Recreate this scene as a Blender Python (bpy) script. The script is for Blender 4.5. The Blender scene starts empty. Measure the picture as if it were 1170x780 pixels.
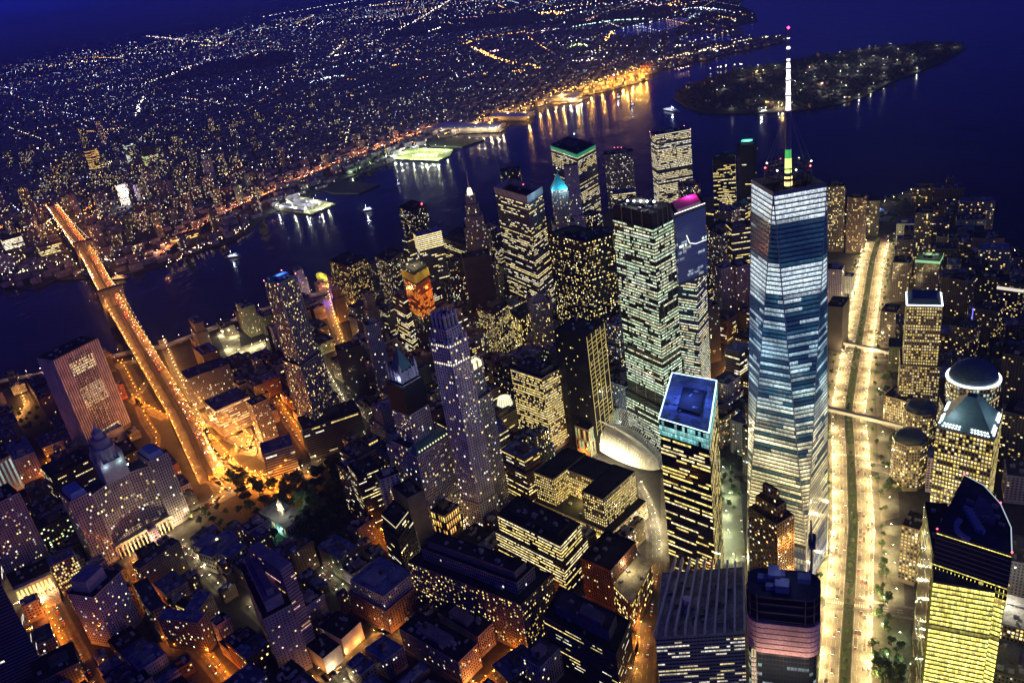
import bpy, math, random
import numpy as np
from mathutils import Matrix, Vector

PI = math.pi
random.seed(7)
RNG = np.random.default_rng(11)
S = bpy.context.scene
COL = S.collection

# ---------------------------------------------------------------- camera: a helicopter 628 m over the west side streets
CAM = np.array([71.17, 738.65, 628.3])
YAW, PITCH, ROLL, FOC = math.radians(164.793), math.radians(25.12), math.radians(-8.864), 948.43
_f = np.array([math.sin(YAW)*math.cos(PITCH), math.cos(YAW)*math.cos(PITCH), -math.sin(PITCH)])
_r = np.array([math.cos(YAW), -math.sin(YAW), 0.])
_u = np.cross(_r, _f)
CR = math.cos(ROLL)*_r + math.sin(ROLL)*_u
CU = -math.sin(ROLL)*_r + math.cos(ROLL)*_u
CF = _f

def at(px, py, z=0.):
    """a point of the photograph (1170 wide) as a place on the horizontal plane at height z"""
    d = CF + CR*(px-585)/FOC - CU*(py-390)/FOC
    t = (z-CAM[2])/d[2]
    p = CAM + t*d
    return np.array([p[0], p[1]])

def pix(x, y, z):
    d = np.array([x, y, z]) - CAM
    w = d@CF
    return 585+FOC*(d@CR)/w, 390-FOC*(d@CU)/w

cam_d = bpy.data.cameras.new('camera')
cam = bpy.data.objects.new('camera', cam_d)
COL.objects.link(cam)
cam_d.sensor_width = 36
cam_d.lens = FOC*36/1170
cam_d.clip_start = 1
cam_d.clip_end = 400000
cam.matrix_world = Matrix(((CR[0], CU[0], -CF[0], CAM[0]), (CR[1], CU[1], -CF[1], CAM[1]), (CR[2], CU[2], -CF[2], CAM[2]), (0, 0, 0, 1)))
S.camera = cam

# ---------------------------------------------------------------- materials
def new_mat(name):
    m = bpy.data.materials.new(name); m.use_nodes = True
    nt = m.node_tree
    return m, nt, nt.nodes['Principled BSDF']

def N(nt, t, **kw):
    n = nt.nodes.new(t)
    for k, v in kw.items():
        setattr(n, k, v)
    return n

def noise(nt, scale, detail=3, coord='Object', rough=.6):
    tc = N(nt, 'ShaderNodeTexCoord'); nz = N(nt, 'ShaderNodeTexNoise')
    nz.inputs['Scale'].default_value = scale; nz.inputs['Detail'].default_value = detail; nz.inputs['Roughness'].default_value = rough
    nt.links.new(tc.outputs[coord], nz.inputs['Vector'])
    return nz

def mrange(nt, sock, a, b, lo, hi):
    m = N(nt, 'ShaderNodeMapRange')
    for i, v in enumerate((a, b, lo, hi)):
        m.inputs[1+i].default_value = v
    nt.links.new(sock, m.inputs[0])
    return m.outputs[0]

def mul(nt, col, fac):
    m = N(nt, 'ShaderNodeMix', data_type='RGBA', blend_type='MULTIPLY')
    m.inputs[0].default_value = 1
    nt.links.new(col, m.inputs[6]); nt.links.new(fac, m.inputs[7])
    return m.outputs[2]

def tinted(name, scale, lo, hi, rough=.85, scale2=None, spec=.3):
    """object colour worn by two sizes of noise"""
    m, nt, b = new_mat(name)
    oi = N(nt, 'ShaderNodeObjectInfo')
    c = mul(nt, oi.outputs['Color'], mrange(nt, noise(nt, scale).outputs[0], .3, .7, lo, hi))
    if scale2:
        c = mul(nt, c, mrange(nt, noise(nt, scale2, 2).outputs[0], .35, .65, .75, 1.15))
    nt.links.new(c, b.inputs['Base Color'])
    b.inputs['Roughness'].default_value = rough
    b.inputs['Specular IOR Level'].default_value = spec
    return m

M = {}
M['wall'] = tinted('masonry', .07, .7, 1.2, .85, .9)
M['roof'] = tinted('roofing', .09, .45, 1.35, .9, .6)
M['metal'] = tinted('painted_metal', .4, .8, 1.1, .45, spec=.5)
M['stone'] = tinted('rough_stone', .2, .6, 1.2, .9, 1.5)
M['asphalt'] = tinted('asphalt', .05, .45, 1.35, .8, .5)
M['ground'] = tinted('city_ground', .01, .6, 1.3, .9, .15)
M['leaf'] = tinted('leaves', .5, .5, 1.5, .7)
M['bark'] = tinted('bark', .8, .6, 1.2, .9)

def glass_mat():
    m, nt, b = new_mat('window_glass')
    at_ = N(nt, 'ShaderNodeAttribute', attribute_name='glow')
    oi = N(nt, 'ShaderNodeObjectInfo')
    uv = N(nt, 'ShaderNodeUVMap', uv_map='UVMap')
    sx = N(nt, 'ShaderNodeSeparateXYZ'); nt.links.new(uv.outputs[0], sx.inputs[0])
    # ceilings of lit rooms are brighter than the desks, blinds and furniture break up the rest
    v = mrange(nt, sx.outputs[1], 0, 1, .55, 1.25)
    nz = noise(nt, .55, 2)
    f = N(nt, 'ShaderNodeMath', operation='MULTIPLY')
    nt.links.new(v, f.inputs[0]); nt.links.new(mrange(nt, nz.outputs[0], .3, .7, .45, 1.4), f.inputs[1])
    c = mul(nt, at_.outputs['Color'], f.outputs[0])
    nt.links.new(oi.outputs['Color'], b.inputs['Base Color'])
    nt.links.new(c, b.inputs['Emission Color'])
    b.inputs['Emission Strength'].default_value = 1
    b.inputs['Roughness'].default_value = .12
    b.inputs['Specular IOR Level'].default_value = .6
    m.cycles.emission_sampling = 'NONE'
    return m
M['glass'] = glass_mat()

_em = {}
def emis(col, st, sample=False):
    k = (col, st, sample)
    if k not in _em:
        m, nt, b = new_mat('lit_surface')
        b.inputs['Base Color'].default_value = (.1, .1, .1, 1)
        b.inputs['Emission Color'].default_value = (*col, 1)
        b.inputs['Emission Strength'].default_value = st
        m.cycles.emission_sampling = 'AUTO' if sample else 'NONE'
        _em[k] = m
    return _em[k]

# light colours
ORANGE, AMBER, WARM, YEL = (1, .30, .03), (1, .5, .12), (1, .64, .24), (1, .74, .2)
CREAM, WHITE, COOL, GREEN = (1, .83, .43), (1, .94, .78), (.72, .86, 1), (.75, 1, .72)

# ---------------------------------------------------------------- mesh helpers
def link_mesh(name, me, mats, parent=None, color=None):
    o = bpy.data.objects.new(name, me)
    COL.objects.link(o)
    for m in (mats if isinstance(mats, (list, tuple)) else [mats]):
        me.materials.append(m)
    if parent is not None:
        o.parent = parent
    if color is not None:
        o.color = (*color, 1)
    return o

class MB:
    def __init__(s):
        s.v, s.f, s.m = [], [], []
    def poly(s, pts, mi=0):
        b = len(s.v); s.v.extend([tuple(map(float, p)) for p in pts]); s.f.append(tuple(range(b, b+len(pts)))); s.m.append(mi)
    def prism(s, pg, z0, z1, mi=0, cap=True, bottom=False, top=None):
        """walls of a polygon (counter-clockwise), optionally tapering to the polygon top"""
        t = pg if top is None else top
        n = len(pg)
        for i in range(n):
            j = (i+1) % n
            s.poly([(*pg[i], z0), (*pg[j], z0), (*t[j], z1), (*t[i], z1)], mi)
        if cap: s.poly([(*p, z1) for p in t], mi)
        if bottom: s.poly([(*p, z0) for p in reversed(pg)], mi)
    def box(s, cx, cy, z0, w, d, h, a=0, mi=0):
        s.prism(rect(cx, cy, w, d, a), z0, z0+h, mi, True, True)
    def bar(s, a, b, r, mi=0, n=4, r2=None):
        a = Vector(a); b = Vector(b); d = (b-a)
        if d.length < 1e-6: return
        d.normalize(); u = d.orthogonal().normalized(); w = d.cross(u)
        r2 = r if r2 is None else r2
        ra, rb = [], []
        for k in range(n):
            t = 2*PI*(k+.5)/n; e = u*math.cos(t)+w*math.sin(t)
            ra.append(a+e*r); rb.append(b+e*r2)
        for k in range(n):
            j = (k+1) % n
            s.poly([ra[k], ra[j], rb[j], rb[k]], mi)
        s.poly(list(reversed(ra)), mi); s.poly(rb, mi)
    def lathe(s, cx, cy, prof, n=16, mi=0, cap=True):
        rings = []
        for r, z in prof:
            rings.append([(cx+r*math.cos(2*PI*k/n), cy+r*math.sin(2*PI*k/n), z) for k in range(n)])
        for a, b in zip(rings, rings[1:]):
            for k in range(n):
                j = (k+1) % n
                s.poly([a[k], a[j], b[j], b[k]], mi)
        if cap: s.poly(rings[-1], mi)
    def octa(s, x, y, z, r, mi=0, h=None):
        h = r if h is None else h
        p = [(x+r, y, z), (x, y+r, z), (x-r, y, z), (x, y-r, z)]; t = (x, y, z+h); b = (x, y, z-h)
        for k in range(4):
            j = (k+1) % 4
            s.poly([p[k], p[j], t], mi); s.poly([p[j], p[k], b], mi)
    def build(s, name, mats, parent=None, color=None, org=(0, 0, 0), smooth=False):
        me = bpy.data.meshes.new(name)
        o = org
        me.from_pydata([(x-o[0], y-o[1], z-o[2]) for x, y, z in s.v], [], s.f)
        if isinstance(mats, (list, tuple)) and len(mats) > 1:
            me.polygons.foreach_set('material_index', s.m)
        if smooth:
            me.polygons.foreach_set('use_smooth', [True]*len(s.f))
        me.update()
        return link_mesh(name, me, mats, parent, color)

def quad_mesh(name, V, G, parent=None, color=(.015, .02, .03), mat=None):
    """V (n,4,3) quads, G (n,3) light of each"""
    n = len(V)
    me = bpy.data.meshes.new(name)
    me.vertices.add(4*n); me.vertices.foreach_set('co', np.ascontiguousarray(V, np.float32).ravel())
    me.loops.add(4*n); me.loops.foreach_set('vertex_index', np.arange(4*n, dtype=np.int32))
    me.polygons.add(n); me.polygons.foreach_set('loop_start', np.arange(0, 4*n, 4, dtype=np.int32))
    me.update(calc_edges=True)
    uv = me.uv_layers.new(name='UVMap')
    uv.data.foreach_set('uv', np.tile(np.array([0, 0, 1, 0, 1, 1, 0, 1], np.float32), n))
    a = me.attributes.new('glow', 'FLOAT_COLOR', 'FACE')
    a.data.foreach_set('color', np.c_[G, np.ones(n)].astype(np.float32).ravel())
    me.validate()
    return link_mesh(name, me, mat or M['glass'], parent, color)

def rect(cx, cy, w, d, a=0):
    c, s_ = math.cos(a), math.sin(a)
    return [(cx+x*c-y*s_, cy+x*s_+y*c) for x, y in ((-w/2, -d/2), (w/2, -d/2), (w/2, d/2), (-w/2, d/2))]

def ccw(pg):
    a = sum(p[0]*q[1]-q[0]*p[1] for p, q in zip(pg, pg[1:]+pg[:1]))
    return list(pg) if a > 0 else list(reversed(pg))

def cen(pg):
    return (sum(p[0] for p in pg)/len(pg), sum(p[1] for p in pg)/len(pg))

def inset(pg, d):
    """polygon moved inwards by d (negative: outwards); pg counter-clockwise and convex"""
    n = len(pg); out = []
    for i in range(n):
        p0, p1, p2 = np.array(pg[i-1]), np.array(pg[i]), np.array(pg[(i+1) % n])
        e1 = (p1-p0)/max(1e-6, np.hypot(*(p1-p0))); e2 = (p2-p1)/max(1e-6, np.hypot(*(p2-p1)))
        n1 = np.array([-e1[1], e1[0]]); n2 = np.array([-e2[1], e2[0]])
        k = (n1+n2); k = k/max(.25, 1+n1@n2)
        out.append(tuple(p1+k*d))
    return out

def tag(o, label=None, cat=None, group=None, kind=None):
    for k, v in (('label', label), ('category', cat), ('group', group), ('kind', kind)):
        if v: o[k] = v
    return o

def empty(name, loc, label=None, cat=None, group=None):
    o = bpy.data.objects.new(name, None); COL.objects.link(o); o.location = loc
    o.empty_display_size = 1
    return tag(o, label, cat, group)

FLOOD_GAIN = 2.2
def lamp_light(parent, loc, col, power, radius=.6, name='lamp_light'):
    power *= FLOOD_GAIN
    d = bpy.data.lights.new(name, 'POINT'); d.color = col; d.energy = power; d.shadow_soft_size = radius
    o = bpy.data.objects.new(name, d); COL.objects.link(o); o.location = loc
    if parent is not None: o.parent = parent
    return o

# ---------------------------------------------------------------- windows
ST = {  # bay, storey height, window width and height as a share, lit share, how light runs, palette, brightness
 'strip':   dict(bay=2.2, fh=3.9, ww=.94, wh=.52, lit=.55, mode='floor', pal=(YEL, CREAM, CREAM, WHITE), br=1.5),
 'office':  dict(bay=3.0, fh=3.9, ww=.72, wh=.55, lit=.45, mode='floor', pal=(YEL, CREAM, YEL, WHITE), br=1.4),
 'punch':   dict(bay=2.7, fh=3.5, ww=.48, wh=.54, lit=.16, mode='point', pal=(YEL, CREAM, WARM, WHITE, CREAM, COOL, (.86, 1, .66), AMBER), br=1.35),
 'dim':     dict(bay=2.9, fh=3.5, ww=.5,  wh=.54, lit=.09, mode='point', pal=(YEL, CREAM, WARM, COOL, (.8, 1, .7)), br=1.2),
 'resi':    dict(bay=4.0, fh=3.1, ww=.6,  wh=.55, lit=.26, mode='point', pal=(YEL, WARM, WARM, CREAM), br=1.2),
 'curtain': dict(bay=3.0, fh=4.1, ww=.93, wh=.62, lit=.6, mode='floor', pal=(CREAM, GREEN, CREAM, WHITE), br=1.2),
 'full':    dict(bay=3.0, fh=3.9, ww=.62, wh=.6,  lit=.9, mode='point', pal=(YEL, CREAM, YEL), br=1.5),
 'blank':   None,
}

def lit_pattern(st, n, m, rng, fstate):
    """(n storeys, m bays) of brightness"""
    if st['mode'] == 'point':
        k = .8 if st['lit'] < .45 else 1
        L = (rng.random((n, m)) < k*st['lit']*(.35+1.3*rng.random((n, 1)))).astype(float)
    else:
        L = np.zeros((n, m))
        for f in range(n):
            p = fstate[f % len(fstate)]
            i = 0
            while i < m:
                k = int(rng.integers(2, 7))
                if rng.random() < p: L[f, i:i+k] = .75+.5*rng.random()
                i += k
        L *= (rng.random((n, m)) > .08)
    if st['mode'] == 'point' and st['lit'] < .6:
        return L*np.minimum(2.4, rng.lognormal(-.35, .75, (n, m)))
    return L*(.4+.75*rng.random((n, m)))

def floor_states(st, rng, n=120):
    s = np.clip(rng.choice([.55, .95, .99, .99] if st['lit'] > 1 else [.04, st['lit'], st['lit'], min(.97, st['lit']*1.7)], n)+rng.normal(0, .08, n), .01, .99)
    if st['lit'] > .5:
        s[rng.random(n) < .05] = .03
    return s

def facet(acc, p0, q0, p1, q1, z0, z1, st, rng, fstate, litf=None, pal=None, off=.15):
    """windows over one wall whose foot runs p0-q0 and whose head runs p1-q1"""
    p0, q0, p1, q1 = (np.array(a, float) for a in (p0, q0, p1, q1))
    H = z1-z0
    n = int(H/st['fh'])
    if n < 1: return
    fh = H/n
    mm = int(max(np.hypot(*(q0-p0)), np.hypot(*(q1-p1)))/st['bay'])
    if mm < 1: return
    L = lit_pattern(st, n, mm, rng, fstate)
    pal = np.array(pal or st['pal'])
    for f in range(n):
        za, zb = z0+fh*(f+.5-st['wh']/2), z0+fh*(f+.5+st['wh']/2)
        ta, tb = (za-z0)/H, (zb-z0)/H
        pa, qa, pb, qb = p0+(p1-p0)*ta, q0+(q1-q0)*ta, p0+(p1-p0)*tb, q0+(q1-q0)*tb
        ln = np.hypot(*(qa-pa)); m = int(min(ln, np.hypot(*(qb-pb)))/st['bay'])
        if m < 1: continue
        e = (qa-pa)/ln; nn = np.array([e[1], -e[0]])*off
        c = (np.arange(m)+.5)/m; h = st['ww']/2/m
        a0, a1 = c-h, c+h
        V = np.zeros((m, 4, 3))
        V[:, 0, :2] = pa+np.outer(a0, qa-pa)+nn; V[:, 1, :2] = pa+np.outer(a1, qa-pa)+nn
        V[:, 2, :2] = pb+np.outer(a1, qb-pb)+nn; V[:, 3, :2] = pb+np.outer(a0, qb-pb)+nn
        V[:, :2, 2] = za; V[:, 2:, 2] = zb
        l = L[f, :m].copy()
        if litf is not None: l = litf(l, za, c, rng)
        if st['mode'] == 'floor':
            cc = pal[rng.integers(len(pal))][None].repeat(m, 0)*.75+pal[rng.integers(len(pal), size=m)]*.25
        else:
            cc = pal[rng.integers(len(pal), size=m)]
        if 'dimtint' in st: cc = np.where((l < .16)[:, None], cc*np.array(st['dimtint']), cc)  # tint of the faint glow that unlit panes carry for reflections
        acc[0].append(V); acc[1].append(cc*(l*st['br'])[:, None])

WINDOWS_TOTAL = [0]
def flush_windows(acc, root, color=(.015, .02, .03), name='window_grid'):
    if not acc[0]: return None
    V = np.concatenate(acc[0]); G = np.concatenate(acc[1])
    V = V-np.array(root.location)[None, None]
    WINDOWS_TOTAL[0] += len(V)
    o = quad_mesh(name, V, G, root, color)
    if len(V) > 12: o['kind'] = 'stuff'
    return o
# ---------------------------------------------------------------- buildings
LIME, PALE, BRICK, BROWN, TAN, GREY, DARK, BLACK = (.36, .31, .29), (.5, .47, .46), (.17, .08, .055), (.12, .09, .075), (.26, .2, .15), (.2, .2, .205), (.05, .05, .055), (.014, .014, .016)
ROOF_BLUE, ROOF_DARK, ROOF_GREY = (.16, .16, .17), (.03, .03, .033), (.09, .09, .095)
FOOT = []      # what stands where: (polygon, centre, radius, height)
GUARD = []     # places on the facades of the large buildings which lower neighbours must not hide
REFS = []      # (x, y, short phrase) for the labels of the small neighbours

def unit(v):
    v = np.array(v, float); return v/np.hypot(*v)

def rect2(A, B, h, d):
    a, b = at(*A, h), at(*B, h)
    e = unit(b-a); n = np.array([e[1], -e[0]])
    if n@(a-CAM[:2]) < 0: n = -n
    return ccw([tuple(a), tuple(b), tuple(b+n*d), tuple(a+n*d)])

def rect3(L, Mm, R, h):
    l, m, r = at(*L, h), at(*Mm, h), at(*R, h)
    return ccw([tuple(m), tuple(l), tuple(l+r-m), tuple(r)])

def foot(f, h):
    if f[0] == 2: return rect2(f[1], f[2], h, f[3])
    if f[0] == 3: return rect3(f[1], f[2], f[3], h)
    return ccw(f[1])

def st_(k, **kw):
    d = dict(ST[k]); d.update(kw); return d

def roof_mesh(pg, z, mb, par=1.1):
    ins = inset(pg, .5)
    n = len(pg)
    for i in range(n):
        j = (i+1) % n
        mb.poly([(*pg[i], z+par), (*pg[j], z+par), (*ins[j], z+par), (*ins[i], z+par)])
        mb.poly([(*ins[j], z), (*ins[i], z), (*ins[i], z+par), (*ins[j], z+par)])
    mb.poly([(*p, z) for p in ins])

_UNIT = []
def roof_units(roof, org, pg, z, rng, k, color=(.34, .34, .36)):
    """fans and boxes standing about a roof, each a part of it"""
    if not _UNIT:
        mb = MB(); mb.box(0, 0, 0, .92, .92, .86); mb.box(0, 0, .86, 1, 1, .14); mb.lathe(0, 0, [(.3, 1), (.3, 1.18), (.22, 1.2)], 10)
        o = mb.build('roof_unit', M['metal']); COL.objects.unlink(o); _UNIT.append(o)
    c = np.array(cen(pg))-np.array(org[:2]); e = unit(np.array(pg[1])-np.array(pg[0])); a = math.atan2(e[1], e[0])
    w = np.hypot(*(np.array(pg[1])-pg[0])); d = np.hypot(*(np.array(pg[2])-pg[1]))
    for _ in range(k):
        x, y = (rng.random(2)-.5)*.74
        p = c+e*x*w+np.array([-e[1], e[0]])*y*d
        o = _UNIT[0].copy(); COL.objects.link(o); o.parent = roof; o.location = (p[0], p[1], z); o.rotation_euler = (0, 0, a)
        o.scale = (1.5+rng.random()*4, 1.5+rng.random()*3, 1+rng.random()*2.2); o.color = (*color, 1)

def machinery(pg, z, rng, k, scale=1.):
    """fans, ducts and boxes on a roof"""
    mb = MB(); c = np.array(cen(pg)); e = unit(np.array(pg[1])-np.array(pg[0])); a = math.atan2(e[1], e[0])
    w = np.hypot(*(np.array(pg[1])-pg[0])); d = np.hypot(*(np.array(pg[2])-pg[1]))
    for _ in range(k):
        x, y = (rng.random(2)-.5)*.74
        p = c+e*x*w+np.array([-e[1], e[0]])*y*d
        mb.box(p[0], p[1], z, 1.5+rng.random()*4*scale, 1.5+rng.random()*3*scale, 1+rng.random()*2.2*scale, a)
    return mb

def water_tank(root, x, y, z, org=None, r=2.1):
    mb = MB()
    for k in range(4):
        dx, dy = r*.7*math.cos(PI/4+k*PI/2), r*.7*math.sin(PI/4+k*PI/2)
        mb.bar((x+dx, y+dy, z), (x+dx, y+dy, z+3.2), .18, 0)
    mb.lathe(x, y, [(0, z+3), (r, z+3), (r*.96, z+7), (r*1.05, z+7.05), (0.05, z+8.6)], 12, 0)
    return mb.build('water_tank', M['bark'], root, (.09, .06, .04), org or root.location)

def building(name, label, tiers, style, wall, roofc=ROOF_DARK, glass=(.015, .02, .03), seed=0, equip=5, house=True, ribs=0., litf=None, cat='building', group=None, tank=False, pal=None, parapet=1.1, guard=True, ribcol=None, hcol=None, ledges=()):
    """tiers: [(polygon, z0, z1, style or None for the default or 'blank')]"""
    rng = np.random.default_rng(seed+101)
    c = cen(tiers[0][0])
    root = empty(name, (c[0], c[1], 0), label, cat, group)
    org = (c[0], c[1], 0)
    wm, rms, acc, rb = MB(), [], ([], []), MB()
    for t in tiers:
        pg, z0, z1 = ccw(list(map(tuple, t[0]))), t[1], t[2]
        st = t[3] if len(t) > 3 and t[3] is not None else style
        if isinstance(st, str): st = ST[st]
        wm.prism(pg, z0, z1+parapet, 0, False)
        rm = MB(); roof_mesh(pg, z1, rm, parapet); rms.append(rm)
        if st:
            fs = floor_states(st, rng)
            for i in range(len(pg)):
                p, q = pg[i], pg[(i+1) % len(pg)]
                facet(acc, p, q, p, q, z0+(4.5 if z0 < 3 else .3), z1-.4, st, rng, fs, litf, pal)
                if ribs:
                    L = math.dist(p, q); m = int(L/st['bay'])
                    if m >= 1:
                        a = math.atan2(q[1]-p[1], q[0]-p[0])
                        for k in range(m+1):
                            x, y = p[0]+(q[0]-p[0])*k/m, p[1]+(q[1]-p[1])*k/m
                            rb.box(x, y, z0, st['bay']*(1-st['ww'])*.6, ribs, z1-z0, a)
        FOOT.append((pg, np.array(cen(pg)), max(math.dist(p, cen(pg)) for p in pg), z1))
    wo = wm.build('walls', M['wall'], root, wall, org)
    for rm in rms: roof = rm.build('roof', M['roof'], root, roofc, org)
    flush_windows(acc, root, glass)
    for lz, lo in ledges:
        lm = MB(); lg = inset(ccw(list(map(tuple, tiers[0][0] if lz < tiers[0][2] else tiers[-1][0]))), -lo); lm.prism(lg, lz, lz+.8, 0, True, True); lm.build('cornice', M['wall'], root, tuple(min(.6, x*1.25) for x in wall), org)
    if rb.v: rb.build('piers', M['wall'], root, ribcol or wall, org)
    pg, z1 = ccw(list(map(tuple, tiers[-1][0]))), tiers[-1][2]
    e = np.array(pg[1])-np.array(pg[0]); a = math.atan2(e[1], e[0])
    w = math.dist(pg[0], pg[1]); d = math.dist(pg[1], pg[2]); cc = np.array(cen(pg))
    if house and min(w, d) > 9:
        mb = MB(); hh = 3.5+rng.random()*3.5
        o = (rng.random(2)-.5)*.25
        p = cc+unit(e)*o[0]*w+np.array([-unit(e)[1], unit(e)[0]])*o[1]*d
        mb.box(p[0], p[1], z1, w*(.25+.25*rng.random()), d*(.25+.25*rng.random()), hh, a)
        mb.build('penthouse', M['wall'], roof, hcol or tuple(.7*x+.02 for x in wall), org)
    if equip and min(w, d) > 8:
        if guard and equip <= 14: roof_units(roof, org, pg, z1, rng, equip)
        else: machinery(pg, z1, rng, equip, 1.35).build('roof_machinery', M['metal'], roof, (.34, .34, .36), org)['kind'] = 'stuff'
    if tank and min(w, d) > 8:
        p = cc+unit(e)*w*(rng.random()-.5)*.5+np.array([-unit(e)[1], unit(e)[0]])*d*(rng.random()-.5)*.5
        water_tank(roof, p[0], p[1], z1, org)
    if guard:
        H = max(t[2] for t in tiers)
        for k in (.45, .7, .95):
            for pgk in tiers[-1][0]:
                if (np.array(pgk)-cc)@(CAM[:2]-cc) > 0:
                    GUARD.append((pgk[0]*.8+cc[0]*.2, pgk[1]*.8+cc[1]*.2, H*k))
    return root

def H(name, label, f, h, style, wall, ref=None, podium=None, **kw):
    """one building traced by its roof edge in the photograph and its height"""
    pg = foot(f, h)
    tiers = []
    if podium:
        tiers.append((inset(pg, -podium[0]), 0, podium[1], podium[2] if len(podium) > 2 else None))
        tiers.append((pg, podium[1], h))
    else:
        tiers.append((pg, 0, h))
    kw.setdefault('seed', int(f[1][0]*7+f[1][1]) if f[0] != 'p' else len(FOOT))
    r = building(name, label, tiers, style, wall, **kw)
    if ref: REFS.append((*cen(pg), ref))
    return r, pg

def roof_block(root, pg, z0, h, s=.5, wall=GREY, off=(0, 0), name='penthouse', mat='wall'):
    """a smaller block with the plan of the roof on top of it"""
    c = cen(pg); e1 = np.array(pg[1])-pg[0]; e2 = np.array(pg[2])-pg[1]
    p2 = [(c[0]+(x-c[0])*s+e1[0]*off[0]+e2[0]*off[1], c[1]+(y-c[1])*s+e1[1]*off[0]+e2[1]*off[1]) for x, y in pg]
    mb = MB(); mb.prism(p2, z0, z0+h)
    mb.build(name, M[mat], root, wall, root.location)
    return p2

def lit_band(root, pg, z0, z1, col, st, out=.3, name='lit_crown', sample=False):
    mb = MB(); o = inset(pg, -out)
    mb.prism(o, z0, z1, 0, True, True)
    return mb.build(name, emis(col, st, sample), root, None, root.location)

def lit_edge(root, pts, r, col, st, name='edge_lights', closed=False):
    mb = MB()
    for a, b in zip(pts, pts[1:]+([pts[0]] if closed else [])):
        mb.bar(a, b, r)
    return mb.build(name, emis(col, st), root, None, root.location)

def beacon(root, x, y, z, col=(1, .05, .03), st=12, r=.9, name='beacon'):
    mb = MB(); mb.octa(x, y, z, r)
    return mb.build(name, emis(col, st), root, None, root.location)
SKY_ST, SUN_ST, HAZE, EXPO = .15, .08, 4.4e-5, 0.32
# ================================================================ water and land
def sheet(name, pg, z, mat, color=None, depth=0, kind='structure', label=None, cat=None):
    mb = MB(); pg = ccw([tuple(p) for p in pg])
    if depth: mb.prism(pg, z-depth, z)
    else: mb.poly([(*p, z) for p in pg])
    o = mb.build(name, mat, None, color)
    return tag(o, label, cat, None, kind)

def water_mat():
    m, nt, b = new_mat('river_water')
    b.inputs['Base Color'].default_value = (.003, .005, .014, 1)
    b.inputs['Roughness'].default_value = .13
    b.inputs['IOR'].default_value = 1.3; b.inputs['Specular IOR Level'].default_value = .14
    tc = N(nt, 'ShaderNodeTexCoord'); mp = N(nt, 'ShaderNodeMapping'); mp.inputs['Rotation'].default_value = (0, 0, .5); mp.inputs['Scale'].default_value = (1, .55, 1)
    nt.links.new(tc.outputs['Object'], mp.inputs[0])
    bumps = None
    for sc, st, d in ((.045, .7, 14.), (.16, .8, 3.5), (.012, .45, 40.), (.0025, .2, 120.)):
        nz = N(nt, 'ShaderNodeTexNoise'); nz.inputs['Scale'].default_value = sc; nz.inputs['Detail'].default_value = 4
        nt.links.new(mp.outputs[0], nz.inputs['Vector'])
        bp = N(nt, 'ShaderNodeBump'); bp.inputs['Strength'].default_value = st; bp.inputs['Distance'].default_value = d*.16
        nt.links.new(nz.outputs[0], bp.inputs['Height'])
        if bumps is not None: nt.links.new(bumps.outputs[0], bp.inputs['Normal'])
        bumps = bp
    nt.links.new(bumps.outputs[0], b.inputs['Normal'])
    return m
M['water'] = water_mat()
mb = MB(); R_ = 90000
mb.poly([(R_*math.cos(2*PI*k/48), R_*math.sin(2*PI*k/48), -2.5) for k in range(48)])
tag(mb.build('river', M['water']), kind='structure')

def P(*pts, z=0): return [at(*p, z) for p in pts]
manh = P((-60, 448), (0, 436), (60, 425), (120, 410), (150, 402), (185, 395), (220, 383), (262, 366), (300, 352), (345, 338), (385, 328))+[np.array(p) for p in ((770, -960), (640, -1077), (480, -1190), (300, -1290), (120, -1335), (34, -1340), (-90, -1310))]+P((985, 240), (1010, 228), (1050, 212), (1078, 222), (1100, 246), (1135, 268), (1170, 290))+[np.array(p) for p in ((-560, -560), (-520, 0), (-300, 900), (1500, 1300), (1900, 200))]
sheet('ground', manh, 0, M['ground'], (.05, .045, .045), 4)
bkl_shore = [(-120, 350), (-60, 338), (0, 328), (40, 330), (62, 320), (120, 317), (150, 311), (185, 303), (212, 291), (260, 277), (284, 265), (292, 255), (302, 248), (330, 232), (360, 220), (388, 206), (420, 195), (445, 186), (470, 172), (500, 160), (540, 148), (560, 140), (600, 127), (616, 121), (640, 115), (690, 105), (741, 91), (742, 85), (765, 78), (800, 70), (830, 62), (868, 55), (898, 47), (893, 41), (872, 44), (845, 40), (838, 31), (866, 24), (862, 14), (846, 6), (850, -2)]
far = [(860, -78), (700, -68), (500, -38), (300, -8), (150, 16), (0, 40), (-150, 62), (-300, 90), (-300, 300)]
bkl = P(*bkl_shore)+P(*far)
sheet('far_shore', bkl, 0, M['ground'], (.035, .035, .042), 4)
isl = P((770, 112), (774, 103), (800, 92), (840, 80), (870, 75), (905, 69), (960, 60), (1005, 53), (1060, 49), (1092, 48), (1104, 54), (1088, 66), (1050, 82), (1016, 95), (988, 110), (960, 119), (925, 125), (890, 128), (850, 130), (810, 130), (785, 122))
sheet('island', isl, 0, M['ground'], (.016, .02, .016), 4)
inlet = P((694, 40), (712, 31), (745, 26), (778, 20), (790, 22), (770, 34), (742, 38), (715, 42))
sheet('bay_inlet', inlet, .6, M['water'])
inlet2 = P((838, 40), (800, 38), (772, 44), (790, 49), (840, 47), (870, 46))
sheet('bay_inlet', inlet2, .6, M['water'])

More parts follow.
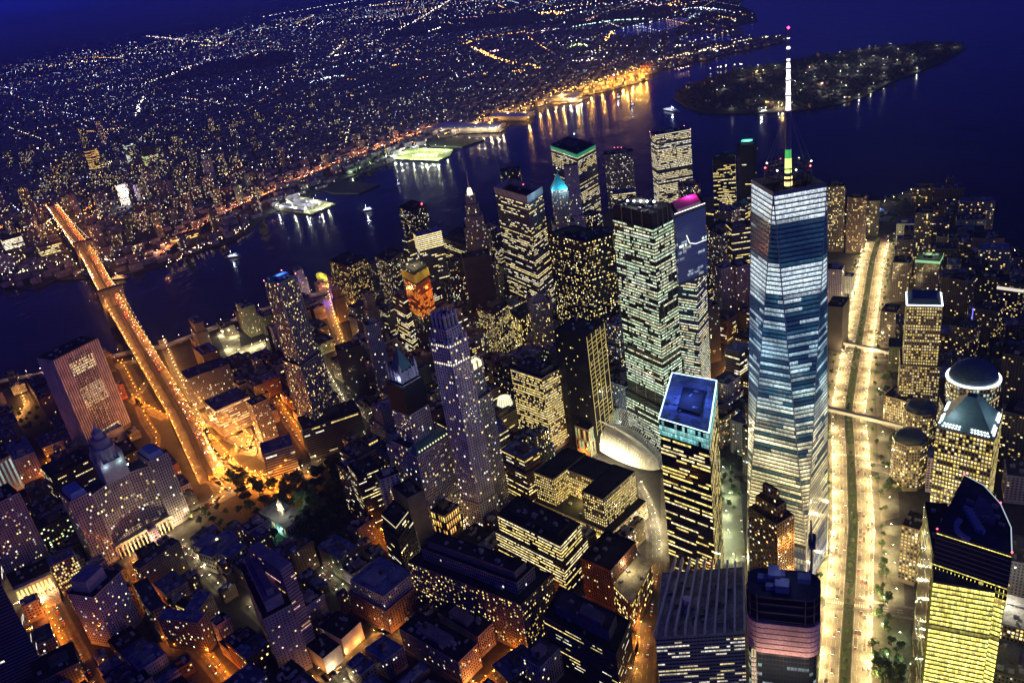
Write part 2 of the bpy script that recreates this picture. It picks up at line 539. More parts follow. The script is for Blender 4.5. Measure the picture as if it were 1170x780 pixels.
# ================================================================ streets
ROADS = []     # (points, half width) used to keep the small buildings off them
def offset_line(pts, d):
    out = []
    for i in range(len(pts)):
        a = pts[max(0, i-1)]; b = pts[min(len(pts)-1, i+1)]; e = unit(np.array(b)-a)
        out.append(np.array(pts[i])+np.array([-e[1], e[0]])*d)
    return out
def dense(pts, step):
    out = []
    for a, b in zip(pts, pts[1:]):
        k = max(1, int(np.hypot(*(np.array(b)-a))/step))
        for j in range(k): out.append(np.array(a)+(np.array(b)-a)*j/k)
    out.append(np.array(pts[-1])); return out
def ribbon(mb, pts, w, z, mi=0, zs=None):
    L, R2 = offset_line(pts, w/2), offset_line(pts, -w/2)
    for i in range(len(pts)-1):
        za, zb = (z, z) if zs is None else (zs[i]+z, zs[i+1]+z)
        mb.poly([(*R2[i], za), (*R2[i+1], zb), (*L[i+1], zb), (*L[i], za)], mi)
def street(name, px, w, col=(.075, .07, .065), z=.06, kerb=3.5, world=False):
    pts = dense([np.array(p) for p in px] if world else P(*px), 25)
    mb = MB(); ribbon(mb, pts, w, z); o = mb.build(name, M['asphalt'], None, col); o['kind'] = 'structure'
    if kerb:
        mb = MB()
        for s in (-1, 1):
            c = offset_line(pts, s*(w/2+kerb/2)); ribbon(mb, c, kerb, z+.13)
            e = offset_line(pts, s*(w/2)); f = []
            for i in range(len(e)-1): mb.poly([(*e[i], z), (*e[i+1], z), (*e[i+1], z+.13), (*e[i], z+.13)])
        k = mb.build('pavement', M['asphalt'], None, (.14, .125, .11)); k['kind'] = 'structure'
    mk = MB()
    for i in range(0, len(pts)-1):
        a, b = pts[i], pts[i+1]
        n = max(1, int(np.hypot(*(b-a))/9))
        for j in range(n):
            p, q = a+(b-a)*(j+.1)/n, a+(b-a)*(j+.5)/n
            for off in ([0] if w < 11 else [-w/6, w/6]):
                pp = offset_line([p, q], off); ribbon(mk, pp, .22, z+.03)
    k = mk.build('lane_markings', M['asphalt'], None, (.6, .58, .5)); k['kind'] = 'structure'
    ROADS.append((pts, w/2+kerb+2))
    return pts

# lamps: the places are gathered first; the nearest 300 of a kind become things, copies of one built lamp, the rest one mass
LAMP_GAIN = {'avenue': 6.2, 'bridge': 4.2, 'shore': 2.2, 'orange': 2.9, 'amber': 2.3, 'cream': 1.7, 'expressway': 9, 'cream2': 5}
LAMP_REQ = []
KIND_NAME = {'expressway': 'expressway_lamp', 'flood': 'floodlight_mast', 'flood2': 'floodlight_mast', 'quay': 'quay_lamp', 'quaywarm': 'quay_lamp', 'quaybig': 'quay_lamp', 'quaywarm2': 'quay_lamp', 'park': 'park_lamp', 'island': 'island_lamp', 'island2': 'island_lamp'}
def lamp(x, y, z, kind, col, power, label, group, a=0, hgt=9.):
    LAMP_REQ.append((x, y, z, kind, col, power*LAMP_GAIN.get(kind, 2.6), label, group, a, hgt))
def lamp_mesh(mb, x, y, z, a, hgt):
    c, s_ = math.cos(a), math.sin(a); X = lambda r: (x+c*r, y+s_*r)
    mb.bar((x, y, z), (x, y, z+hgt), .14, 0, 6, .09); mb.bar((x, y, z+hgt), (*X(1.8), z+hgt+.5), .08, 0, 4)
    mb.box(*X(1.9), z+hgt+.42, 1.3, .5, .22, a, 0); mb.box(*X(1.9), z+hgt+.3, 1.2, .55, .12, a, 1); mb.octa(*X(1.9), z+hgt+.2, .42, 1)
def place_lamps():
    by = {}
    for q in LAMP_REQ: by.setdefault(KIND_NAME.get(q[3], 'street_lamp'), []).append(q)
    for nm, rows in by.items():
        rows.sort(key=lambda q: math.dist(q[:3], CAM)); print(nm, len(rows))
        src, dat, rest, restm = {}, {}, {}, None
        for i, (x, y, z, kind, col, power, label, group, a, hgt) in enumerate(rows):
            k = (kind, power, hgt)
            if k not in dat:
                d = bpy.data.lights.new('lamp_light', 'POINT'); d.color = col; d.shadow_soft_size = .5; d.energy = power; dat[k] = d
            if i < 300:
                if k not in src:
                    mb = MB(); lamp_mesh(mb, 0, 0, 0, 0, hgt); src[k] = o = mb.build(nm, [M['metal'], emis(col, 40)], None, (.1, .1, .1))
                else:
                    o = src[k].copy(); COL.objects.link(o)
                o.location = (x, y, z); o.rotation_euler = (0, 0, a); tag(o, label, 'street lamp', group)
                l = bpy.data.objects.new('lamp_light', dat[k]); COL.objects.link(l); l.parent = o; l.location = (1.9, 0, hgt-.9)
            else:
                if restm is None: restm = empty('further_street_lamps', (0, 0, 0), 'the many further street lamps, small with distance', 'street lamps'); restm['kind'] = 'stuff'
                mb = rest.setdefault(col, MB()); lamp_mesh(mb, x, y, z, a, hgt)
                l = bpy.data.objects.new('lamp_light', dat[k]); COL.objects.link(l); l.parent = restm; l.location = (x+1.9*math.cos(a), y+1.9*math.sin(a), z+hgt-.9)
        for col, mb in rest.items(): mb.build('lamp_posts', [M['metal'], emis(col, 40)], restm, (.1, .1, .1))['kind'] = 'stuff'
def lamp_row(pts, step, side, kind, col, power, label, group, hgt=9., z=0., zs=None, jitter=.1):
    """lamps along a line, side metres off its middle"""
    acc_ = 0; n = 0
    for i, (a, b) in enumerate(zip(pts, pts[1:])):
        a, b = np.array(a), np.array(b); L = np.hypot(*(b-a)); e = (b-a)/max(L, 1e-6); nn = np.array([-e[1], e[0]])
        while acc_ < L:
            for s in (side if isinstance(side, (list, tuple)) else [side]):
                p = a+e*acc_+nn*s
                zz = z if zs is None else zs[i]+(zs[i+1]-zs[i])*acc_/L
                px_, py_ = pix(*p, zz)
                if -60 < px_ < 1230 and -20 < py_ < 850:
                    lamp(p[0], p[1], zz, kind, col, power, label, group, math.atan2(-nn[1]*s, -nn[0]*s) if s else 0, hgt); n += 1
            acc_ += step*(1+random.uniform(-jitter, jitter))
        acc_ -= L
    return n

# the wide avenue: two carriageways, planted middle, service lanes
ax_px = [(964, 800), (967, 740), (970, 690), (975, 600), (972, 520), (969, 470), (978, 410), (988, 350), (996, 300), (1003, 276)]
axl = dense(P(*ax_px), 25)
WEST = 13.5
mb = MB(); ribbon(mb, axl, 66, .05); o = mb.build('avenue_pavement', M['asphalt'], None, (.07, .062, .05)); o['kind'] = 'structure'
ROADS.append((axl, 35))
for s, nm in ((WEST, 'avenue_northbound'), (-WEST, 'avenue_southbound')):
    c = offset_line(axl, s); mb = MB(); ribbon(mb, c, 15.5, .10); o = mb.build('avenue', M['asphalt'], None, (.2, .18, .15)); o['kind'] = 'structure'
    mk = MB()
    for t in (-8, -4, 0, 4, 8):
        cc2 = offset_line(c, t)
        if abs(t) == 8: ribbon(mk, cc2, .25, .13)
        else:
            dd = dense(cc2, 6)
            for i in range(0, len(dd)-1, 2): ribbon(mk, [dd[i], dd[i+1]], .22, .13)
    o = mk.build('lane_markings', M['asphalt'], None, (.7, .68, .6)); o['kind'] = 'structure'
med = offset_line(axl, 0); mb = MB()
for i in range(len(med)-1):
    if i % 9 == 4: continue
    ribbon(mb, med[i:i+2], 8.4, .22)
    l, r_ = offset_line(med[i:i+2], 4.2), offset_line(med[i:i+2], -4.2)
    for w in (l, r_): mb.poly([(*w[0], .05), (*w[1], .05), (*w[1], .22), (*w[0], .22)])
o = mb.build('planted_median', M['ground'], None, (.015, .022, .01)); o['kind'] = 'structure'
AVE = (1, .73, .33)
LB = 'tall street lamp with warm light along the wide bright avenue'
lamp_row(axl, 29, [22.3, -22.3], 'avenue', AVE, 5200, LB, 'street lamps along the wide avenue', 9, 0, None, .3)
pt = MB(); rp = random.Random(14)      # worn wheel tracks and mended strips
for s in (WEST, -WEST):
    for _ in range(60):
        i = rp.randrange(len(axl)-2); ln_ = offset_line(axl, s+rp.choice((-6, -2, 2, 6)))
        a, b = ln_[i], ln_[i+1]; t0 = rp.random()*.6; ribbon(pt, [a+(b-a)*t0, a+(b-a)*(t0+rp.uniform(.1, .4))], rp.uniform(1.5, 3.6), .118)
o = pt.build('asphalt_patches', M['asphalt'], None, (.09, .08, .07)); o['kind'] = 'structure'
# plazas and crossings on the avenue
mk = MB()
for py_ in (525, 690, 455, 400, 300):
    i = min(range(len(axl)), key=lambda k: abs(pix(*axl[k], 0)[1]-py_)); e = unit(axl[i+1]-axl[i]) if i+1 < len(axl) else unit(axl[i]-axl[i-1]); n = np.array([-e[1], e[0]])
    for s in (-WEST, WEST):
        for k in range(-8, 9, 2):
            c = axl[i]+n*(s+k); ribbon(mk, [c-e*2, c+e*2], .9, .16)
o = mk.build('crossing_stripes', M['asphalt'], None, (.7, .68, .62)); o['kind'] = 'structure'
street('side_street', [(975, 690), (1040, 700), (1060, 705)], 11)
street('side_street', [(965, 527), (1012, 535), (1030, 538)], 14)
street('side_street', [(930, 690), (962, 689)], 12)
street('side_street', [(978, 410), (1040, 408)], 9); street('side_street', [(1003, 276), (1035, 262), (1070, 262)], 12)

# orange and cream lit streets between the blocks
OR1, OR2, GW = (1, .26, .02), (1, .43, .09), (1, .85, .45)
lo, lw, lg = 'orange street lamp in a narrow street between the dark blocks', 'cream street lamp in a street between the lower blocks', 'pale street lamp in a greenish lit street between low blocks'
def lit_street(px, w, col, power, step=22, kind=None):
    pts = street('street', px, w)
    kind = kind or ('orange' if col[1] < .35 else 'amber' if col[1] < .65 else 'cream')
    lab, grp = {'orange': (lo, 'orange street lamps'), 'amber': ('amber street lamp in a narrow street between the dark blocks', 'amber street lamps'), 'cream': (lw, 'cream street lamps')}[kind]
    lamp_row(pts, step, [w/2+1], kind, col, power, lab, grp, 6.5)
    return pts
lit_street([(735, 790), (738, 740), (743, 690), (752, 640)], 15, OR2, 3800, 20)
lit_street([(722, 730), (700, 790)], 12, OR1, 3000)
lit_street([(460, 632), (505, 672), (547, 697), (590, 722), (616, 742)], 13, GW, 3600, 20)
lit_street([(430, 712), (470, 738), (520, 770), (540, 790)], 12, OR2, 3400, 18)
lit_street([(283, 688), (320, 722), (360, 755), (392, 788)], 14, GW, 3200, 20)
lit_street([(366, 655), (395, 680), (425, 704), (440, 715)], 11, (.95, .9, .5), 1300, 24, 'cream')
lit_street([(545, 795), (590, 750), (640, 688), (662, 650)], 12, OR1, 3200, 20)
lit_street([(362, 780), (418, 740), (450, 712), (490, 672), (515, 645)], 12, OR2, 2600, 20)
lit_street([(430, 604), (445, 625), (466, 642)], 9, OR1, 3000, 16)
lit_street([(498, 560), (520, 605), (545, 600), (562, 585)], 10, GW, 3000, 18)
lit_street([(110, 790), (88, 745), (72, 715), (60, 690)], 14, OR1, 3600, 16)
lit_street([(148, 640), (164, 680), (180, 715), (200, 745)], 8, OR1, 2400, 16)
lit_street([(212, 728), (236, 752), (262, 784)], 11, OR1, 3400, 15)
lit_street([(208, 622), (226, 650), (254, 678)], 8, GW, 1500, 24)
lit_street([(362, 410), (385, 450), (404, 485), (424, 516)], 11, GW, 2800, 20)
lit_street([(373, 337), (380, 365), (390, 395), (384, 420)], 13, OR2, 4200, 18)
lit_street([(314, 458), (332, 485), (356, 520)], 12, OR1, 3600, 18)
lit_street([(800, 470), (822, 450), (838, 418), (846, 395)], 16, OR2, 4200, 18)
lit_street([(640, 545), (672, 520), (700, 500)], 13, OR1, 3600, 18)
lit_street([(200, 590), (240, 575), (272, 560), (300, 548), (345, 540), (372, 520)], 12, GW, 1700, 26)
lit_street([(20, 575), (40, 560), (55, 545), (60, 520)], 9, OR1, 2600, 22)
# bright paved yards
def yard(px, col, lights, lcol, power, h=9, kind='cream'):
    sheet('plaza', P(*px), .055, M['asphalt'], col)
    for p in lights:
        q = at(*p); lamp(q[0], q[1], 0, kind, lcol, power, lw if kind[:5] == 'cream' else lo, 'cream street lamps' if kind[:5] == 'cream' else 'orange street lamps', 0, h)
    ROADS.append((P(*px)+[P(*px)[0]], 4))
yard([(247, 380), (272, 372), (275, 396), (303, 388), (305, 402), (264, 418)], (.3, .28, .22), [(255, 383), (268, 385), (262, 400), (275, 404), (290, 398), (300, 394), (268, 412)], GW, 5200, 9, 'cream2')
GUARD += [(*at(*p), 3) for p in ((255, 384), (266, 400), (282, 396), (298, 396))]
yard([(755, 545), (845, 545), (852, 640), (800, 650), (755, 640)], (.16, .15, .12), [(822, 560), (832, 590), (825, 620), (840, 640), (812, 640), (828, 540), (836, 570), (818, 605), (834, 612)], (.85, 1, .6), 9000)
yard([(8, 690), (60, 668), (74, 715), (40, 730)], (.2, .17, .14), [(52, 690), (44, 703)], GW, 2600)
yard([(925, 650), (945, 640), (946, 690), (925, 700)], (.2, .18, .14), [(932, 665), (936, 685), (930, 650)], GW, 6000)
yard([(1008, 600), (1030, 600), (1034, 700), (1010, 690)], (.14, .13, .1), [(1020, 606), (1022, 630), (1024, 650), (1026, 680), (1014, 640), (1012, 690)], GW, 5200)
yard([(1000, 430), (1018, 420), (1028, 590), (1006, 596)], (.12, .11, .09), [(1006, 450), (1010, 500), (1014, 540), (1018, 575), (1022, 520)], GW, 4200)
yard([(1000, 700), (1040, 705), (1042, 790), (1002, 790)], (.07, .07, .05), [(1010, 720), (1030, 730), (1016, 755), (1034, 765)], (.8, 1, .55), 3800)
lit_street([(728, 556), (742, 585), (748, 612), (748, 640)], 13, GW, 4200, 16)
# approach ramps, glowing orange, and the shore drive
ramp = lambda px, w, col=OR1, pw=5200, st=20: lit_street(px, w, col, pw, st)
ramp([(243, 548), (262, 520), (290, 505), (282, 492), (258, 496), (238, 505)], 9)
ramp([(185, 440), (205, 470), (228, 500), (250, 528), (300, 548)], 11, OR2)
ramp([(122, 407), (140, 420), (155, 450), (165, 480), (178, 500), (176, 525)], 9, OR1, 1300)
ramp([(140, 415), (165, 412), (172, 430), (158, 450)], 8, OR2, 1400)
ramp([(185, 388), (200, 425), (222, 470), (236, 500)], 9, (1, .6, .35), 3400)
ramp([(150, 455), (172, 470), (190, 478)], 10)
ramp([(246, 540), (268, 548), (292, 545), (318, 556), (336, 562)], 16, OR1, 9000, 14)
ramp([(212, 470), (228, 498), (244, 530), (262, 548)], 12, OR2, 7000, 16)
ramp([(235, 470), (262, 500), (300, 520), (330, 540), (352, 545)], 10, OR2, 6500, 16)
ramp([(228, 492), (240, 484), (262, 486), (284, 500), (286, 512), (262, 516)], 8, OR2, 5200, 16)
ramp([(165, 402), (185, 425), (200, 452)], 8, OR2)
ramp([(243, 546), (252, 562), (240, 578), (205, 592), (186, 602)], 13, OR2, 5200, 18)
ramp([(250, 548), (280, 560), (310, 566), (336, 562)], 18, OR1, 8000, 13)
ramp([(226, 486), (250, 512), (270, 535), (300, 552)], 9, OR1, 6500, 15)
ramp([(268, 512), (292, 520), (300, 508), (288, 498)], 7, OR2, 4500, 15)
sheet('ramp_ground', P((128, 408), (215, 392), (240, 470), (300, 490), (345, 560), (250, 556), (190, 530), (160, 500)), .03, M['asphalt'], (.035, .03, .027))
sheet('park_lawn', P((262, 552), (300, 560), (345, 552), (385, 532), (412, 560), (398, 645), (360, 632), (328, 628), (288, 612), (278, 585)), .035, M['ground'], (.014, .02, .01))
shore_walk = dense(P((1012, 234), (1045, 220), (1072, 228), (1096, 250), (1130, 273), (1166, 297)), 25); lamp_row(shore_walk, 34, [4], 'cream', GW, 1500, 'cream street lamp on the shore walk at the water tip', 'lamps on the shore walk')
ramp([(20, 480), (34, 462), (28, 450)], 10, AMBER if False else OR2, 5200, 16)
fdr = dense(P((-40, 446), (0, 439), (60, 428), (120, 413), (150, 405), (190, 398), (222, 386), (262, 371), (300, 357), (345, 343), (388, 332)), 25)
mb = MB(); ribbon(mb, fdr, 20, 6.0); ribbon(mb, fdr, 20, 5.0)
for s in (-10, 10):
    w = offset_line(fdr, s)
    for i in range(len(w)-1): mb.poly([(*w[i], 5.0), (*w[i+1], 5.0), (*w[i+1], 7), (*w[i], 7)])
for p in fdr[::2]: mb.box(p[0], p[1], 0, 8, 1.5, 5)
o = mb.build('shore_drive', M['asphalt'], None, (.15, .13, .13)); o['kind'] = 'structure'; ROADS.append((fdr, 14))
lamp_row(fdr, 30, [11], 'shore', (1, .62, .42), 2600, 'pinkish street lamp on the elevated drive along the river', 'street lamps on the shore drive', 9, 6)
# ================================================================ the tall glass tower with the mast
def great_tower():
    rng = np.random.default_rng(5)
    cx, cy = at(900.5, 207, 417)
    root = empty('skyscraper', (cx, cy, 0), 'tallest faceted glass tower with white lit mast beside the wide bright avenue', 'skyscraper')
    org = root.location
    a0 = math.radians(90-26)          # a corner of the crown points this way
    base = [(cx+43.5*math.cos(a0+PI/4+k*PI/2), cy+43.5*math.sin(a0+PI/4+k*PI/2)) for k in range(4)]
    top = [(cx+32.5*math.cos(a0+k*PI/2), cy+32.5*math.sin(a0+k*PI/2)) for k in range(4)]
    walls = MB(); acc = ([], [])
    Z0, Z1 = 57, 414
    walls.prism(base, 0, Z0, 0, False)
    st = st_('curtain', bay=1.55, fh=4.0, ww=.95, wh=.7, br=1.0, dimtint=(.3, .85, 1.1))
    pal_hi, pal_mid, pal_lo = ((.66, .84, 1), (.8, .93, 1), (.86, .96, 1)), ((.5, .78, 1), (.75, .9, 1), WHITE, (.7, .95, 1)), (CREAM, YEL, WHITE)
    fs = floor_states(st_('curtain', lit=.5), rng)
    def band(z):
        for (z1, p1), (z0, p0) in zip(BAND, BAND[1:]):
            if z >= z0: return p0+(p1-p0)*(z-z0)/(z1-z0)
        return .6
    BAND = ((417, .97), (390, .97), (387, .03), (353, .03), (349, .9), (322, .9), (314, .2), (290, .22), (276, .6), (262, .35), (236, .55), (220, .3), (196, .62), (176, .4), (160, .75), (140, .6), (120, .9), (90, .72), (57, .6))
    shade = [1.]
    def litf(l, z, c, r):
        m = len(l); p = band(z); o = np.zeros(m); i = 0
        q = float(np.clip(p+r.choice([-.35, 0, .3, .45])+r.normal(0, .1), 0, 1)) if .1 < p < .95 else p
        while i < m:
            k = int(r.integers(5, 22))
            o[i:i+k] = (.45+.55*r.random()) if r.random() < q else (.04+.14*r.random()*min(1, p*3))  # unlit runs get a faint glow painted in for the glass reflections
            i += k
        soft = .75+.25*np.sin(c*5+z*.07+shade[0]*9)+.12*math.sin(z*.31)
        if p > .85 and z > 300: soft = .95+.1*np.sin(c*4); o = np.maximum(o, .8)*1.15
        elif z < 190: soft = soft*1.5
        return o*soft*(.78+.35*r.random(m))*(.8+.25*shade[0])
    STOPS = ((57, (1, .76, .3)), (130, (1, .82, .38)), (176, (1, .9, .56)), (215, (.72, .95, .85)), (270, (.5, .8, 1)), (320, (.72, .9, 1)), (420, (.82, .94, 1)))
    def pal(z):
        for (z0, c0), (z1, c1) in zip(STOPS, STOPS[1:]):
            if z <= z1:
                t = max(0, (z-z0)/(z1-z0)); m = tuple(a_+(b_-a_)*t for a_, b_ in zip(c0, c1)); return (m, tuple(min(1, x*1.06+.03) for x in m), tuple(x*.9 for x in m))
        return (STOPS[-1][1],)
    parts = [(Z0+i*17, Z0+i*17+17) for i in range(21)]
    for k in range(4):
        j = (k+1) % 4
        b0, b1, t = np.array(base[k]), np.array(base[j]), np.array(top[j])   # triangle standing on the base edge k-j
        t0 = np.array(top[k])
        for (P0, Q0, P1, Q1) in ((b0, b1, t, t), (b0, b0, t0, t)):
            shade[0] = (.2, 1., .55, .8)[k] if Q0 is b1 else (.9, .45, 1., .3)[k]  # brighter and dimmer faces, shading put into the window glow
            if Q0 is b1: walls.poly([(*P0, Z0), (*Q0, Z0), (*Q1, Z1)])
            else: walls.poly([(*P0, Z0), (*Q1, Z1), (*P1, Z1)])
            for za, zb in parts:
                ta, tb = (za-Z0)/(Z1-Z0), (zb-Z0)/(Z1-Z0)
                facet(acc, P0+(P1-P0)*ta, Q0+(Q1-Q0)*ta, P0+(P1-P0)*tb, Q0+(Q1-Q0)*tb, za, zb, st, rng, fs, litf, pal((za+zb)/2), .2)
        # the base: tall glass fins, dimly lit
        facet(acc, base[k], base[j], base[k], base[j], 4, Z0-3, st_('curtain', bay=3, fh=7, ww=.7, wh=.85, lit=.4, br=.35), rng, fs, None, (CREAM, YEL), .2)
    walls.build('walls', M['metal'], root, (.03, .04, .06), org)
    flush_windows(acc, root, (.05, .09, .28))  # blue base colour stands in for sky reflected in the glass
    # steel edges of the facets
    mb = MB()
    for k in range(4):
        j = (k+1) % 4
        for b in (base[k], base[j]):
            mb.bar((*b, Z0), (*top[j], Z1), .55)
        mb.bar((*base[k], 0), (*base[k], Z0), .7)
    mb.build('edge_trim', M['metal'], root, (.35, .37, .4), org)
    # crown: parapet, roof, ring of masts
    mb = MB(); mb.prism(top, Z1, 417, 0, False); ins = inset(ccw(top), 1)
    tt = ccw(top)
    for i in range(4):
        j = (i+1) % 4
        mb.poly([(*tt[i], 417), (*tt[j], 417), (*ins[j], 417), (*ins[i], 417)])
        mb.poly([(*ins[j], 411), (*ins[i], 411), (*ins[i], 417), (*ins[j], 417)])
    mb.build('parapet', M['metal'], root, (.16, .18, .24), org)
    mb = MB(); mb.poly([(*p, 411) for p in ins]); mb.build('roof', M['roof'], root, ROOF_DARK, org)
    machinery(tt, 411, rng, 16, 1.2).build('roof_machinery', M['metal'], root, (.07, .07, .08), org)['kind'] = 'stuff'
    mb = MB()
    for z, r in ((424, 19.5), (428, 19.5), (432, 17)):
        for k in range(24):
            a, b = 2*PI*k/24, 2*PI*(k+1)/24
            mb.bar((cx+r*math.cos(a), cy+r*math.sin(a), z), (cx+r*math.cos(b), cy+r*math.sin(b), z), .5)
    for k in range(24):
        a = 2*PI*k/24
        mb.bar((cx+19.5*math.cos(a), cy+19.5*math.sin(a), 411), (cx+19.5*math.cos(a), cy+19.5*math.sin(a), 429), .35)
        mb.bar((cx+19.5*math.cos(a), cy+19.5*math.sin(a), 428), (cx+17*math.cos(a), cy+17*math.sin(a), 432), .3)
    mb.build('antenna_ring', M['metal'], root, (.08, .08, .09), org)
    for k in range(8):
        a = 2*PI*(k+.3)/8
        beacon(root, cx+19.5*math.cos(a), cy+19.5*math.sin(a), 431.5, (1, .75, .6) if k % 3 else (1, .1, .12), 6, .9)
    # mast
    mb = MB(); mb.lathe(cx, cy, [(3.2, 411), (3.2, 423), (2.7, 424), (2.2, 470), (3, 472), (3, 476)], 12)
    mast = mb.build('mast', M['metal'], root, (.3, .3, .32), org)
    mb = MB(); mb.lathe(cx, cy, [(2.85, 424.5), (2.6, 437)], 12, 0, False); mb.build('mast_lights', emis((.75, 1, .25), 1.3), root, None, org)
    mb = MB(); mb.lathe(cx, cy, [(2.6, 437.3), (2.4, 449)], 12, 0, False); mb.build('mast_lights', emis((.12, .85, .2), .5), root, None, org)
    mb = MB(); mb.lathe(cx, cy, [(3.35, 413.5), (3.35, 417)], 12, 0, False); mb.lathe(cx, cy, [(3.35, 419), (3.35, 421.5)], 12, 0, False); mb.build('mast_lights', emis(YEL, 2.2), root, None, org)
    z = 476.
    mb, col = MB(), MB()
    segs = [(476, 488, 1.75), (489, 500, 1.6), (501.5, 509, 1.4), (510.5, 517.5, 1.2), (525, 533, .95), (533, 536, .7)]
    for a, b, r in segs:
        mb.lathe(cx, cy, [(r+.55, a), (r+.15, a+2.5), (r*.95, b-2), (r+.25, b)], 10)
    mb.build('spire_lights', emis((1, .86, .93), 2.6), root, None, org)
    for zz, r in ((476, 3.4), (488.4, 3), (500.7, 2.7), (509.7, 2.4), (517.8, 2)):
        col.lathe(cx, cy, [(r*.6, zz-.5), (r, zz), (r, zz+.6), (r*.6, zz+1)], 10)
    col.lathe(cx, cy, [(1.3, 476), (1.2, 540)], 8)
    col.build('spire', M['metal'], root, (.3, .3, .33), org)
    beacon(root, cx, cy, 541, (1, .03, .12), 12, 1.15)
    mb = MB()
    for k in range(8):
        a = 2*PI*k/8
        mb.bar((cx+19*math.cos(a), cy+19*math.sin(a), 431), (cx+3*math.cos(a), cy+3*math.sin(a), 472), .16)
    mb.build('stay_cables', M['metal'], root, (.25, .25, .27), org)
    for pg in (base,):
        FOOT.append((ccw(pg), np.array([cx, cy]), 44, 417))
    for k in (.15, .3, .5, .8):
        for p in base: GUARD.append((*p, 417*k))
    REFS.append((cx, cy, 'the tallest faceted tower'))
great_tower()

# ================================================================ towers of glass near it
def strip_bands(bands, base=1.):
    """lit function: storeys between the given heights go dark"""
    def f(l, z, c, r):
        for a, b, k in bands:
            if a <= z <= b: return l*k
        return l*base
    return f

# the broad green-white tower with dark plant storeys
h = 312
pg = foot((3, (700, 250), (746, 262), (769, 250)), h)
r = building('skyscraper', 'broad glass tower with green white lit storeys and a dark louvred crown', [(inset(pg, -3), 0, 70, None), (pg, 70, h), (inset(pg, 1.5), h, 329, 'blank')], st_('curtain', bay=3.2, ww=.9, wh=.56, lit=3, br=1.15, pal=((.8, 1, .62), (1, .95, .6), (.7, 1, .7), (.9, 1, .8))), (.03, .035, .035), seed=31, equip=14, ribs=.7, ribcol=(.06, .07, .06), glass=(.02, .03, .025), litf=strip_bands([(58, 84, .03), (134, 141, .05)]), hcol=DARK)
REFS.append((*cen(pg), 'the broad green white glass tower'))
mb = MB()
e0, e1 = np.array(pg[0]), np.array(pg[1])
for i in range(4):
    p, q = np.array(pg[i]), np.array(pg[(i+1) % 4])
    for k in range(1, 4):
        x = p+(q-p)*k/4
        mb.bar((*x, 40), (*x, 331), .6)
mb.build('mullions', M['metal'], r, (.2, .17, .12), r.location)
for k in range(5):
    c = cen(pg); beacon(r, c[0]-16+k*8, c[1]+12-3*k, 336, (.8, .95, 1), 16, 1.5, 'roof_lamp')
lamp_light(r, (0, 0, 342), WHITE, 9000)

# the blue mirrored tower whose top slopes to a lit edge
h = 294
pg = foot((3, (764, 233), (771, 246), (805.5, 233.5)), h)
low = foot((3, (766, 310), (795, 314), (806.5, 301)), 196)
r = building('skyscraper', 'pale blue mirrored tower with magenta lit rooftop and white line of lights', [(low, 0, 196), (pg, 196, h, 'blank')], st_('curtain', bay=2, ww=.93, wh=.5, lit=1.2, br=1.1, pal=((.8, 1, .65), CREAM, WHITE)), (.05, .07, .13), seed=33, equip=6, glass=(.05, .08, .2), house=False)
mb = MB(); mb.prism(inset(pg, 5), h, h+4); mb.build('penthouse', M['wall'], r, (.5, .3, .4), r.location)
c = cen(pg)
lamp_light(r, (-6, 4, h+9), (1, .05, .45), 9000, 2); lamp_light(r, (10, -8, h+7), (1, .05, .3), 4000, 2)
ring = [(*p, h+1.3) for p in pg]
ne = sorted(range(4), key=lambda i: -(np.array(pg[i])@unit(CAM[:2]-np.array(c))))
lit_edge(r, [(*pg[ne[0]], h+1.5), (*pg[ne[1]], h+1.5)], .55, WHITE, 2.4)
# upper glass, its reflection put into the blue base colour: a few lit storeys
acc = ([], []); rng = np.random.default_rng(4)
for i in range(4):
    p, q = pg[i], pg[(i+1) % 4]
    facet(acc, p, q, p, q, 200, 290, st_('curtain', bay=2, ww=.95, wh=.86, lit=.3, br=.7), rng, floor_states(st_('curtain', lit=.3), rng), strip_bands([(255, 300, 0), (246, 250, 1.6)], .55), (COOL, GREEN, WHITE), .2)
flush_windows(acc, r, (.1, .15, .42))
a_, b_ = np.array(pg[ne[0]]), np.array(pg[ne[1]])
nrm = unit(CAM[:2]-(a_+b_)/2); e_ = unit(b_-a_); nrm = nrm-e_*(nrm@e_); nrm = unit(nrm)*.8
P_ = lambda t, z: (*(a_+(b_-a_)*t+nrm), z)
lit_edge(r, [P_(.33, 262), P_(.42, 250), P_(.62, 246), P_(.97, 246)], .5, WHITE, 1.6, 'light_line')  # white reflection on the glass, drawn as a glowing bar
REFS.append((*c, 'the blue mirrored tower'))

# the tower with the blue roof court
h = 226
pg = ccw([tuple(at(*p, h)) for p in ((753, 480), (810, 497), (819, 437), (768, 428))])
r = building('office_tower', 'glass office tower with bright blue roof court and turquoise glass rim', [(pg, 0, h-16), (pg, h-16, h, 'blank')], st_('strip', bay=2.6, ww=.94, wh=.5, lit=.5, pal=(YEL, CREAM, YEL), br=1.5), (.02, .022, .03), seed=41, equip=12, house=False, roofc=(.3, .34, .5), glass=(.012, .016, .03), parapet=2.2)
acc = ([], []); rng = np.random.default_rng(3)
for i in range(4):
    facet(acc, pg[i], pg[(i+1) % 4], pg[i], pg[(i+1) % 4], h-15, h+1, st_('curtain', bay=2.6, fh=5.2, ww=.94, wh=.9, lit=1, mode='point', br=.75), rng, [1], None, ((.35, .95, .9), (.5, 1, .92), (.3, .8, .8)), .3)
flush_windows(acc, r, (.05, .1, .1))
lit_edge(r, [(*p, h+2.4) for p in pg], .6, (.6, 1, .97), 2.0, 'edge_lights', True)
roof_block(r, pg, h, 2.5, .45, (.05, .05, .06), (.05, .02))
lamp_light(r, (0, 0, h+16), (.1, .2, 1), 13000, 3)
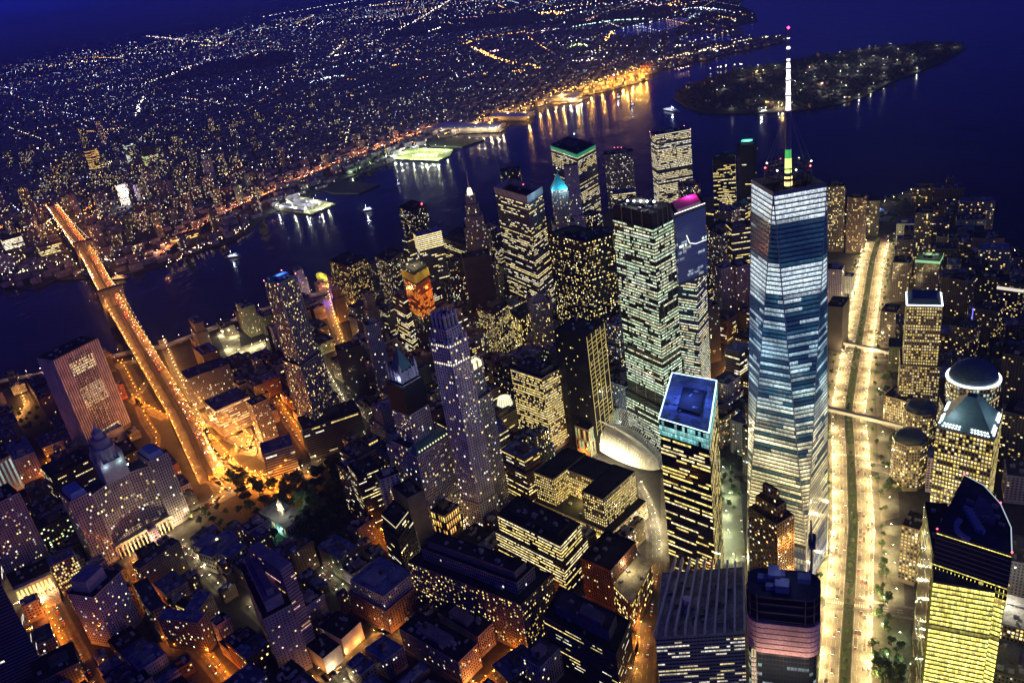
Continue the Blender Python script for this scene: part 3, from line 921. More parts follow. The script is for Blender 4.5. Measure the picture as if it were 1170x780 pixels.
REFS.append((*cen(pg), 'the tower with the blue roof court'))

# gold lit art deco block
h = 118
pg = foot((3, (855.5, 580), (888, 600), (907, 588)), h)
c = cen(pg)
r = building('office_tower', 'brick art deco tower with set back top and gold lit flank beside the avenue', [(pg, 0, h), (inset(pg, 5), h, 132), (inset(pg, 9.5), 132, 146)], st_('punch', bay=3.2, ww=.5, lit=.22), (.2, .13, .09), seed=45, equip=8, ribs=.6)
m_, r_e = np.array(at(888, 600, h)), np.array(at(907, 588, h)); e_f = unit(r_e-m_); n_f = np.array([e_f[1], -e_f[0]]); n_f = n_f if n_f@(CAM[:2]-m_) > 0 else -n_f
for k in (.1, .4, .7, 1.):
    p = m_+(r_e-m_)*k+n_f*6-np.array(c)
    for z in (8, 52, 92): lamp_light(r, (p[0], p[1], z), AMBER, 3600, 1, 'floodlight')
p = np.array(at(856, 628, 30)); lamp_light(r, (p[0]-c[0]+3, p[1]-c[1]+4, 20), YEL, 16000, 1, 'floodlight')
REFS.append((*c, 'the gold lit art deco tower'))

# slatted roof office
h = 96
pg = foot((3, (749, 729), (851, 722), (849, 648)), h)
r = building('office_building', 'wide pale office block with slatted sloping louvres over its roof', [(pg, 0, h)], st_('strip', bay=3, ww=.9, wh=.42, lit=.4, pal=(WHITE, CREAM, YEL), br=.9), (.34, .35, .38), seed=47, equip=30, house=False, roofc=(.5, .5, .52), glass=(.05, .055, .07))
mb = MB(); P0, P1, P2, P3 = (np.array(p) for p in (at(749, 729, h), at(851, 722, h), at(849, 648, h), at(772, 642, h)))
for k in range(10):
    t = k/9
    a, b = P0+(P1-P0)*t, P3+(P2-P3)*t
    ex = unit(P1-P0)
    for s in range(1):
        mb.prism(ccw([tuple(a-ex*.9), tuple(a+ex*.9), tuple(b+ex*.9), tuple(b-ex*.9)]), h+1.3, h+7.5, 0, True, True)
mb.build('roof_louvres', M['metal'], r, (.55, .56, .62), r.location)
mb = MB(); mb.lathe(*(P0*.45+P1*.15+P2*.15+P3*.25), [(3.6, h), (3.6, h+9), (3, h+9.3)], 20); mb.build('cooling_drum', M['metal'], r, (.6, .6, .65), r.location)
REFS.append((*cen(pg), 'the slatted roof office block'))

# the curved apartment tower still being built
h = 236
cc_ = np.array(at(895, 664, h))
ax = unit(np.array(at(924, 660, h))-np.array(at(866, 655, h))); ay = np.array([-ax[1], ax[0]])
def round_rect(c, w, d, rr, n=5, a=None):
    out = []
    for sx, sy, b in ((1, -1, -PI/2), (1, 1, 0), (-1, 1, PI/2), (-1, -1, PI)):
        for k in range(n+1):
            t = b+PI/2*k/n
            x, y = sx*(w/2-rr)+rr*math.cos(t), sy*(d/2-rr)+rr*math.sin(t)
            p = np.array(c)+ax*x+ay*y
            out.append(tuple(p))
    return out
W0 = 45; D0 = 27
pg = round_rect(cc_, W0, D0, 9)
root = empty('apartment_tower', (*cc_, 0), 'unfinished rounded glass apartment tower with peach netting below its blue roof', 'tower')
mb = MB(); mb.prism(pg, 0, 205, 0, True); mb.build('walls', M['metal'], root, (.02, .024, .03), root.location)
acc = ([], []); rng = np.random.default_rng(8)
stx = st_('curtain', bay=2.2, fh=4, ww=.86, wh=.7, lit=.3, br=.35)
fs = floor_states(stx, rng)
npg = len(ccw(pg)); pgc = ccw(pg)
for i in range(npg):
    p, q = pgc[i], pgc[(i+1) % npg]
    facet(acc, p, q, p, q, 5, 184, stx, rng, fs, None, (GREEN, COOL, (.5, 1, .7)), .2)
flush_windows(acc, root, (.015, .03, .035))
mb = MB()
for k in range(6):
    z = 186+k*4.4
    mb.prism(round_rect(cc_, W0+.9, D0+.9, 9), z, z+3.6, 0, True, True)
mb.build('netting', M['wall'], root, (.8, .58, .5), root.location)
mb = MB()
for z in (206, 213, 220, 227): mb.prism(round_rect(cc_, W0-1, D0-1, 8.5), z, z+1.2, 0, True, True)
for k in range(0, npg, 2): mb.bar((*pgc[k], 205), (*pgc[k], 236), .5)
mb.prism(round_rect(cc_, W0, D0, 9), 233, 234.2, 0, True, True)
mb.prism(round_rect(cc_, W0-9, D0-9, 5), 206, 233, 0)
mb.build('open_floors', M['wall'], root, (.07, .07, .085), root.location)
rg = random.Random(4)
for k in range(9):
    mb = MB()
    p = cc_+ax*(rg.random()-.5)*30+ay*(rg.random()-.5)*14
    mb.box(p[0], p[1], 234.2, 4+5*rg.random(), 3+4*rg.random(), 3+5*rg.random(), math.atan2(ax[1], ax[0]))
    mb.build('roof_unit', M['metal'], root, (.3, .31, .4), root.location)
mb = MB()       # the hoist up its left flank, lit floor by floor
ay_ = ay if ay@(CAM[:2]-cc_) > 0 else -ay
hp = cc_-ax*(W0/2-4)+ay_*(D0/2+2.2)
lt = MB()
for k in range(46):
    mb.box(hp[0], hp[1], 4+k*4, 3.4, 6, .5, math.atan2(ax[1], ax[0]))
    lt.box(*(hp-ax*.2), 6+k*4, 3.0, 6.3, .9, math.atan2(ax[1], ax[0]))
for s in (-1, 1): mb.bar((*(hp+ay*3*s), 0), (*(hp+ay*3*s), 192), .35)
mb.build('hoist', M['metal'], root, (.3, .3, .3), root.location)
lt.build('hoist_lights', emis(CREAM, .5), root, None, root.location)
for k in (-.36, 0, .36): lamp_light(root, (*(ax*W0*k+ay_*(D0/2+16)), 176), (1, .60, .46), 4600, 2, 'floodlight')
lamp_light(root, (0, 0, 252), (.35, .45, 1), 700, 2, 'roof_lamp')
FOOT.append((pgc, cc_, 26, 236)); [GUARD.append((p[0], p[1], z)) for p in pgc[::4] for z in (100, 160, 220)]
REFS.append((*cc_, 'the unfinished rounded tower'))
# its crane, a thing of its own
cp = cc_+ax*(W0/2-5)-ay_*(D0/2+4)
cr = empty('tower_crane', (*cp, 0), 'luffing tower crane standing at the side of the unfinished rounded tower', 'crane')
mb = MB(); mb.bar((*cp, 0), (*cp, 252), .8); mb.build('mast', M['metal'], cr, (.12, .05, .04), cr.location)
mb = MB(); mb.box(*cp, 252, 4, 6, 4); mb.build('cab', M['metal'], cr, (.08, .08, .15), cr.location)
mb = MB(); tip = np.array(at(926.5, 594, 282)); mb.bar((*cp, 256), (*tip, 282), .9, 0, 4, .5); mb.build('jib', M['metal'], cr, (.1, .08, .14), cr.location)
mb = MB(); bk_ = cp-(tip-cp)*.45; mb.bar((*cp, 255), (*bk_, 257), .8); mb.box(*bk_, 253, 4, 4, 4); mb.build('counterweight', M['metal'], cr, (.1, .1, .16), cr.location)

# ================================================================ bright yellow tower at the lower right, with its curved crown
h = 228
ap, lf, rt = at(1101.5, 544, h), at(1070.5, 607, h), at(1156, 634, h)
mid = at(1143, 577, h); m2 = at(1155, 604, h)
crown = ccw([tuple(lf), tuple(rt), tuple(m2), tuple(mid), tuple(at(1124, 556, h)), tuple(ap)])
hl = 196
A, B = at(1066, 664, hl), at(1137, 676, hl)
e = unit(B-A); nn = np.array([e[1], -e[0]]);  nn = nn if nn@(A-CAM[:2]) > 0 else -nn
front = ccw([tuple(A), tuple(B), tuple(B+nn*20), tuple(A+nn*20)])
A2, B2 = A-e*1.2, B+e*5
body = ccw([tuple(A2+nn*4), tuple(B2+nn*4), tuple(B2+nn*52+e*4), tuple(A2+nn*60)])
def gold(l, z, c, r):
    if 150 < z < 154: return l*.25
    if z < 150: return l*1.25
    return l
r = building('skyscraper', 'brilliant yellow lit office tower with quarter round roof at lower right', [(front, 0, hl), (crown, 0, h)], st_('office', bay=1.7, fh=4.2, ww=.9, wh=.68, lit=3, mode='point', pal=((1, .86, .16), (.92, .9, .22), (1, .8, .2)), br=1.7), (.16, .15, .09), seed=51, equip=8, house=False, litf=gold, roofc=(.05, .06, .1), ribs=.5, ribcol=(.3, .28, .14), glass=(.02, .03, .05))
lit_edge(r, [(*p, h+1.4) for p in (at(1101.5, 544, h), at(1124, 556, h), mid, m2, rt)], .35, COOL, .55)
cr_c = cen(crown)
roof_block(r, crown, h, 3, .35, (.14, .15, .2), (.02, .05))
for p in (ap, lf, rt, mid): beacon(r, *p, h+2.4, (1, .05, .1), 7, .8)
acc = ([], [])
mb = MB()
for i in range(len(crown)):
    p, q = crown[i], crown[(i+1) % len(crown)]
    for z in (203, 207, 211, 215, 219, 223): mb.bar((p[0], p[1], z), (q[0], q[1], z), .7)
mb.build('louvre_screen', M['metal'], r, (.4, .4, .42), r.location)
mb = MB(); mb.prism(inset(crown, -.4), 200, 226.5, 0, False); mb.build('screen_wall', M['metal'], r, (.03, .03, .035), r.location)
amb = ([], []); rng = np.random.default_rng(12); co = inset(crown, -.8)
for i in range(len(co)): facet(amb, co[i], co[(i+1) % len(co)], co[i], co[(i+1) % len(co)], 184, 200, st_('office', bay=2.4, fh=5, ww=.85, wh=.7, lit=.5, br=1.0, pal=((1, .66, .16), YEL)), rng, [.6, .3, .5])
flush_windows(amb, r, name='amber_storeys')
for k in range(7): mb = MB(); mb.box(*(np.array(at(1106+k*2.2, 583+k*4, 229))), 228.2, 3, 6, 3.4, .9); mb.build('roof_fan', M['metal'], r, (.3, .33, .45), r.location)
mb = MB()
for k in range(9):
    a0, a1 = -.9+k*.2, -.7+k*.2; q = np.array(at(1118, 606, 229))
    mb.prism(ccw([tuple(q+15*np.array([math.cos(t), math.sin(t)])*f) for t, f in ((a0, 1), (a1, 1), (a1, .8), (a0, .8))]), 228.2, 231)
mb.build('curved_screen', M['metal'], r, (.3, .33, .5), r.location)
pgl = foot((3, (1057, 573), (1064, 627), (1086, 605)), 206)
REFS.append((*cr_c, 'the brilliant yellow tower'))
H('office_wing', 'dark glass wing with faint yellow panes left of the brilliant yellow tower', (2, (1056, 574), (1066, 632), 16), 200, st_('curtain', bay=2.5, lit=.25, br=.5, pal=(YEL, (.8, .85, .4))), (.06, .06, .04), house=False, equip=3, glass=(.06, .06, .03))

# ================================================================ the group with shaped copper roofs west of the avenue
def shaped(name, label, corners, hs, style, wall, kind, htop, ref, **kw):
    pg = rect3(*corners, hs)
    r = building(name, label, [(inset(pg, -2.5), 0, hs*.55, None), (pg, hs*.55, hs)], style, wall, house=False, equip=0, **kw)
    REFS.append((*cen(pg), ref))
    return r, ccw(pg)
gran = (.2, .16, .12)
full = st_('full', bay=2.6, fh=3.9, ww=.66, wh=.62, lit=.85, pal=(YEL, (1, .8, .2), CREAM), br=1.25)
r, pg = shaped('office_tower', 'square office tower with lit yellow windows under a glowing pyramid roof', ((1070, 488), (1136, 504), (1146, 474)), 192, full, gran, 'pyr', 224, 'the pyramid roofed tower', seed=61)
c = np.array(cen(pg))
mb = MB(); mb.prism(pg, 192, 219, 0, True, False, [tuple(c+(np.array(p)-c)*.16) for p in pg]); mb.build('pyramid_roof', M['metal'], r, (.10, .17, .16), r.location)
q = [np.array(p) for p in pg]
near = sorted(q, key=lambda p: np.hypot(*(p-CAM[:2])))
mb = MB()
for i in range(4):
    p0, p1 = q[i], q[(i+1) % 4]
    for t in (.08, .14, .2, .26, .32, .38, .62, .68, .74, .80, .86, .92):
        for s in (.06, .12):
            x = p0+(p1-p0)*t; x = x+(c-x)*s
            mb.box(x[0], x[1], 192+27*s/.84+.2, 1.3, 1.3, .9)
mb.build('roof_lights', emis((.85, .97, 1), 3.2), r, None, r.location)
for s in (-1, 1): lamp_light(r, (s*24, 16, 212), (.7, .9, 1), 4200, 2.5)
r, pg = H('office_tower', 'dim granite tower with flat stepped top outlined in white lights', (2, (1036, 350), (1077, 351), 40), 170, st_('full', bay=2.7, fh=3.9, ww=.6, wh=.55, lit=.62, br=1.0), gran, 'the white outlined flat topped tower', house=False, equip=0, podium=(3, 90))
t2 = inset(pg, 6); mb = MB(); mb.prism(pg, 171.2, 178, 0, True, False, t2); mb.build('sloping_roof', M['metal'], r, (.08, .14, .15), r.location)
lit_edge(r, [(*p, 171.8) for p in pg], .75, (.85, .95, 1), 3, 'edge_lights', True)
h = 178
dc = np.array(at(1112, 432, h)); rad = .5*math.dist(at(1081, 430, h), at(1143, 430, h))
pg = [tuple(dc+rad*1.0*np.array([math.cos(PI/8+k*PI/4), math.sin(PI/8+k*PI/4)])) for k in range(8)]
r = building('office_tower', 'granite tower under a dark shallow dome ringed with white lights', [(inset(pg, -4), 0, 150, None), (pg, 150, h)], st_('full', bay=2.7, lit=.6, br=.8, pal=((.7, 1, .8), CREAM, YEL)), gran, seed=66, house=False, equip=0)
mb = MB(); mb.lathe(*dc, [(rad*.93*math.cos(t), h+1+19*math.sin(t)) for t in np.linspace(0, PI/2-.04, 9)], 32); mb.build('dome', M['metal'], r, (.07, .12, .13), r.location, smooth=True)
mb = MB()
for k in range(64):
    a = 2*PI*k/64; mb.box(dc[0]+rad*.97*math.cos(a), dc[1]+rad*.97*math.sin(a), h+1.2, 2.0, 2.0, 1.4, a)
mb.build('ring_lights', emis((.85, .93, 1), 3.6), r, None, r.location)
REFS.append((*dc, 'the ringed dome tower'))
for (px, py, hh, lab) in ((1052, 466, 62, 'low octagonal granite pavilion with dark dome behind its twin by the footbridge'), (1040, 500, 62, 'low octagonal granite pavilion with dark dome at the end of the footbridge')):
    c = np.array(at(px, py, hh)); pg = [tuple(c+19*np.array([math.cos(PI/8+k*PI/4), math.sin(PI/8+k*PI/4)])) for k in range(8)]
    r = building('domed_pavilion', lab, [(pg, 0, hh)], st_('full', bay=2.6, lit=.5, br=.9), gran, house=False, equip=0, seed=px)
    mb = MB(); mb.lathe(*c, [(17*math.cos(t), hh+.5+10*math.sin(t)) for t in np.linspace(0, PI/2-.04, 7)], 24); mb.build('dome', M['metal'], r, (.05, .075, .08), r.location, smooth=True)
H('office_building', 'granite annex with yellow lit grid of windows between the two domed pavilions', (2, (1010, 452), (1046, 462), 30), 45, st_('full', bay=2.6, lit=.75, br=1.1), gran, house=False, equip=5)
H('office_building', 'slim stone annex with lit lower windows left of the yellow tower', (2, (1030, 600), (1050, 606), 26), 70, st_('full', bay=3, lit=.7, br=1.0), gran, house=False, equip=4)
# ================================================================ civic towers, left and centre
# pale stone apartment tower with stepped crown
h = 256
pg = foot((3, (491, 387), (512, 391), (532, 381)), h)
stp = st_('punch', bay=3.3, fh=3.75, ww=.42, wh=.58, lit=.12, br=1.5, pal=(YEL, CREAM, WHITE))
t2, t3 = inset(pg, 2.2), inset(pg, 4.5)
def crownlit(l, z, c, r):
    if 225 < z < 229 or 247 < z < 251: return np.where(r.random(len(l)) < .8, 1.3, l)
    return l
r = building('apartment_tower', 'tall slim pale stone tower with arched stepped crown, tallest of the stone towers', [(inset(pg, -1.5), 0, 40, None), (pg, 40, 252), (t2, 252, 268), (t3, 268, 282, 'blank')], stp, (.78, .70, .72), seed=72, house=False, equip=4, ribs=.8, litf=crownlit, glass=(.02, .02, .04))
mb = MB()
for i in range(4):
    p, q = np.array(t3[i]), np.array(t3[(i+1) % 4])
    for t in (0, .33, .66):
        x = p+(q-p)*t; mb.box(x[0], x[1], 268, 2.2, 2.2, 19, 0)
    p, q = np.array(pg[i]), np.array(pg[(i+1) % 4])
    for t in (0, .2, .8): x = p+(q-p)*t; mb.box(x[0], x[1], 250, 2, 2, 8, 0)
mb.build('crown_piers', M['wall'], r, (.75, .68, .7), r.location)
mb = MB()
for i in range(4):
    p, q = np.array(t3[i]), np.array(t3[(i+1) % 4]); e = unit(q-p); n = np.array([e[1], -e[0]])
    for t in (.165, .5, .83):
        x = p+(q-p)*t+n*.2; L = math.dist(p, q)*.2
        mb.poly([(*(x-e*L/2), 270), (*(x+e*L/2), 270), (*(x+e*L/2), 280), (*x, 281.5), (*(x-e*L/2), 280)])
mb.build('arched_openings', M['metal'], r, (.01, .01, .015), r.location)
REFS.append((*cen(pg), 'the tall slim pale stone tower'))

# gothic tower with copper pyramid
tc = np.array(at(453, 394, 241))
br = math.radians(90-31); U = np.array([math.cos(br), math.sin(br)]); V = np.array([U[1], -U[0]])
def sq(c, w, d=None): d = d or w; return ccw([tuple(c+U*a*d/2+V*b*w/2) for a, b in ((1, 1), (1, -1), (-1, -1), (-1, 1))])
stg = st_('punch', bay=2.7, fh=3.9, ww=.5, wh=.6, lit=.16, br=1.3)
# wings of the base either side of a light court, ahead of the tower
wl, wr = sq(tc-V*0+np.array([0, 0])+V*-19+U*-2, 18, 56), sq(tc+V*19+U*-2, 18, 56)
r = building('gothic_skyscraper', 'cream gothic tower with green copper pyramid top and dark wrapped shaft', [(wl, 0, 112, None), (wr, 0, 112, None), (sq(tc+U*4, 32, 44), 0, 120, None), (sq(tc, 30.5), 0, 158, None), (sq(tc, 27), 158, 196, 'blank')], stg, (.62, .56, .55), seed=75, house=False, equip=0, ribs=.9)
mb = MB(); mb.prism(sq(tc, 31.5), 160, 196, 0, True, True); mb.build('scaffold_wrap', M['wall'], r, (.012, .012, .015), r.location)
mb = MB(); s20 = sq(tc, 23)
mb.prism(s20, 199, 212, 0)
for i in range(4):
    p, q = np.array(s20[i]), np.array(s20[(i+1) % 4])
    for t in (0, .25, .5, .75):
        x = p+(q-p)*t; big = t == 0
        mb.prism(sq(x, 2.4 if big else 1.2), 199, 218 if big else 213, 0, False)
        mb.prism(sq(x, 2.4 if big else 1.2), 218 if big else 213, 225 if big else 216, 0, False, False, sq(x, .2))
mb.build('pinnacles', M['wall'], r, (.42, .4, .46), r.location)
mb = MB(); mb.prism(sq(tc, 19), 211, 236, 0, True, False, sq(tc, 2.4)); mb.bar((*tc, 236), (*tc, 243), .9, 0, 6, .2); mb.build('copper_roof', M['metal'], r, (.07, .24, .24), r.location)
beacon(r, *tc, 241, CREAM, 6, 1.1, 'lantern')
for k in range(4): lamp_light(r, (19*math.cos(k*PI/2+.4), 19*math.sin(k*PI/2+.4), 204), (.55, .7, 1), 1300, 1, 'floodlight')
for w, nm in ((wl, 'mansard_roof'), (wr, 'mansard_roof')):
    mb = MB(); mb.prism(w, 113.2, 122, 0, True, False, inset(w, 5)); mb.build(nm, M['metal'], r, (.05, .16, .17), r.location)
    lt = MB()
    for i in range(4):
        p, q = np.array(w[i]), np.array(w[(i+1) % 4])
        k = int(math.dist(p, q)/5)
        for j in range(k):
            x = p+(q-p)*(j+.5)/k; x = x+(np.array(cen(w))-x)*.13
            lt.box(x[0], x[1], 115.5, 1.1, 1.1, 1.5)
    lt.build('dormer_lights', emis(CREAM, 1.6), r, None, r.location)
REFS.append((*tc, 'the copper topped gothic tower'))

r, pg = H('apartment_tower', 'slender stone tower with brilliant white lit crown beside the tall pale stone tower', (3, (534, 421), (541, 425), (552, 418)), 200, st_('punch', bay=3, lit=.16), (.36, .33, .36), house=False, ref='the white crowned slender tower', podium=(3.5, 165))
mb = MB(); mb.prism(inset(pg, 1), 201, 208, 0, False); mb.build('lit_crown', emis(CREAM, 1.5), r, None, r.location)
mb = MB()
for p in pg+[tuple((np.array(pg[i])+pg[(i+1) % 4])/2) for i in range(4)]: mb.box(*p, 201, 1.6, 1.6, 10)
mb.build('crown_piers', M['wall'], r, PALE, r.location)

# wavy steel residential tower
h = 262
pg = foot((3, (302, 322), (318, 326), (338, 314)), h)
tiers = [(inset(pg, -5), 0, 140, None), (pg, 140, h, None)]
r = building('apartment_tower', 'tall rippled steel apartment tower by the river with yellow windows and blue roof plant', tiers, st_('resi', bay=2.6, fh=3.3, ww=.55, wh=.55, lit=.27, br=1.6), (.30, .28, .27), seed=81, house=True, hcol=(.3, .34, .5), equip=6)
mb = MB(); rg = random.Random(9)
for tp, z0, z1 in ((inset(pg, -5), 3, 140), (pg, 140, h)):
    for i in range(4):
        p, q = np.array(tp[i]), np.array(tp[(i+1) % 4]); e = unit(q-p); n = np.array([e[1], -e[0]]); L = math.dist(p, q); k = max(3, int(L/4.2))
        for j in range(k+1):
            ph = rg.random()*6
            last = None
            for z in np.arange(z0, z1+.1, 9.5):
                w = .8+1.1*(.5+.5*math.sin(z*.045+ph+j*.9))
                x = p+(q-p)*j/k+n*w*.55
                if last is not None: mb.bar(last, (*x, min(z, z1)), .55, 0, 4)
                last = (*x, z)
mb.build('rippled_ribs', M['metal'], r, (.36, .35, .36), r.location)
for p in pg: beacon(r, *p, h+2, (1, .2, .3), 7, .9)
lamp_light(r, (0, 0, h+14), (.1, .3, 1), 7000, 2)
REFS.append((*cen(pg), 'the rippled steel apartment tower'))

# ribbed stone slab by the bridge
h = 165
pg = foot((2, (61, 412), (111, 387), 42), h)
stq = st_('blank') if False else None
r = building('office_tower', 'windowless ribbed purple stone slab with one panel of small lit windows beside the bridge', [(pg, 0, h)], None, (.12, .105, .13), seed=83, house=False, equip=10, roofc=ROOF_DARK)
front = sorted(range(4), key=lambda i: -((np.array(pg[i])+pg[(i+1) % 4])/2-np.array(cen(pg)))@(CAM[:2]-np.array(cen(pg))))[0]
A, B = np.array(pg[front]), np.array(pg[(front+1) % 4]); e = unit(B-A); n = np.array([e[1], -e[0]]); L = math.dist(A, B)
mb = MB()
for i in range(4):
    p, q = np.array(pg[i]), np.array(pg[(i+1) % 4]); k = int(math.dist(p, q)/3.8); a = math.atan2(*(q-p)[::-1])
    for j in range(k+1):
        x = p+(q-p)*j/k
        mb.box(x[0], x[1], 10, 1.8, 2.0, h-10, a)
mb.build('piers', M['wall'], r, (.5, .44, .52), r.location)
acc = ([], []); rng = np.random.default_rng(2)
def pearl(l, z, c, rr):
    on = (128 < z < 147)*1.+(70 < z < 106)*.5+(16 < z < 24)*.9
    return on*(rr.random(len(l)) < .85)*(.6+.6*rr.random(len(l)))+(rr.random(len(l)) < .05)*.3
A1, B1 = A+(B-A)*.25+n*1.2, A+(B-A)*.78+n*1.2
facet(acc, A1, B1, A1, B1, 12, 158, st_('punch', bay=2.6, fh=4.4, ww=.5, wh=.5, br=1.5, pal=(CREAM, CREAM, WARM)), rng, [1], pearl)
flush_windows(acc, r, (.02, .02, .03))
H('plant_block', 'blue roofed low annex at the foot of the ribbed stone slab', (2, (113, 500), (140, 487), 24), 22, None, (.3, .3, .36), roofc=(.3, .34, .5), house=False, equip=5)
REFS.append((*cen(pg), 'the ribbed stone slab'))

# the U shaped municipal block with its wedding cake tower
h = 104
A, B = at(80, 574, h), at(191, 517, h)
e = unit(B-A); n = np.array([e[1], -e[0]]); n = n if n@(CAM[:2]-A) > 0 else -n
L = math.dist(A, B)
wing1 = ccw([tuple(A), tuple(A+e*L*.2), tuple(A+e*L*.2-n*38), tuple(A-n*38)])
wing2 = ccw([tuple(B-e*L*.2), tuple(B), tuple(B-n*38), tuple(B-e*L*.2-n*38)])
cpts = [A+e*L*(.2+.6*t)-n*(6+11*math.sin(PI*t)) for t in np.linspace(0, 1, 7)]
centre = ccw([tuple(p) for p in cpts]+[tuple(A+e*L*.8-n*37), tuple(A+e*L*.2-n*37)])
stm = st_('punch', bay=3.1, fh=4.0, ww=.46, wh=.62, lit=.13, br=1.5, pal=(CREAM, YEL, WHITE))
r = building('municipal_building', 'huge U shaped limestone government block with wedding cake tower and lit colonnade', [(wing1, 0, h, None), (wing2, 0, h, None), (centre, 0, h-9, None)], stm, (.44, .39, .42), seed=85, house=False, equip=0, ribs=.7, roofc=ROOF_GREY)
for w in (wing1, wing2):
    mb = MB(); mb.prism(inset(w, 3), h+.1, h+7, 0, True, False, inset(w, 5)); mb.build('blue_roof', M['metal'], r, (.28, .36, .6), r.location)
tcn = np.array(A+e*L*.5-n*24)
mb = MB()
mb.prism(ccw([tuple(tcn+e*a*15+n*b*14) for a, b in ((1, 1), (1, -1), (-1, -1), (-1, 1))]), h-8, 124, 0)
mb.lathe(*tcn, [(12, 124), (12, 140), (12.6, 140.4), (12.6, 141.5), (9, 141.6), (9, 153), (9.6, 153.5), (6, 154), (6, 162), (6.5, 162.4), (3, 166), (1.5, 170), (.4, 177)], 20)
for k in range(16):
    a = 2*PI*k/16; mb.bar((tcn[0]+13.2*math.cos(a), tcn[1]+13.2*math.sin(a), 124), (tcn[0]+13.2*math.cos(a), tcn[1]+13.2*math.sin(a), 141), .6, 0, 6)
    mb.bar((tcn[0]+10*math.cos(a), tcn[1]+10*math.sin(a), 141), (tcn[0]+10*math.cos(a), tcn[1]+10*math.sin(a), 153), .45, 0, 6)
for a, b in ((13, 12), (-13, 12), (13, -12), (-13, -12)):
    x = tcn+e*a+n*b; mb.lathe(*x, [(3, 124), (3, 131), (3.3, 131.2), (1.5, 134), (.2, 138)], 10)
mb.build('tiered_tower', M['wall'], r, (.40, .42, .46), r.location)
mb = MB(); k0 = 15
for k in range(k0):
    x = A+e*L*(.22+.56*k/(k0-1))+n*2
    mb.lathe(*x, [(1.1, 0), (1, 17)], 8)
x0 = A+e*L*.2+n*3.2; x1 = A+e*L*.8+n*3.2
mb.prism(ccw([tuple(x0), tuple(x1), tuple(x1-n*9), tuple(x0-n*9)]), 17, 20.5, 0, True, True)
mb.build('colonnade', M['wall'], r, (.45, .4, .33), r.location)
for k in range(5):
    x = A+e*L*(.35+.16*k)+n*12-np.array(r.location[:2])
    lamp_light(r, (*x, 9), (1, .75, .35), 8500, 1, 'floodlight')
lamp_light(r, (*(tcn+n*17+e*9-np.array(r.location[:2])), 120), (.7, 1, .9), 480, 1, 'floodlight')
lamp_light(r, (*(tcn+n*17-e*9-np.array(r.location[:2])), 120), (.7, .9, 1), 380, 1, 'floodlight')
beacon(r, *(tcn+n*14+e*16), 110, (.8, 1, .95), 14, 1.1, 'floodlight_head')
REFS.append((*tcn, 'the U shaped government block'))
for k in (.3, .5, .7, .9): GUARD.append((*(A+e*L*k+n*3), 9))

PUN, DIM, OFF, STRIP, RES, CUR, FULL = (ST[k] for k in ('punch', 'dim', 'office', 'strip', 'resi', 'curtain', 'full'))
# ---- far left
H('courthouse', 'courthouse with tall white lit window strips at the left edge', (2, (-22, 540), (12, 520), 40), 62, st_('curtain', bay=6, fh=50, ww=.45, wh=.9, lit=1, br=.35, pal=((.8, 1, .85),), mode='point'), (.3, .26, .27), ref='the courthouse of white strips', equip=4)
H('office_building', 'dark slab with short rows of cream windows behind the government block', (2, (58, 546), (104, 524), 48), 58, st_('strip', bay=2.4, ww=.7, wh=.4, lit=.28, br=1.7), (.06, .05, .05), equip=8)
H('office_tower', 'purple grey tower with a cluster of yellow windows at the left edge', (2, (-28, 588), (22, 563), 40), 118, st_('punch', lit=.16, bay=3), (.34, .3, .36), ref='the purple grey left edge tower', ribs=.5)
H('courthouse', 'low curved courthouse with pale green lit windows left of the government block', (2, (44, 606), (92, 582), 26), 40, st_('punch', lit=.4, bay=4, pal=((.8, 1, .45), YEL)), (.12, .1, .09), roofc=ROOF_DARK)
r, pg = H('courthouse', 'low courthouse with a row of glowing columns above its lit steps', (2, (4, 676), (58, 653), 34), 30, None, (.4, .36, .32), ref='the courthouse with glowing columns', house=False, equip=6, roofc=ROOF_DARK)
front = max(range(4), key=lambda i: ((np.array(pg[i])+pg[(i+1) % 4])/2-np.array(cen(pg)))@unit(CAM[:2]-np.array(cen(pg))))
A, B = np.array(pg[front]), np.array(pg[(front+1) % 4]); e = unit(B-A); n = np.array([e[1], -e[0]])
mb, lt = MB(), MB()
for k in range(12):
    x = A+(B-A)*(k+.5)/12
    mb.lathe(*(x+n*3.4), [(1.2, 8), (1.05, 26)], 10)
    y = A+(B-A)*(k+1)/12+n*.4
    if k < 11: lt.box(y[0], y[1], 10, 3.2, .5, 14, math.atan2(e[1], e[0]))
mb.prism(ccw([tuple(A+n*5), tuple(B+n*5), tuple(B), tuple(A)]), 26, 30, 0, True, True)
for s in range(8): mb.prism(ccw([tuple(A+n*(6+2.4*(8-s))), tuple(B+n*(6+2.4*(8-s))), tuple(B+n*.1), tuple(A+n*.1)]), s, s+1, 0)
mb.build('portico', M['wall'], r, (.42, .38, .33), r.location)
lt.build('lit_openings', emis(YEL, 1.3), r, None, r.location)
for k in (.1, .35, .65, .9):
    x = A+(B-A)*k+n*9-np.array(r.location[:2]); lamp_light(r, (*x, 14), (1, .7, .35), 2600, 1, 'floodlight')
H('office_building', 'small blue roofed block with bright yellow windows right of the glowing columns', (2, (57, 648), (86, 634), 22), 46, st_('full', lit=.6, bay=2.6), (.2, .19, .22), roofc=(.3, .34, .5))
r, pg = H('office_building', 'broad purple stone block with rows of black windows and a high penthouse', (2, (107, 683), (138, 653), 36), 72, st_('punch', bay=3.1, ww=.44, wh=.5, lit=.12), (.44, .37, .44), ref='the broad purple stone block', house=False)
roof_block(r, pg, 72, 15, .62, (.36, .31, .38), (-.05, .1))
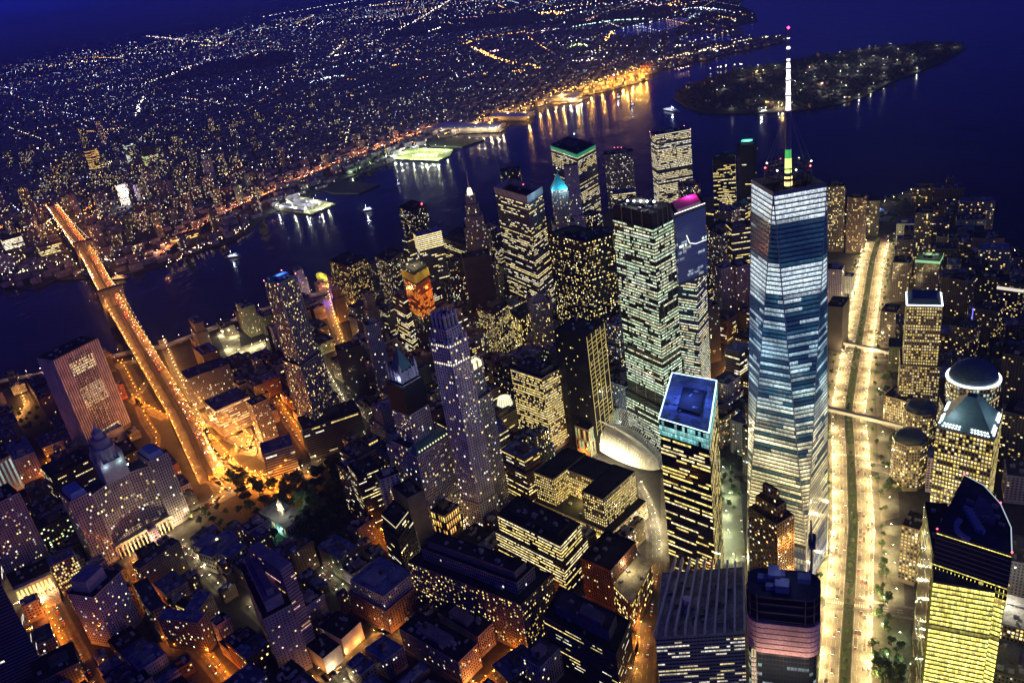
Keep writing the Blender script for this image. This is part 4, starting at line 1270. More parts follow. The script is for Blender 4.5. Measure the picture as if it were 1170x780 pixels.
H('office_slab', 'huge dark federal slab with a few white windows cut off by the lower left edge', (2, (-75, 700), (2, 668), 40), 130, st_('strip', bay=3, lit=.06, br=1.5, pal=(WHITE,)), (.13, .12, .18), ref='the huge dark slab at the left edge', glass=(.02, .02, .04))
H('office_building', 'low dark block with blue trimmed roof at the foot of the huge dark slab', (2, (28, 745), (62, 728), 30), 34, st_('dim', lit=.12, pal=(WHITE,)), (.1, .1, .14), roofc=(.1, .11, .16))
H('office_building', 'flat roofed dark block with faint line of lights at the bottom left corner', (2, (40, 782), (90, 757), 40), 30, DIM, (.09, .085, .12))
# courtyard block
h = 42
for (A_, B_, d, lab) in (((180, 706), (226, 712), 14, 'courtyard block wing with bright blue roof and lit skylights'), ((226, 700), (242, 676), 18, 'blue roofed wing on the east side of the courtyard block'), ((160, 650), (205, 618), 16, 'long dark wing of the courtyard block with a strip of roof light'), ((152, 668), (172, 700), 16, 'narrow wing of the courtyard block above the orange alley')):
    H('office_wing', lab, (2, A_, B_, d), h, st_('punch', lit=.14), (.17, .13, .13), roofc=(.24, .28, .44) if 'blue' in lab else ROOF_GREY, house=False, equip=5)
r, pg = H('glass_atrium', 'small lit glass skylight block inside the courtyard block', (2, (200, 690), (216, 697), 10), 30, st_('full', lit=.7), (.05, .05, .05), house=False, equip=0)
# civic hall and its neighbour in the park
r, pg = H('city_hall', 'low city hall with dark blue roof, white cupola and teal floodlit front in the park', (2, (296, 584), (327, 604), 30), 18, st_('punch', bay=4, fh=7, lit=.2, ww=.35), (.4, .4, .4), house=False, equip=3, roofc=(.1, .12, .18), ref='the city hall')
c = np.array(cen(pg))
mb = MB(); mb.lathe(*c, [(4, 18), (4, 26), (4.4, 26.3), (3.3, 27), (3.3, 33), (3.6, 33.3), (2.6, 36), (.6, 38), (.3, 43)], 14); mb.build('cupola', M['wall'], r, (.6, .6, .58), r.location)
lamp_light(r, (6, 4, 34), CREAM, 5000, .6, 'floodlight'); lamp_light(r, (-5, 6, 30), CREAM, 4000, .6, 'floodlight')
for p in ((306, 601), (318, 612), (345, 580), (340, 596)):
    x = np.array(at(*p))-c; lamp_light(r, (*x, 7), (.35, 1, .72), 2200, 1, 'floodlight')
cc = np.array(at(250, 622, 24)); r0 = None
ee = unit(np.array(at(276, 640, 24))-np.array(at(222, 622, 24))); ff = np.array([-ee[1], ee[0]])
def rc(c, w, d): return ccw([tuple(c+ee*a*w/2+ff*b*d/2) for a, b in ((1, 1), (1, -1), (-1, -1), (-1, 1))])
r = building('courthouse', 'old marble courthouse with cruciform bright blue roof and lit round skylight', [(rc(cc, 70, 26), 0, 23, None), (rc(cc, 26, 44), 0, 25, None), (rc(cc, 14, 14), 25, 30, 'blank')], st_('punch', bay=4, fh=6, lit=.12), (.36, .33, .3), seed=88, roofc=(.22, .27, .5), house=False, equip=6)
beacon(r, *cc, 32.5, CREAM, 2.2, 2.2, 'skylight'); REFS.append((*cc, 'the cruciform blue roofed courthouse'))
# stepped purple tower
h = 84
r, pg = H('office_tower', 'stepped purple brick tower with a tall thin slab rising from it', (3, (274, 648), (301, 708), (334, 690)), h, st_('punch', bay=3.2, ww=.4, wh=.4, lit=.05, pal=(WARM, YEL, (1, .5, .5))), (.34, .25, .3), ref='the stepped purple tower', house=False, equip=8)
slab = foot((2, (320, 651), (333, 642), 60), 118)
mb = MB(); slab = ccw(slab); mb.prism(slab, 0, 118); mb.build('slab', M['wall'], r, (.36, .27, .33), r.location)
acc = ([], []); rng = np.random.default_rng(7)
for i in range(4): facet(acc, slab[i], slab[(i+1) % 4], slab[i], slab[(i+1) % 4], 4, 117, st_('strip', bay=2.4, wh=.3, lit=.1, br=1.2, pal=(WARM, (1, .5, .45))), rng, [.1, .1, .3])
flush_windows(acc, r, (.03, .02, .04), 'slab_windows')
for k, z in ((.72, 92), (.5, 99)):
    mb = MB(); mb.prism(inset(pg, 6+(.72-k)*25), 85.2, z+6, 0); mb.build('setback', M['wall'], r, (.33, .25, .3), r.location)
# ---- foreground blocks
def step_up(r, pg, z, h, d, wall, st, roofc=ROOF_DARK):
    t = inset(pg, d) if not isinstance(d, tuple) else d
    mb = MB(); mb.prism(t, z+.1, z+h+1, 0, False); mb.build('setback', M['wall'], r, wall, r.location)
    mb = MB(); roof_mesh(t, z+h, mb, 1); ro = mb.build('upper_roof', M['roof'], r, roofc, r.location)
    roof_units(ro, r.location, t, z+h, np.random.default_rng(int(z)+3), 9)
    if st:
        acc = ([], []); rng = np.random.default_rng(int(z))
        for i in range(4): facet(acc, t[i], t[(i+1) % 4], t[i], t[(i+1) % 4], z+1, z+h, st, rng, floor_states(st, rng))
        flush_windows(acc, r, (.02, .02, .03), 'setback_windows')
    return t
r, pg = H('loft_building', 'red brick block with set back pale upper storeys and blue roof terraces', (3, (397, 676), (441, 699), (482, 665)), 30, st_('punch', lit=.1, bay=3.4), (.24, .12, .09), ref='the red brick block with blue terraces', house=False, roofc=(.15, .17, .27))
t = step_up(r, pg, 30, 15, 4, (.42, .38, .43), st_('punch', lit=.06, bay=3), (.2, .24, .42))
roof_block(r, t, 45, 4, .4, (.3, .32, .42), (.1, .15)); water_tank(r, *cen(t), 45)
H('loft_building', 'small corner block with bright blue roof and arched purple side wall', (3, (417, 741), (439, 755), (461, 739)), 26, st_('punch', lit=.06), (.36, .31, .36), roofc=(.2, .24, .42), tank=True)
H('loft_building', 'low block whose blank white party wall faces the street, larger of two', (2, (390, 731), (412, 711), 36), 22, None, (.66, .56, .55), house=False, roofc=ROOF_DARK, ref='the blank white party wall')
H('loft_building', 'low block with a blank pinkish white side wall, smaller of two, at the bottom', (2, (369, 753), (389, 737), 30), 20, None, (.66, .52, .5), house=False, roofc=ROOF_DARK)
H('loft_building', 'wide dark roofed loft block with blank lavender end wall', (3, (456, 718), (524, 757), (546, 735)), 30, st_('punch', lit=.07), (.33, .28, .32), ref='the wide dark loft block', roofc=ROOF_DARK, equip=16, tank=True)
H('loft_building', 'loft block with lavender end wall behind the wide dark loft block', (3, (500, 700), (546, 728), (563, 712)), 27, st_('punch', lit=.06), (.36, .31, .36), roofc=ROOF_DARK, equip=8)
H('loft_building', 'small purple corner house with a grid of dark windows near the bottom centre', (2, (617, 763), (640, 740), 24), 34, st_('punch', bay=3, ww=.5, wh=.6, lit=.06), (.44, .37, .46), ref='the small purple corner house', roofc=(.1, .11, .17), tank=True)
H('loft_building', 'long low block with navy roof beside the orange street near the bottom centre', (2, (580, 778), (616, 752), 26), 20, st_('punch', lit=.1), (.12, .11, .13), roofc=(.14, .16, .28))
r, pg = H('office_building', 'massive dark art deco block with many small lit windows and stepped back penthouse', (3, (466, 642), (595, 691), (631, 656)), 64, st_('punch', bay=2.6, fh=3.6, ww=.5, wh=.5, lit=.3, br=1.1, pal=(YEL, WARM, CREAM)), (.17, .14, .145), ref='the massive dark art deco block', house=False, equip=16, ribs=.5)
t = step_up(r, pg, 64, 14, 11, (.32, .28, .31), st_('punch', lit=.03))
step_up(r, t, 78, 8, 5, (.2, .18, .2), None)
r, pg = H('office_building', 'office block wrapped in bright cream window strips under a black roof', (3, (568, 588), (640, 623), (663, 598)), 66, st_('strip', bay=2.4, ww=.93, wh=.45, lit=.88, br=1.55, pal=(CREAM, CREAM, YEL)), (.07, .065, .06), ref='the block of bright cream strips', podium=(4, 44), equip=14, house=False)
step_up(r, pg, 66, 4, 9, (.04, .04, .045), None)
# the stone block with notched front
h = 62
L_, M_, R_ = at(611.5, 540, h), at(689, 571, h), at(724, 545, h)
base = rect3((611.5, 540), (689, 571), (724, 545), h)
m = np.array(M_); u = unit(np.array(L_)-m); v = np.array([-u[1], u[0]]); v = v if v@(np.array(R_)-m) > 0 else -v
lu = math.dist(L_, M_); lv = 62
P_ = lambda a, b: tuple(m+u*lu*a+v*lv*b)
stn = st_('full', bay=2.9, fh=3.8, ww=.5, wh=.56, lit=.82, br=1.35)
tan = (.36, .29, .21)
r = building('federal_building', 'tan stone federal block with a notched front and nearly every window lit', [(ccw([P_(0, 0), P_(.3, 0), P_(.3, 1), P_(0, 1)]), 0, h, None), (ccw([P_(.3, .42), P_(.72, .42), P_(.72, 1), P_(.3, 1)]), 0, h-2, None), (ccw([P_(.72, 0), P_(1.02, 0), P_(1.02, 1), P_(.72, 1)]), 0, h, None), (ccw([P_(-.12, -.12), P_(1.02, -.12), P_(1.02, 1.02), P_(-.12, 1.02)]), 0, 24, None)], stn, tan, seed=91, equip=14, house=False, ribs=.35)
lc = np.array(P_(.5, .3))-np.array(r.location[:2]); lamp_light(r, (*lc, 32), YEL, 6000, 1, 'courtyard_lamp')
for a in (.1, .5, .9):
    x = np.array(P_(a, -.2))-np.array(r.location[:2]); lamp_light(r, (*x, 8), YEL, 5000, 1, 'floodlight')
    x = np.array(P_(-.25, a))-np.array(r.location[:2]); lamp_light(r, (*x, 8), (1, .8, .5), 7000, 1, 'floodlight')
REFS.append((*P_(.5, .5), 'the tan federal block'))
r, pg = H('loft_building', 'dark red brick block with sunken black roof next to a floodlit terrace', (3, (663, 639), (698, 654), (727, 621)), 52, st_('dim', lit=.1), (.22, .09, .06), ref='the dark red brick block', house=False, parapet=3)
H('school_building', 'long low brick wing with yellow windows and a lit white roof terrace', (3, (697, 664), (722, 690), (745, 645)), 36, st_('full', lit=.45, bay=3.2), (.22, .13, .09), roofc=(.5, .45, .35), house=False, equip=5)
lamp_light(None, (*at(716, 650, 40), 47), CREAM, 4500, .8, 'terrace_lamp')
r, pg = H('office_building', 'big black glass office block with stepped blue grey penthouse at the bottom centre', (3, (621, 705), (704, 749), (720, 710)), 60, st_('strip', bay=2.6, wh=.34, lit=.16, br=1.1, pal=(WHITE, CREAM, YEL)), (.06, .06, .08), ref='the big black glass office block', house=False, glass=(.02, .022, .035), parapet=2)
step_up(r, pg, 60, 12, 10, (.12, .125, .19), None, (.05, .05, .08)); roof_block(r, pg, 72, 5, .3, (.13, .14, .2), (-.12, .08))
# ---- around the park
H('office_tower', 'dark glass block with cream lit rows right of the park', (2, (408, 545), (434, 534), 34), 90, st_('strip', lit=.3, bay=2.4, wh=.35, br=1.5), (.03, .03, .035), equip=6)
H('apartment_tower', 'narrow tower with blank lavender side wall beside the park', (2, (434, 549), (456, 541), 18), 92, st_('punch', lit=.08, bay=5), (.44, .41, .47), house=True, ref='the narrow lavender walled tower')
r, pg = H('office_tower', 'dark tower with a rim of white lights round its set back top', (3, (436, 588), (452, 602), (466, 584)), 74, st_('strip', lit=.12, bay=2.4, br=1.4), (.05, .05, .05), podium=(2.5, 60), equip=3)
lit_band(r, pg, 72.6, 73.6, CREAM, .8, .35, 'rim_lights')
H('office_slab', 'plain dark grey slab without lit windows left of the orange lit arcade', (2, (465, 570), (484, 560), 34), 80, None, (.13, .12, .12), equip=3)
r, pg = H('loft_building', 'orange floodlit loft with tall arcade at the foot of the tall slim pale stone tower', (2, (508, 590), (524, 577), 24), 36, st_('full', lit=.8, bay=3.5, fh=8, ww=.5, wh=.7, pal=(AMBER, YEL)), (.3, .2, .1), equip=4)
x = (np.array(at(512, 606, 8))-np.array(r.location[:2])); lamp_light(r, (*x, 8), AMBER, 9000, 1, 'floodlight')
H('office_building', 'dark ribbed college block facing the park trees', (2, (346, 492), (412, 470), 44), 52, st_('strip', lit=.1, bay=4, br=1.1), (.1, .1, .1), ribs=.6, ref='the dark ribbed college block')
H('office_building', 'low block with blue roof and one line of cream lights near the bridge ramps', (2, (300, 520), (335, 509), 36), 44, st_('strip', lit=.1, bay=3), (.22, .22, .28), roofc=(.16, .18, .3), ref='the low blue roofed block by the ramps')
H('apartment_tower', 'small grey tower with scattered white windows between the ramps and the orange street', (2, (288, 464), (306, 456), 24), 66, st_('punch', lit=.35, bay=2.6, pal=(WHITE, CREAM, WARM)), (.16, .14, .16))
H('hospital_building', 'wide block with navy flat roof and lit lower storeys beside the bridge ramps', (2, (246, 470), (285, 453), 52), 48, st_('strip', lit=.35, bay=2.6, wh=.36, br=1.5), (.14, .12, .14), roofc=(.14, .14, .22), ref='the wide navy roofed block', house=False)
H('hospital_building', 'big dark apartment block with scattered cream windows near the river', (2, (214, 434), (262, 416), 44), 58, st_('punch', lit=.16, pal=(CREAM, WHITE)), (.1, .09, .11), roofc=(.1, .1, .15), ref='the big dark block near the river')
# ---- towers of the old financial quarter, from the river inwards
C = []
def FT(lab, f, h, st, wall, **kw):
    return H(kw.pop('name', 'office_tower'), lab, f, h, st, wall, **kw)
r, pg = FT('square tower with pale louvred crown and many lit yellow strips', (3, (566, 222), (603, 233), (620, 222)), 236, st_('strip', bay=2.2, wh=.5, lit=.55, br=1.35), (.18, .17, .19), ref='the square tower with the pale crown', house=False, ribs=.5)
lit = inset(pg, -1); mb = MB(); mb.prism(lit, 238, 250, 0, False); mb.build('crown_band', M['wall'], r, (.42, .40, .48), r.location)
beacon(r, *at(598, 212, 250), 252, (1, .1, .08), 8, 1)
r, pg = FT('tapering art deco tower with glowing white lantern and needle spire', (2, (530, 262), (556, 258), 28), 196, st_('punch', lit=.2, bay=2.6), (.22, .19, .18), ref='the needle spired tower', house=False, equip=0, podium=(5, 130))
tc2 = np.array(cen(pg)); mb = MB()
for w0, z0, z1 in ((.8, 196, 216), (.6, 216, 236), (.42, 236, 252)):
    t = ccw([tuple(tc2+(np.array(p)-tc2)*w0) for p in pg]); mb.prism(t, z0+.1, z1)
mb.build('stepped_crown', M['wall'], r, (.24, .22, .24), r.location)
acc = ([], []); rng = np.random.default_rng(5)
for w0, z0, z1 in ((.8, 196, 216), (.6, 216, 236), (.42, 236, 252)):
    t = ccw([tuple(tc2+(np.array(p)-tc2)*w0) for p in pg])
    for i in range(4): facet(acc, t[i], t[(i+1) % 4], t[i], t[(i+1) % 4], z0, z1, st_('punch', lit=.2, bay=2.6), rng, [1])
flush_windows(acc, r, name='crown_windows')
mb = MB(); mb.lathe(*tc2, [(5, 252.2), (4.4, 259), (2.6, 264)], 10); mb.build('lantern', emis(CREAM, 2.6), r, None, r.location)
mb = MB(); mb.bar((*tc2, 264), (*tc2, 291), 1.2, 0, 6, .15); mb.build('spire', M['metal'], r, (.4, .3, .28), r.location)
r, pg = FT('old skyscraper with bright teal copper pyramid roof', (2, (631, 219), (649, 216), 22), 248, st_('punch', lit=.17, bay=2.5), (.27, .24, .27), ref='the teal pyramid skyscraper', house=False, equip=0, podium=(5, 190))
c = np.array(cen(pg)); mb = MB(); mb.prism(pg, 249.3, 274, 0, True, False, [tuple(c+(np.array(p)-c)*.08) for p in pg]); mb.bar((*c, 273), (*c, 284), .6, 0, 6, .1); mb.build('copper_roof', M['metal'], r, (.03, .32, .42), r.location)
for s in (-1, 1): lamp_light(r, (s*13, 17, 250), (.5, .95, 1), 9000, 1, 'floodlight')
beacon(r, *c, 284, WHITE, 6, .9)
FT('slender lavender stone shaft just right of the teal pyramid', (2, (644, 191), (660, 189), 16), 224, st_('punch', lit=.05, bay=2.6, ww=.4), (.5, .44, .52), house=False, equip=2, podium=(4, 120))
r, pg = FT('broad tower with green lit rim and rows of cream windows by the harbour', (3, (629, 166), (659, 176), (680, 165)), 208, st_('strip', bay=2.2, ww=.8, wh=.5, lit=.62, br=1.2), (.11, .10, .12), ref='the green rimmed tower')
lit_band(r, pg, 199, 206.5, (.03, .62, .28), .32, .35, 'green_rim')
beacon(r, *at(656, 154, 214), 216, COOL, 10, 1.4)
r, pg = FT('pale framed box tower with scattered windows by the harbour', (2, (690, 178), (723, 174), 36), 138, st_('punch', bay=2.5, fh=3.5, ww=.5, wh=.5, lit=.3, pal=(WHITE, CREAM)), (.24, .22, .27), ref='the pale framed box tower')
for k in range(3): beacon(r, *at(702+k*4, 170, 142), 145, (1, .15, .2), 6, 1)
r, pg = FT('wide slab full of cream light strips outlined in white, nearest the harbour', (2, (749, 156), (789, 149), 44), 192, st_('strip', bay=2.4, ww=.9, wh=.48, lit=.78, br=1.25, pal=(CREAM, CREAM, WHITE)), (.2, .19, .22), ref='the cream striped harbour slab')
ps = sorted(pg, key=lambda p: math.dist(p, CAM[:2]))[:2]
lit_edge(r, [(*ps[0], 193.6), (*ps[1], 193.6)], .6, WHITE, 1.0)
for p in pg: beacon(r, *p, 195, (1, .25, .3), 6, 1)
FT('black tower with blocks of yellow windows left of the green capped tower', (2, (814, 181), (840, 179), 34), 158, st_('strip', bay=2.4, lit=.42, br=1.3, pal=(YEL, CREAM)), BLACK)
r, pg = FT('black slab with a glowing green rooftop beside the harbour', (2, (842, 167), (863, 166), 30), 172, st_('strip', bay=3, lit=.06, br=1.4), BLACK, ref='the green capped black slab')
lamp_light(r, (0, 4, 186), (.1, 1, .45), 22000, 2); roof_block(r, pg, 172, 8, .6, (.4, .5, .45))
FT('black steel tower speckled with yellow windows behind the broad green white tower', (3, (625, 266), (668, 277), (700, 268)), 222, st_('punch', bay=2.0, fh=3.9, ww=.8, wh=.5, lit=.27, br=1.35, pal=(YEL, CREAM)), BLACK, ref='the black speckled steel tower', equip=10)
r, pg = FT('black glass hotel tower with diagonal lit stair pattern on its right face', (3, (633, 378), (670, 385), (690, 369)), 176, st_('dim', bay=3, lit=.05, pal=(YEL,)), (.008, .008, .01), ref='the black hotel tower', house=False)
q = sorted(pg, key=lambda p: math.dist(p, CAM[:2])); near = np.array(q[0]); rt_ = max(pg, key=lambda p: pix(*p, 176)[0]); rt_ = np.array(rt_)
e = unit(rt_-near); n = np.array([e[1], -e[0]]); n = n if n@(CAM[:2]-near) > 0 else -n
L = math.dist(near, rt_); mb = MB(); rg = random.Random(3)
for k in range(5): x = near+e*L*k/4+n*.4; mb.bar((*x, 30), (*x, 176), .35)
for z in range(36, 172, 6):
    for k in range(4):
        if rg.random() < .75: a, b = near+e*L*k/4+n*.4, near+e*L*(k+1)/4+n*.4; mb.bar((*a, z), (*b, z+(1.5 if rg.random() < .5 else 0)), .4)
mb.build('lit_lattice', emis(YEL, .55), r, None, r.location)
lamp_light(r, tuple(np.r_[(near+e*L*.6+n*7)-np.array(r.location[:2]), 82]), CREAM, 7000, 1)
r, pg = H('office_building', 'stone block with bright yellow window grid left of the black hotel tower', (3, (583, 421), (619, 433), (640, 421)), 116, st_('full', bay=2.5, fh=3.9, ww=.72, wh=.6, lit=.72, br=1.3), (.28, .24, .22), ref='the stone block of yellow windows', ribs=.5)
step_up(r, pg, 116, 7, 6, (.1, .09, .1), None)
r, pg = H('office_building', 'small classical block with green lit colonnade near the white ribbed hall', (2, (672, 492), (708, 466), 24), 42, st_('full', bay=4.5, fh=16, ww=.5, wh=.8, lit=.7, br=.9, pal=(YEL, (.5, .9, .4))), (.3, .28, .22), equip=5)
x = np.array(at(690, 500, 8))-np.array(r.location[:2]); lamp_light(r, (*x, 10), CREAM, 9000, 1, 'floodlight')
# round glowing glass cone
cc = np.array(at(576, 456, 34)); r = empty('glass_pavilion', (*cc, 0), 'low round pavilion with a glowing glass cone between two towers', 'building')
mb = MB(); mb.lathe(*cc, [(17, 0), (17, 24), (17.5, 24.2), (17.5, 26), (16, 26.1)], 28); mb.build('walls', M['wall'], r, (.1, .1, .09), r.location)
mb = MB(); mb.lathe(*cc, [(12, 26.2), (9.5, 37)], 28, 0, True); mb.build('glass_cone', emis((1, .93, .62), 1.0), r, None, r.location)
mb = MB(); [mb.bar((cc[0]+12*math.cos(a), cc[1]+12*math.sin(a), 26.3), (cc[0]+9.5*math.cos(a), cc[1]+9.5*math.sin(a), 37.2), .28) for a in np.linspace(0, 2*PI, 19)[:-1]]; mb.build('glazing_ribs', M['metal'], r, (.2, .2, .18), r.location)
lamp_light(r, (-8, 30, 12), CREAM, 12000, 1, 'floodlight'); FOOT.append((rect(*cc, 34, 34), cc, 20, 37)); GUARD.append((*cc, 30))
# orange netted tower
r, pg = FT('half built tower wrapped in orange lit netting under a bright work deck', (3, (459, 304), (473, 311), (487, 302)), 200, st_('dim', lit=.1), (.05, .045, .04), ref='the orange netted tower', house=False, equip=4)
c = np.array(cen(pg))
mb = MB(); mb.prism(inset(pg, -.8), 120, 178, 0, False); mb.build('netting', M['wall'], r, (.3, .09, .03), r.location)
acc = ([], []); rng = np.random.default_rng(3); np_ = inset(pg, -.8)
for i in range(4): facet(acc, np_[i], np_[(i+1) % 4], np_[i], np_[(i+1) % 4], 120, 178, st_('punch', bay=1.6, fh=3.8, ww=.97, wh=.74, lit=.9, br=.9, pal=(ORANGE, (1, .38, .05), (1, .22, .02)), mode='floor'), rng, list(rng.choice([.2, .6, .9], 20)))
flush_windows(acc, r, (.2, .06, .02), 'glowing_floors')
mb = MB(); mb.prism(inset(pg, -2), 182, 196, 0, False); mb.build('work_deck', M['wall'], r, (.5, .42, .08), r.location)
for k in range(4):
    p = np.array(pg[k]); o = (p-c)*1.7; lamp_light(r, (*o, 158), ORANGE, 9000, 1.5, 'work_lamp'); lamp_light(r, (*((p-c)*1.9), 200), YEL, 6000, 1, 'work_lamp')
lamp_light(r, (0, 0, 212), CREAM, 16000, 1, 'work_lamp')
r, pg = FT('round topped black tower with a red beacon at the river edge', (3, (455, 237), (471, 243), (487, 234)), 172, st_('punch', lit=.2, bay=2.6, ww=.6), BLACK, equip=3)
beacon(r, *at(482, 234, 176), 178, (1, .04, .06), 16, 2)
r, pg = FT('tower with a pale blue roof and white lit top storeys near the river', (2, (476, 270), (504, 263), 28), 150, st_('strip', lit=.2, bay=2.4), (.2, .2, .24), roofc=(.4, .42, .6), house=False, litf=lambda l, z, c, r: np.maximum(l, (z > 118)*(.7+.5*r.random(len(l)))))
FT('stepped office block with sloping rows of yellow light near the needle spired tower', (3, (505, 272), (532, 281), (551, 268)), 132, st_('strip', lit=.55, bay=2.2, wh=.4), (.07, .07, .07), ref='the sloping rows office block')
FT('blank black slab with no lit windows in the middle of the old quarter', (2, (529, 296), (560, 290), 30), 168, None, (.045, .04, .045), ref='the blank black slab')
FT('block tower with a fine grid of small cream windows beside the blank black slab', (3, (544, 352), (564, 360), (582, 347)), 104, st_('punch', bay=2.3, fh=3.5, lit=.55, br=1.2, pal=(CREAM, YEL)), (.13, .11, .1))
r, pg = FT('slim gothic office tower with small pinnacled crown left of the black speckled steel tower', (2, (607, 348), (629, 343), 22), 118, st_('punch', bay=2.4, lit=.13, pal=(WARM, YEL)), (.36, .31, .31), house=False)
mb = MB()
for p in pg: mb.prism(rect(*p, 3.4, 3.4), 100, 124, 0); mb.prism(rect(*p, 3.4, 3.4), 124, 131, 0, False, False, rect(*p, .3, .3))
t = inset(pg, 3); mb.prism(t, 119, 126, 0, True, False, inset(pg, 6)); mb.build('pinnacles', M['wall'], r, (.34, .3, .32), r.location)
H('office_building', 'small brown hip roofed building with lit windows next to the slim gothic tower', (3, (583, 358), (594, 366), (612, 352)), 74, st_('full', lit=.5, bay=3), (.2, .13, .08), house=False)
FT('dark round cornered tower dotted with warm windows by the river', (3, (375, 298), (398, 305), (419, 294)), 112, st_('punch', lit=.4, bay=2.4, pal=(YEL, WARM)), (.05, .05, .05))
FT('tower with a curved lit terrace near the orange netted tower', (3, (428, 293), (442, 300), (460, 288)), 128, st_('punch', lit=.35, bay=2.6), (.08, .07, .07))
FT('plain dark slab with few lights in front of the river towers', (2, (384, 402), (412, 395), 26), 104, st_('dim', lit=.03), (.07, .065, .07), ref='the plain dark slab')
FT('lavender topped tower with a small turret behind the copper topped gothic tower', (2, (418, 373), (434, 368), 20), 150, st_('punch', lit=.08), (.3, .3, .42), house=True)
FT('brown tower with horizontal window strips left of the orange netted tower', (3, (448, 338), (461, 345), (474, 336)), 120, st_('strip', lit=.6, bay=2.2), (.1, .085, .08))
FT('yellow speckled slab behind the slender white crowned tower', (2, (511, 300), (531, 297), 24), 120, st_('punch', lit=.35, bay=2.4), (.09, .08, .075))
FT('dark harbour tower rising behind the square tower with the pale crown', (2, (571, 197), (594, 194), 30), 176, st_('dim', lit=.1), (.04, .04, .05))
# between the blue mirrored tower and the tallest tower
FT('stone tower with stepped dark top left of the tallest tower', (3, (808, 262), (824, 270), (838, 258)), 138, st_('punch', lit=.3, bay=2.6), (.24, .21, .2), podium=(3, 100))
FT('wide stone tower with long lit strips just left of the tallest tower', (2, (836, 262), (862, 258), 34), 146, st_('strip', lit=.5, bay=2.6, wh=.4, pal=(YEL, CREAM)), (.16, .13, .12))
for k, (a, b, lab) in enumerate((((824, 308), (840, 304), 'left one of two matching purple stone towers near the tallest tower'), ((842, 306), (857, 302), 'right one of two matching purple stone towers near the tallest tower'))):
    FT(lab, (2, a, b, 26), 112, st_('punch', lit=.08, bay=2.8), (.32, .27, .33))
FT('low dark tower with few windows below the two matching stone towers', (2, (808, 352), (822, 348), 22), 96, st_('dim', lit=.07), (.1, .09, .09))
FT('stone and brick tower with lit cornice in front of the needle of the harbour slab', (2, (776, 214), (800, 211), 26), 104, st_('punch', lit=.25, bay=2.6), (.2, .17, .16))
FT('small blue roofed tower with lit top behind the broad green white tower', (2, (700, 222), (726, 219), 30), 120, st_('strip', lit=.5, bay=2.6, br=1.3), (.15, .13, .12), roofc=(.2, .24, .4))
# ---- right of the tallest tower
FT('dark apartment tower with one bright vertical strip right of the tallest tower', (2, (945, 214), (966, 213), 28), 132, st_('punch', lit=.35, bay=2.6, pal=(YEL, CREAM)), (.09, .075, .07), ref='the dark tower right of the tallest tower')
FT('brown apartment slab with evenly dotted windows beside the wide bright avenue', (2, (968, 226), (986, 227), 26), 112, st_('punch', lit=.28, bay=2.8, pal=(YEL, WARM)), (.15, .11, .1))
H('office_building', 'purple stone gothic office block beside the avenue right of the tallest tower', (2, (943, 308), (962, 309), 24), 88, st_('punch', lit=.03, bay=2.8), (.45, .4, .5), house=True)
H('office_building', 'small grey windowed block at the avenue corner beyond the purple gothic block', (2, (962, 316), (974, 317), 18), 40, st_('punch', lit=.04), (.35, .38, .42), roofc=(.2, .22, .3))
H('office_slab', 'long black unfinished slab along the avenue right of the tallest tower', (2, (944, 350), (963, 352), 40), 74, None, (.035, .03, .03), equip=4)
RW = ((1046, 296, 1074, 298, 116, 'dark apartment tower with lit green and white crown west of the avenue'), (1020, 300, 1040, 301, 70, 'mid height dark block in front of the green crowned apartment tower'), (1046, 244, 1066, 244, 138, 'lone slender dark tower at the water tip beyond the avenue'), (1084, 318, 1106, 322, 66, 'dim apartment block with warm windows behind the white outlined tower'), (1112, 352, 1140, 357, 66, 'wide dim apartment block with a blue lit edge near the right edge'), (1140, 322, 1170, 326, 60, 'pale block with a row of white lit windows at the right edge'), (1146, 404, 1176, 410, 92, 'dark tall apartment block with dotted windows at the right edge'), (1086, 372, 1112, 377, 60, 'low dark apartment block behind the ringed dome tower'), (1146, 470, 1180, 478, 84, 'dark apartment slab beside the ringed dome tower at the right edge'), (1006, 356, 1024, 358, 60, 'low dark block along the avenue left of the white outlined tower'))
for k, (a, b, c_, d, hh, lab) in enumerate(RW):
    r, pg = H('apartment_block', lab, (2, (a, b), (c_, d), 30), hh, st_('resi', lit=.12+.06*(k % 3), bay=3, br=1.1, pal=(YEL, WARM, CREAM)), (.1, .085, .08))
    if k == 0:
        lamp_light(r, (0, 0, hh+12), (.6, 1, .5), 9000, 1.5); lit_band(r, pg, hh-5, hh-1, (.4, 1, .45), .5, .3)
    if k == 5: lit_band(r, pg, hh-12, hh-7, (1, .9, .75), .7, .3, 'lit_gallery')
    if k == 4: lit_edge(r, [(*pg[0], 12), (*pg[0], hh)], .7, (.15, .15, 1), 1.6); lit_edge(r, [(*pg[3], 12), (*pg[3], hh)], .7, (.15, .15, 1), 1.6)
H('office_building', 'low block with lit glass roof at the right edge below the brilliant yellow tower', (2, (1142, 712), (1180, 722), 40), 34, st_('full', lit=.5), (.2, .18, .15), roofc=(.5, .48, .42), house=False)
lamp_light(None, (*at(1150, 690, 34), 48), WHITE, 9000, 1, 'roof_lamp')
H('apartment_block', 'grey flat roofed block in the lower right corner', (2, (1136, 768), (1185, 780), 40), 36, st_('punch', lit=.1), (.16, .15, .15), roofc=(.14, .14, .13))
H('apartment_block', 'dark block between the brilliant yellow tower and the right edge', (2, (1150, 640), (1190, 648), 40), 60, st_('dim', lit=.05), (.13, .12, .14), roofc=(.12, .12, .14))
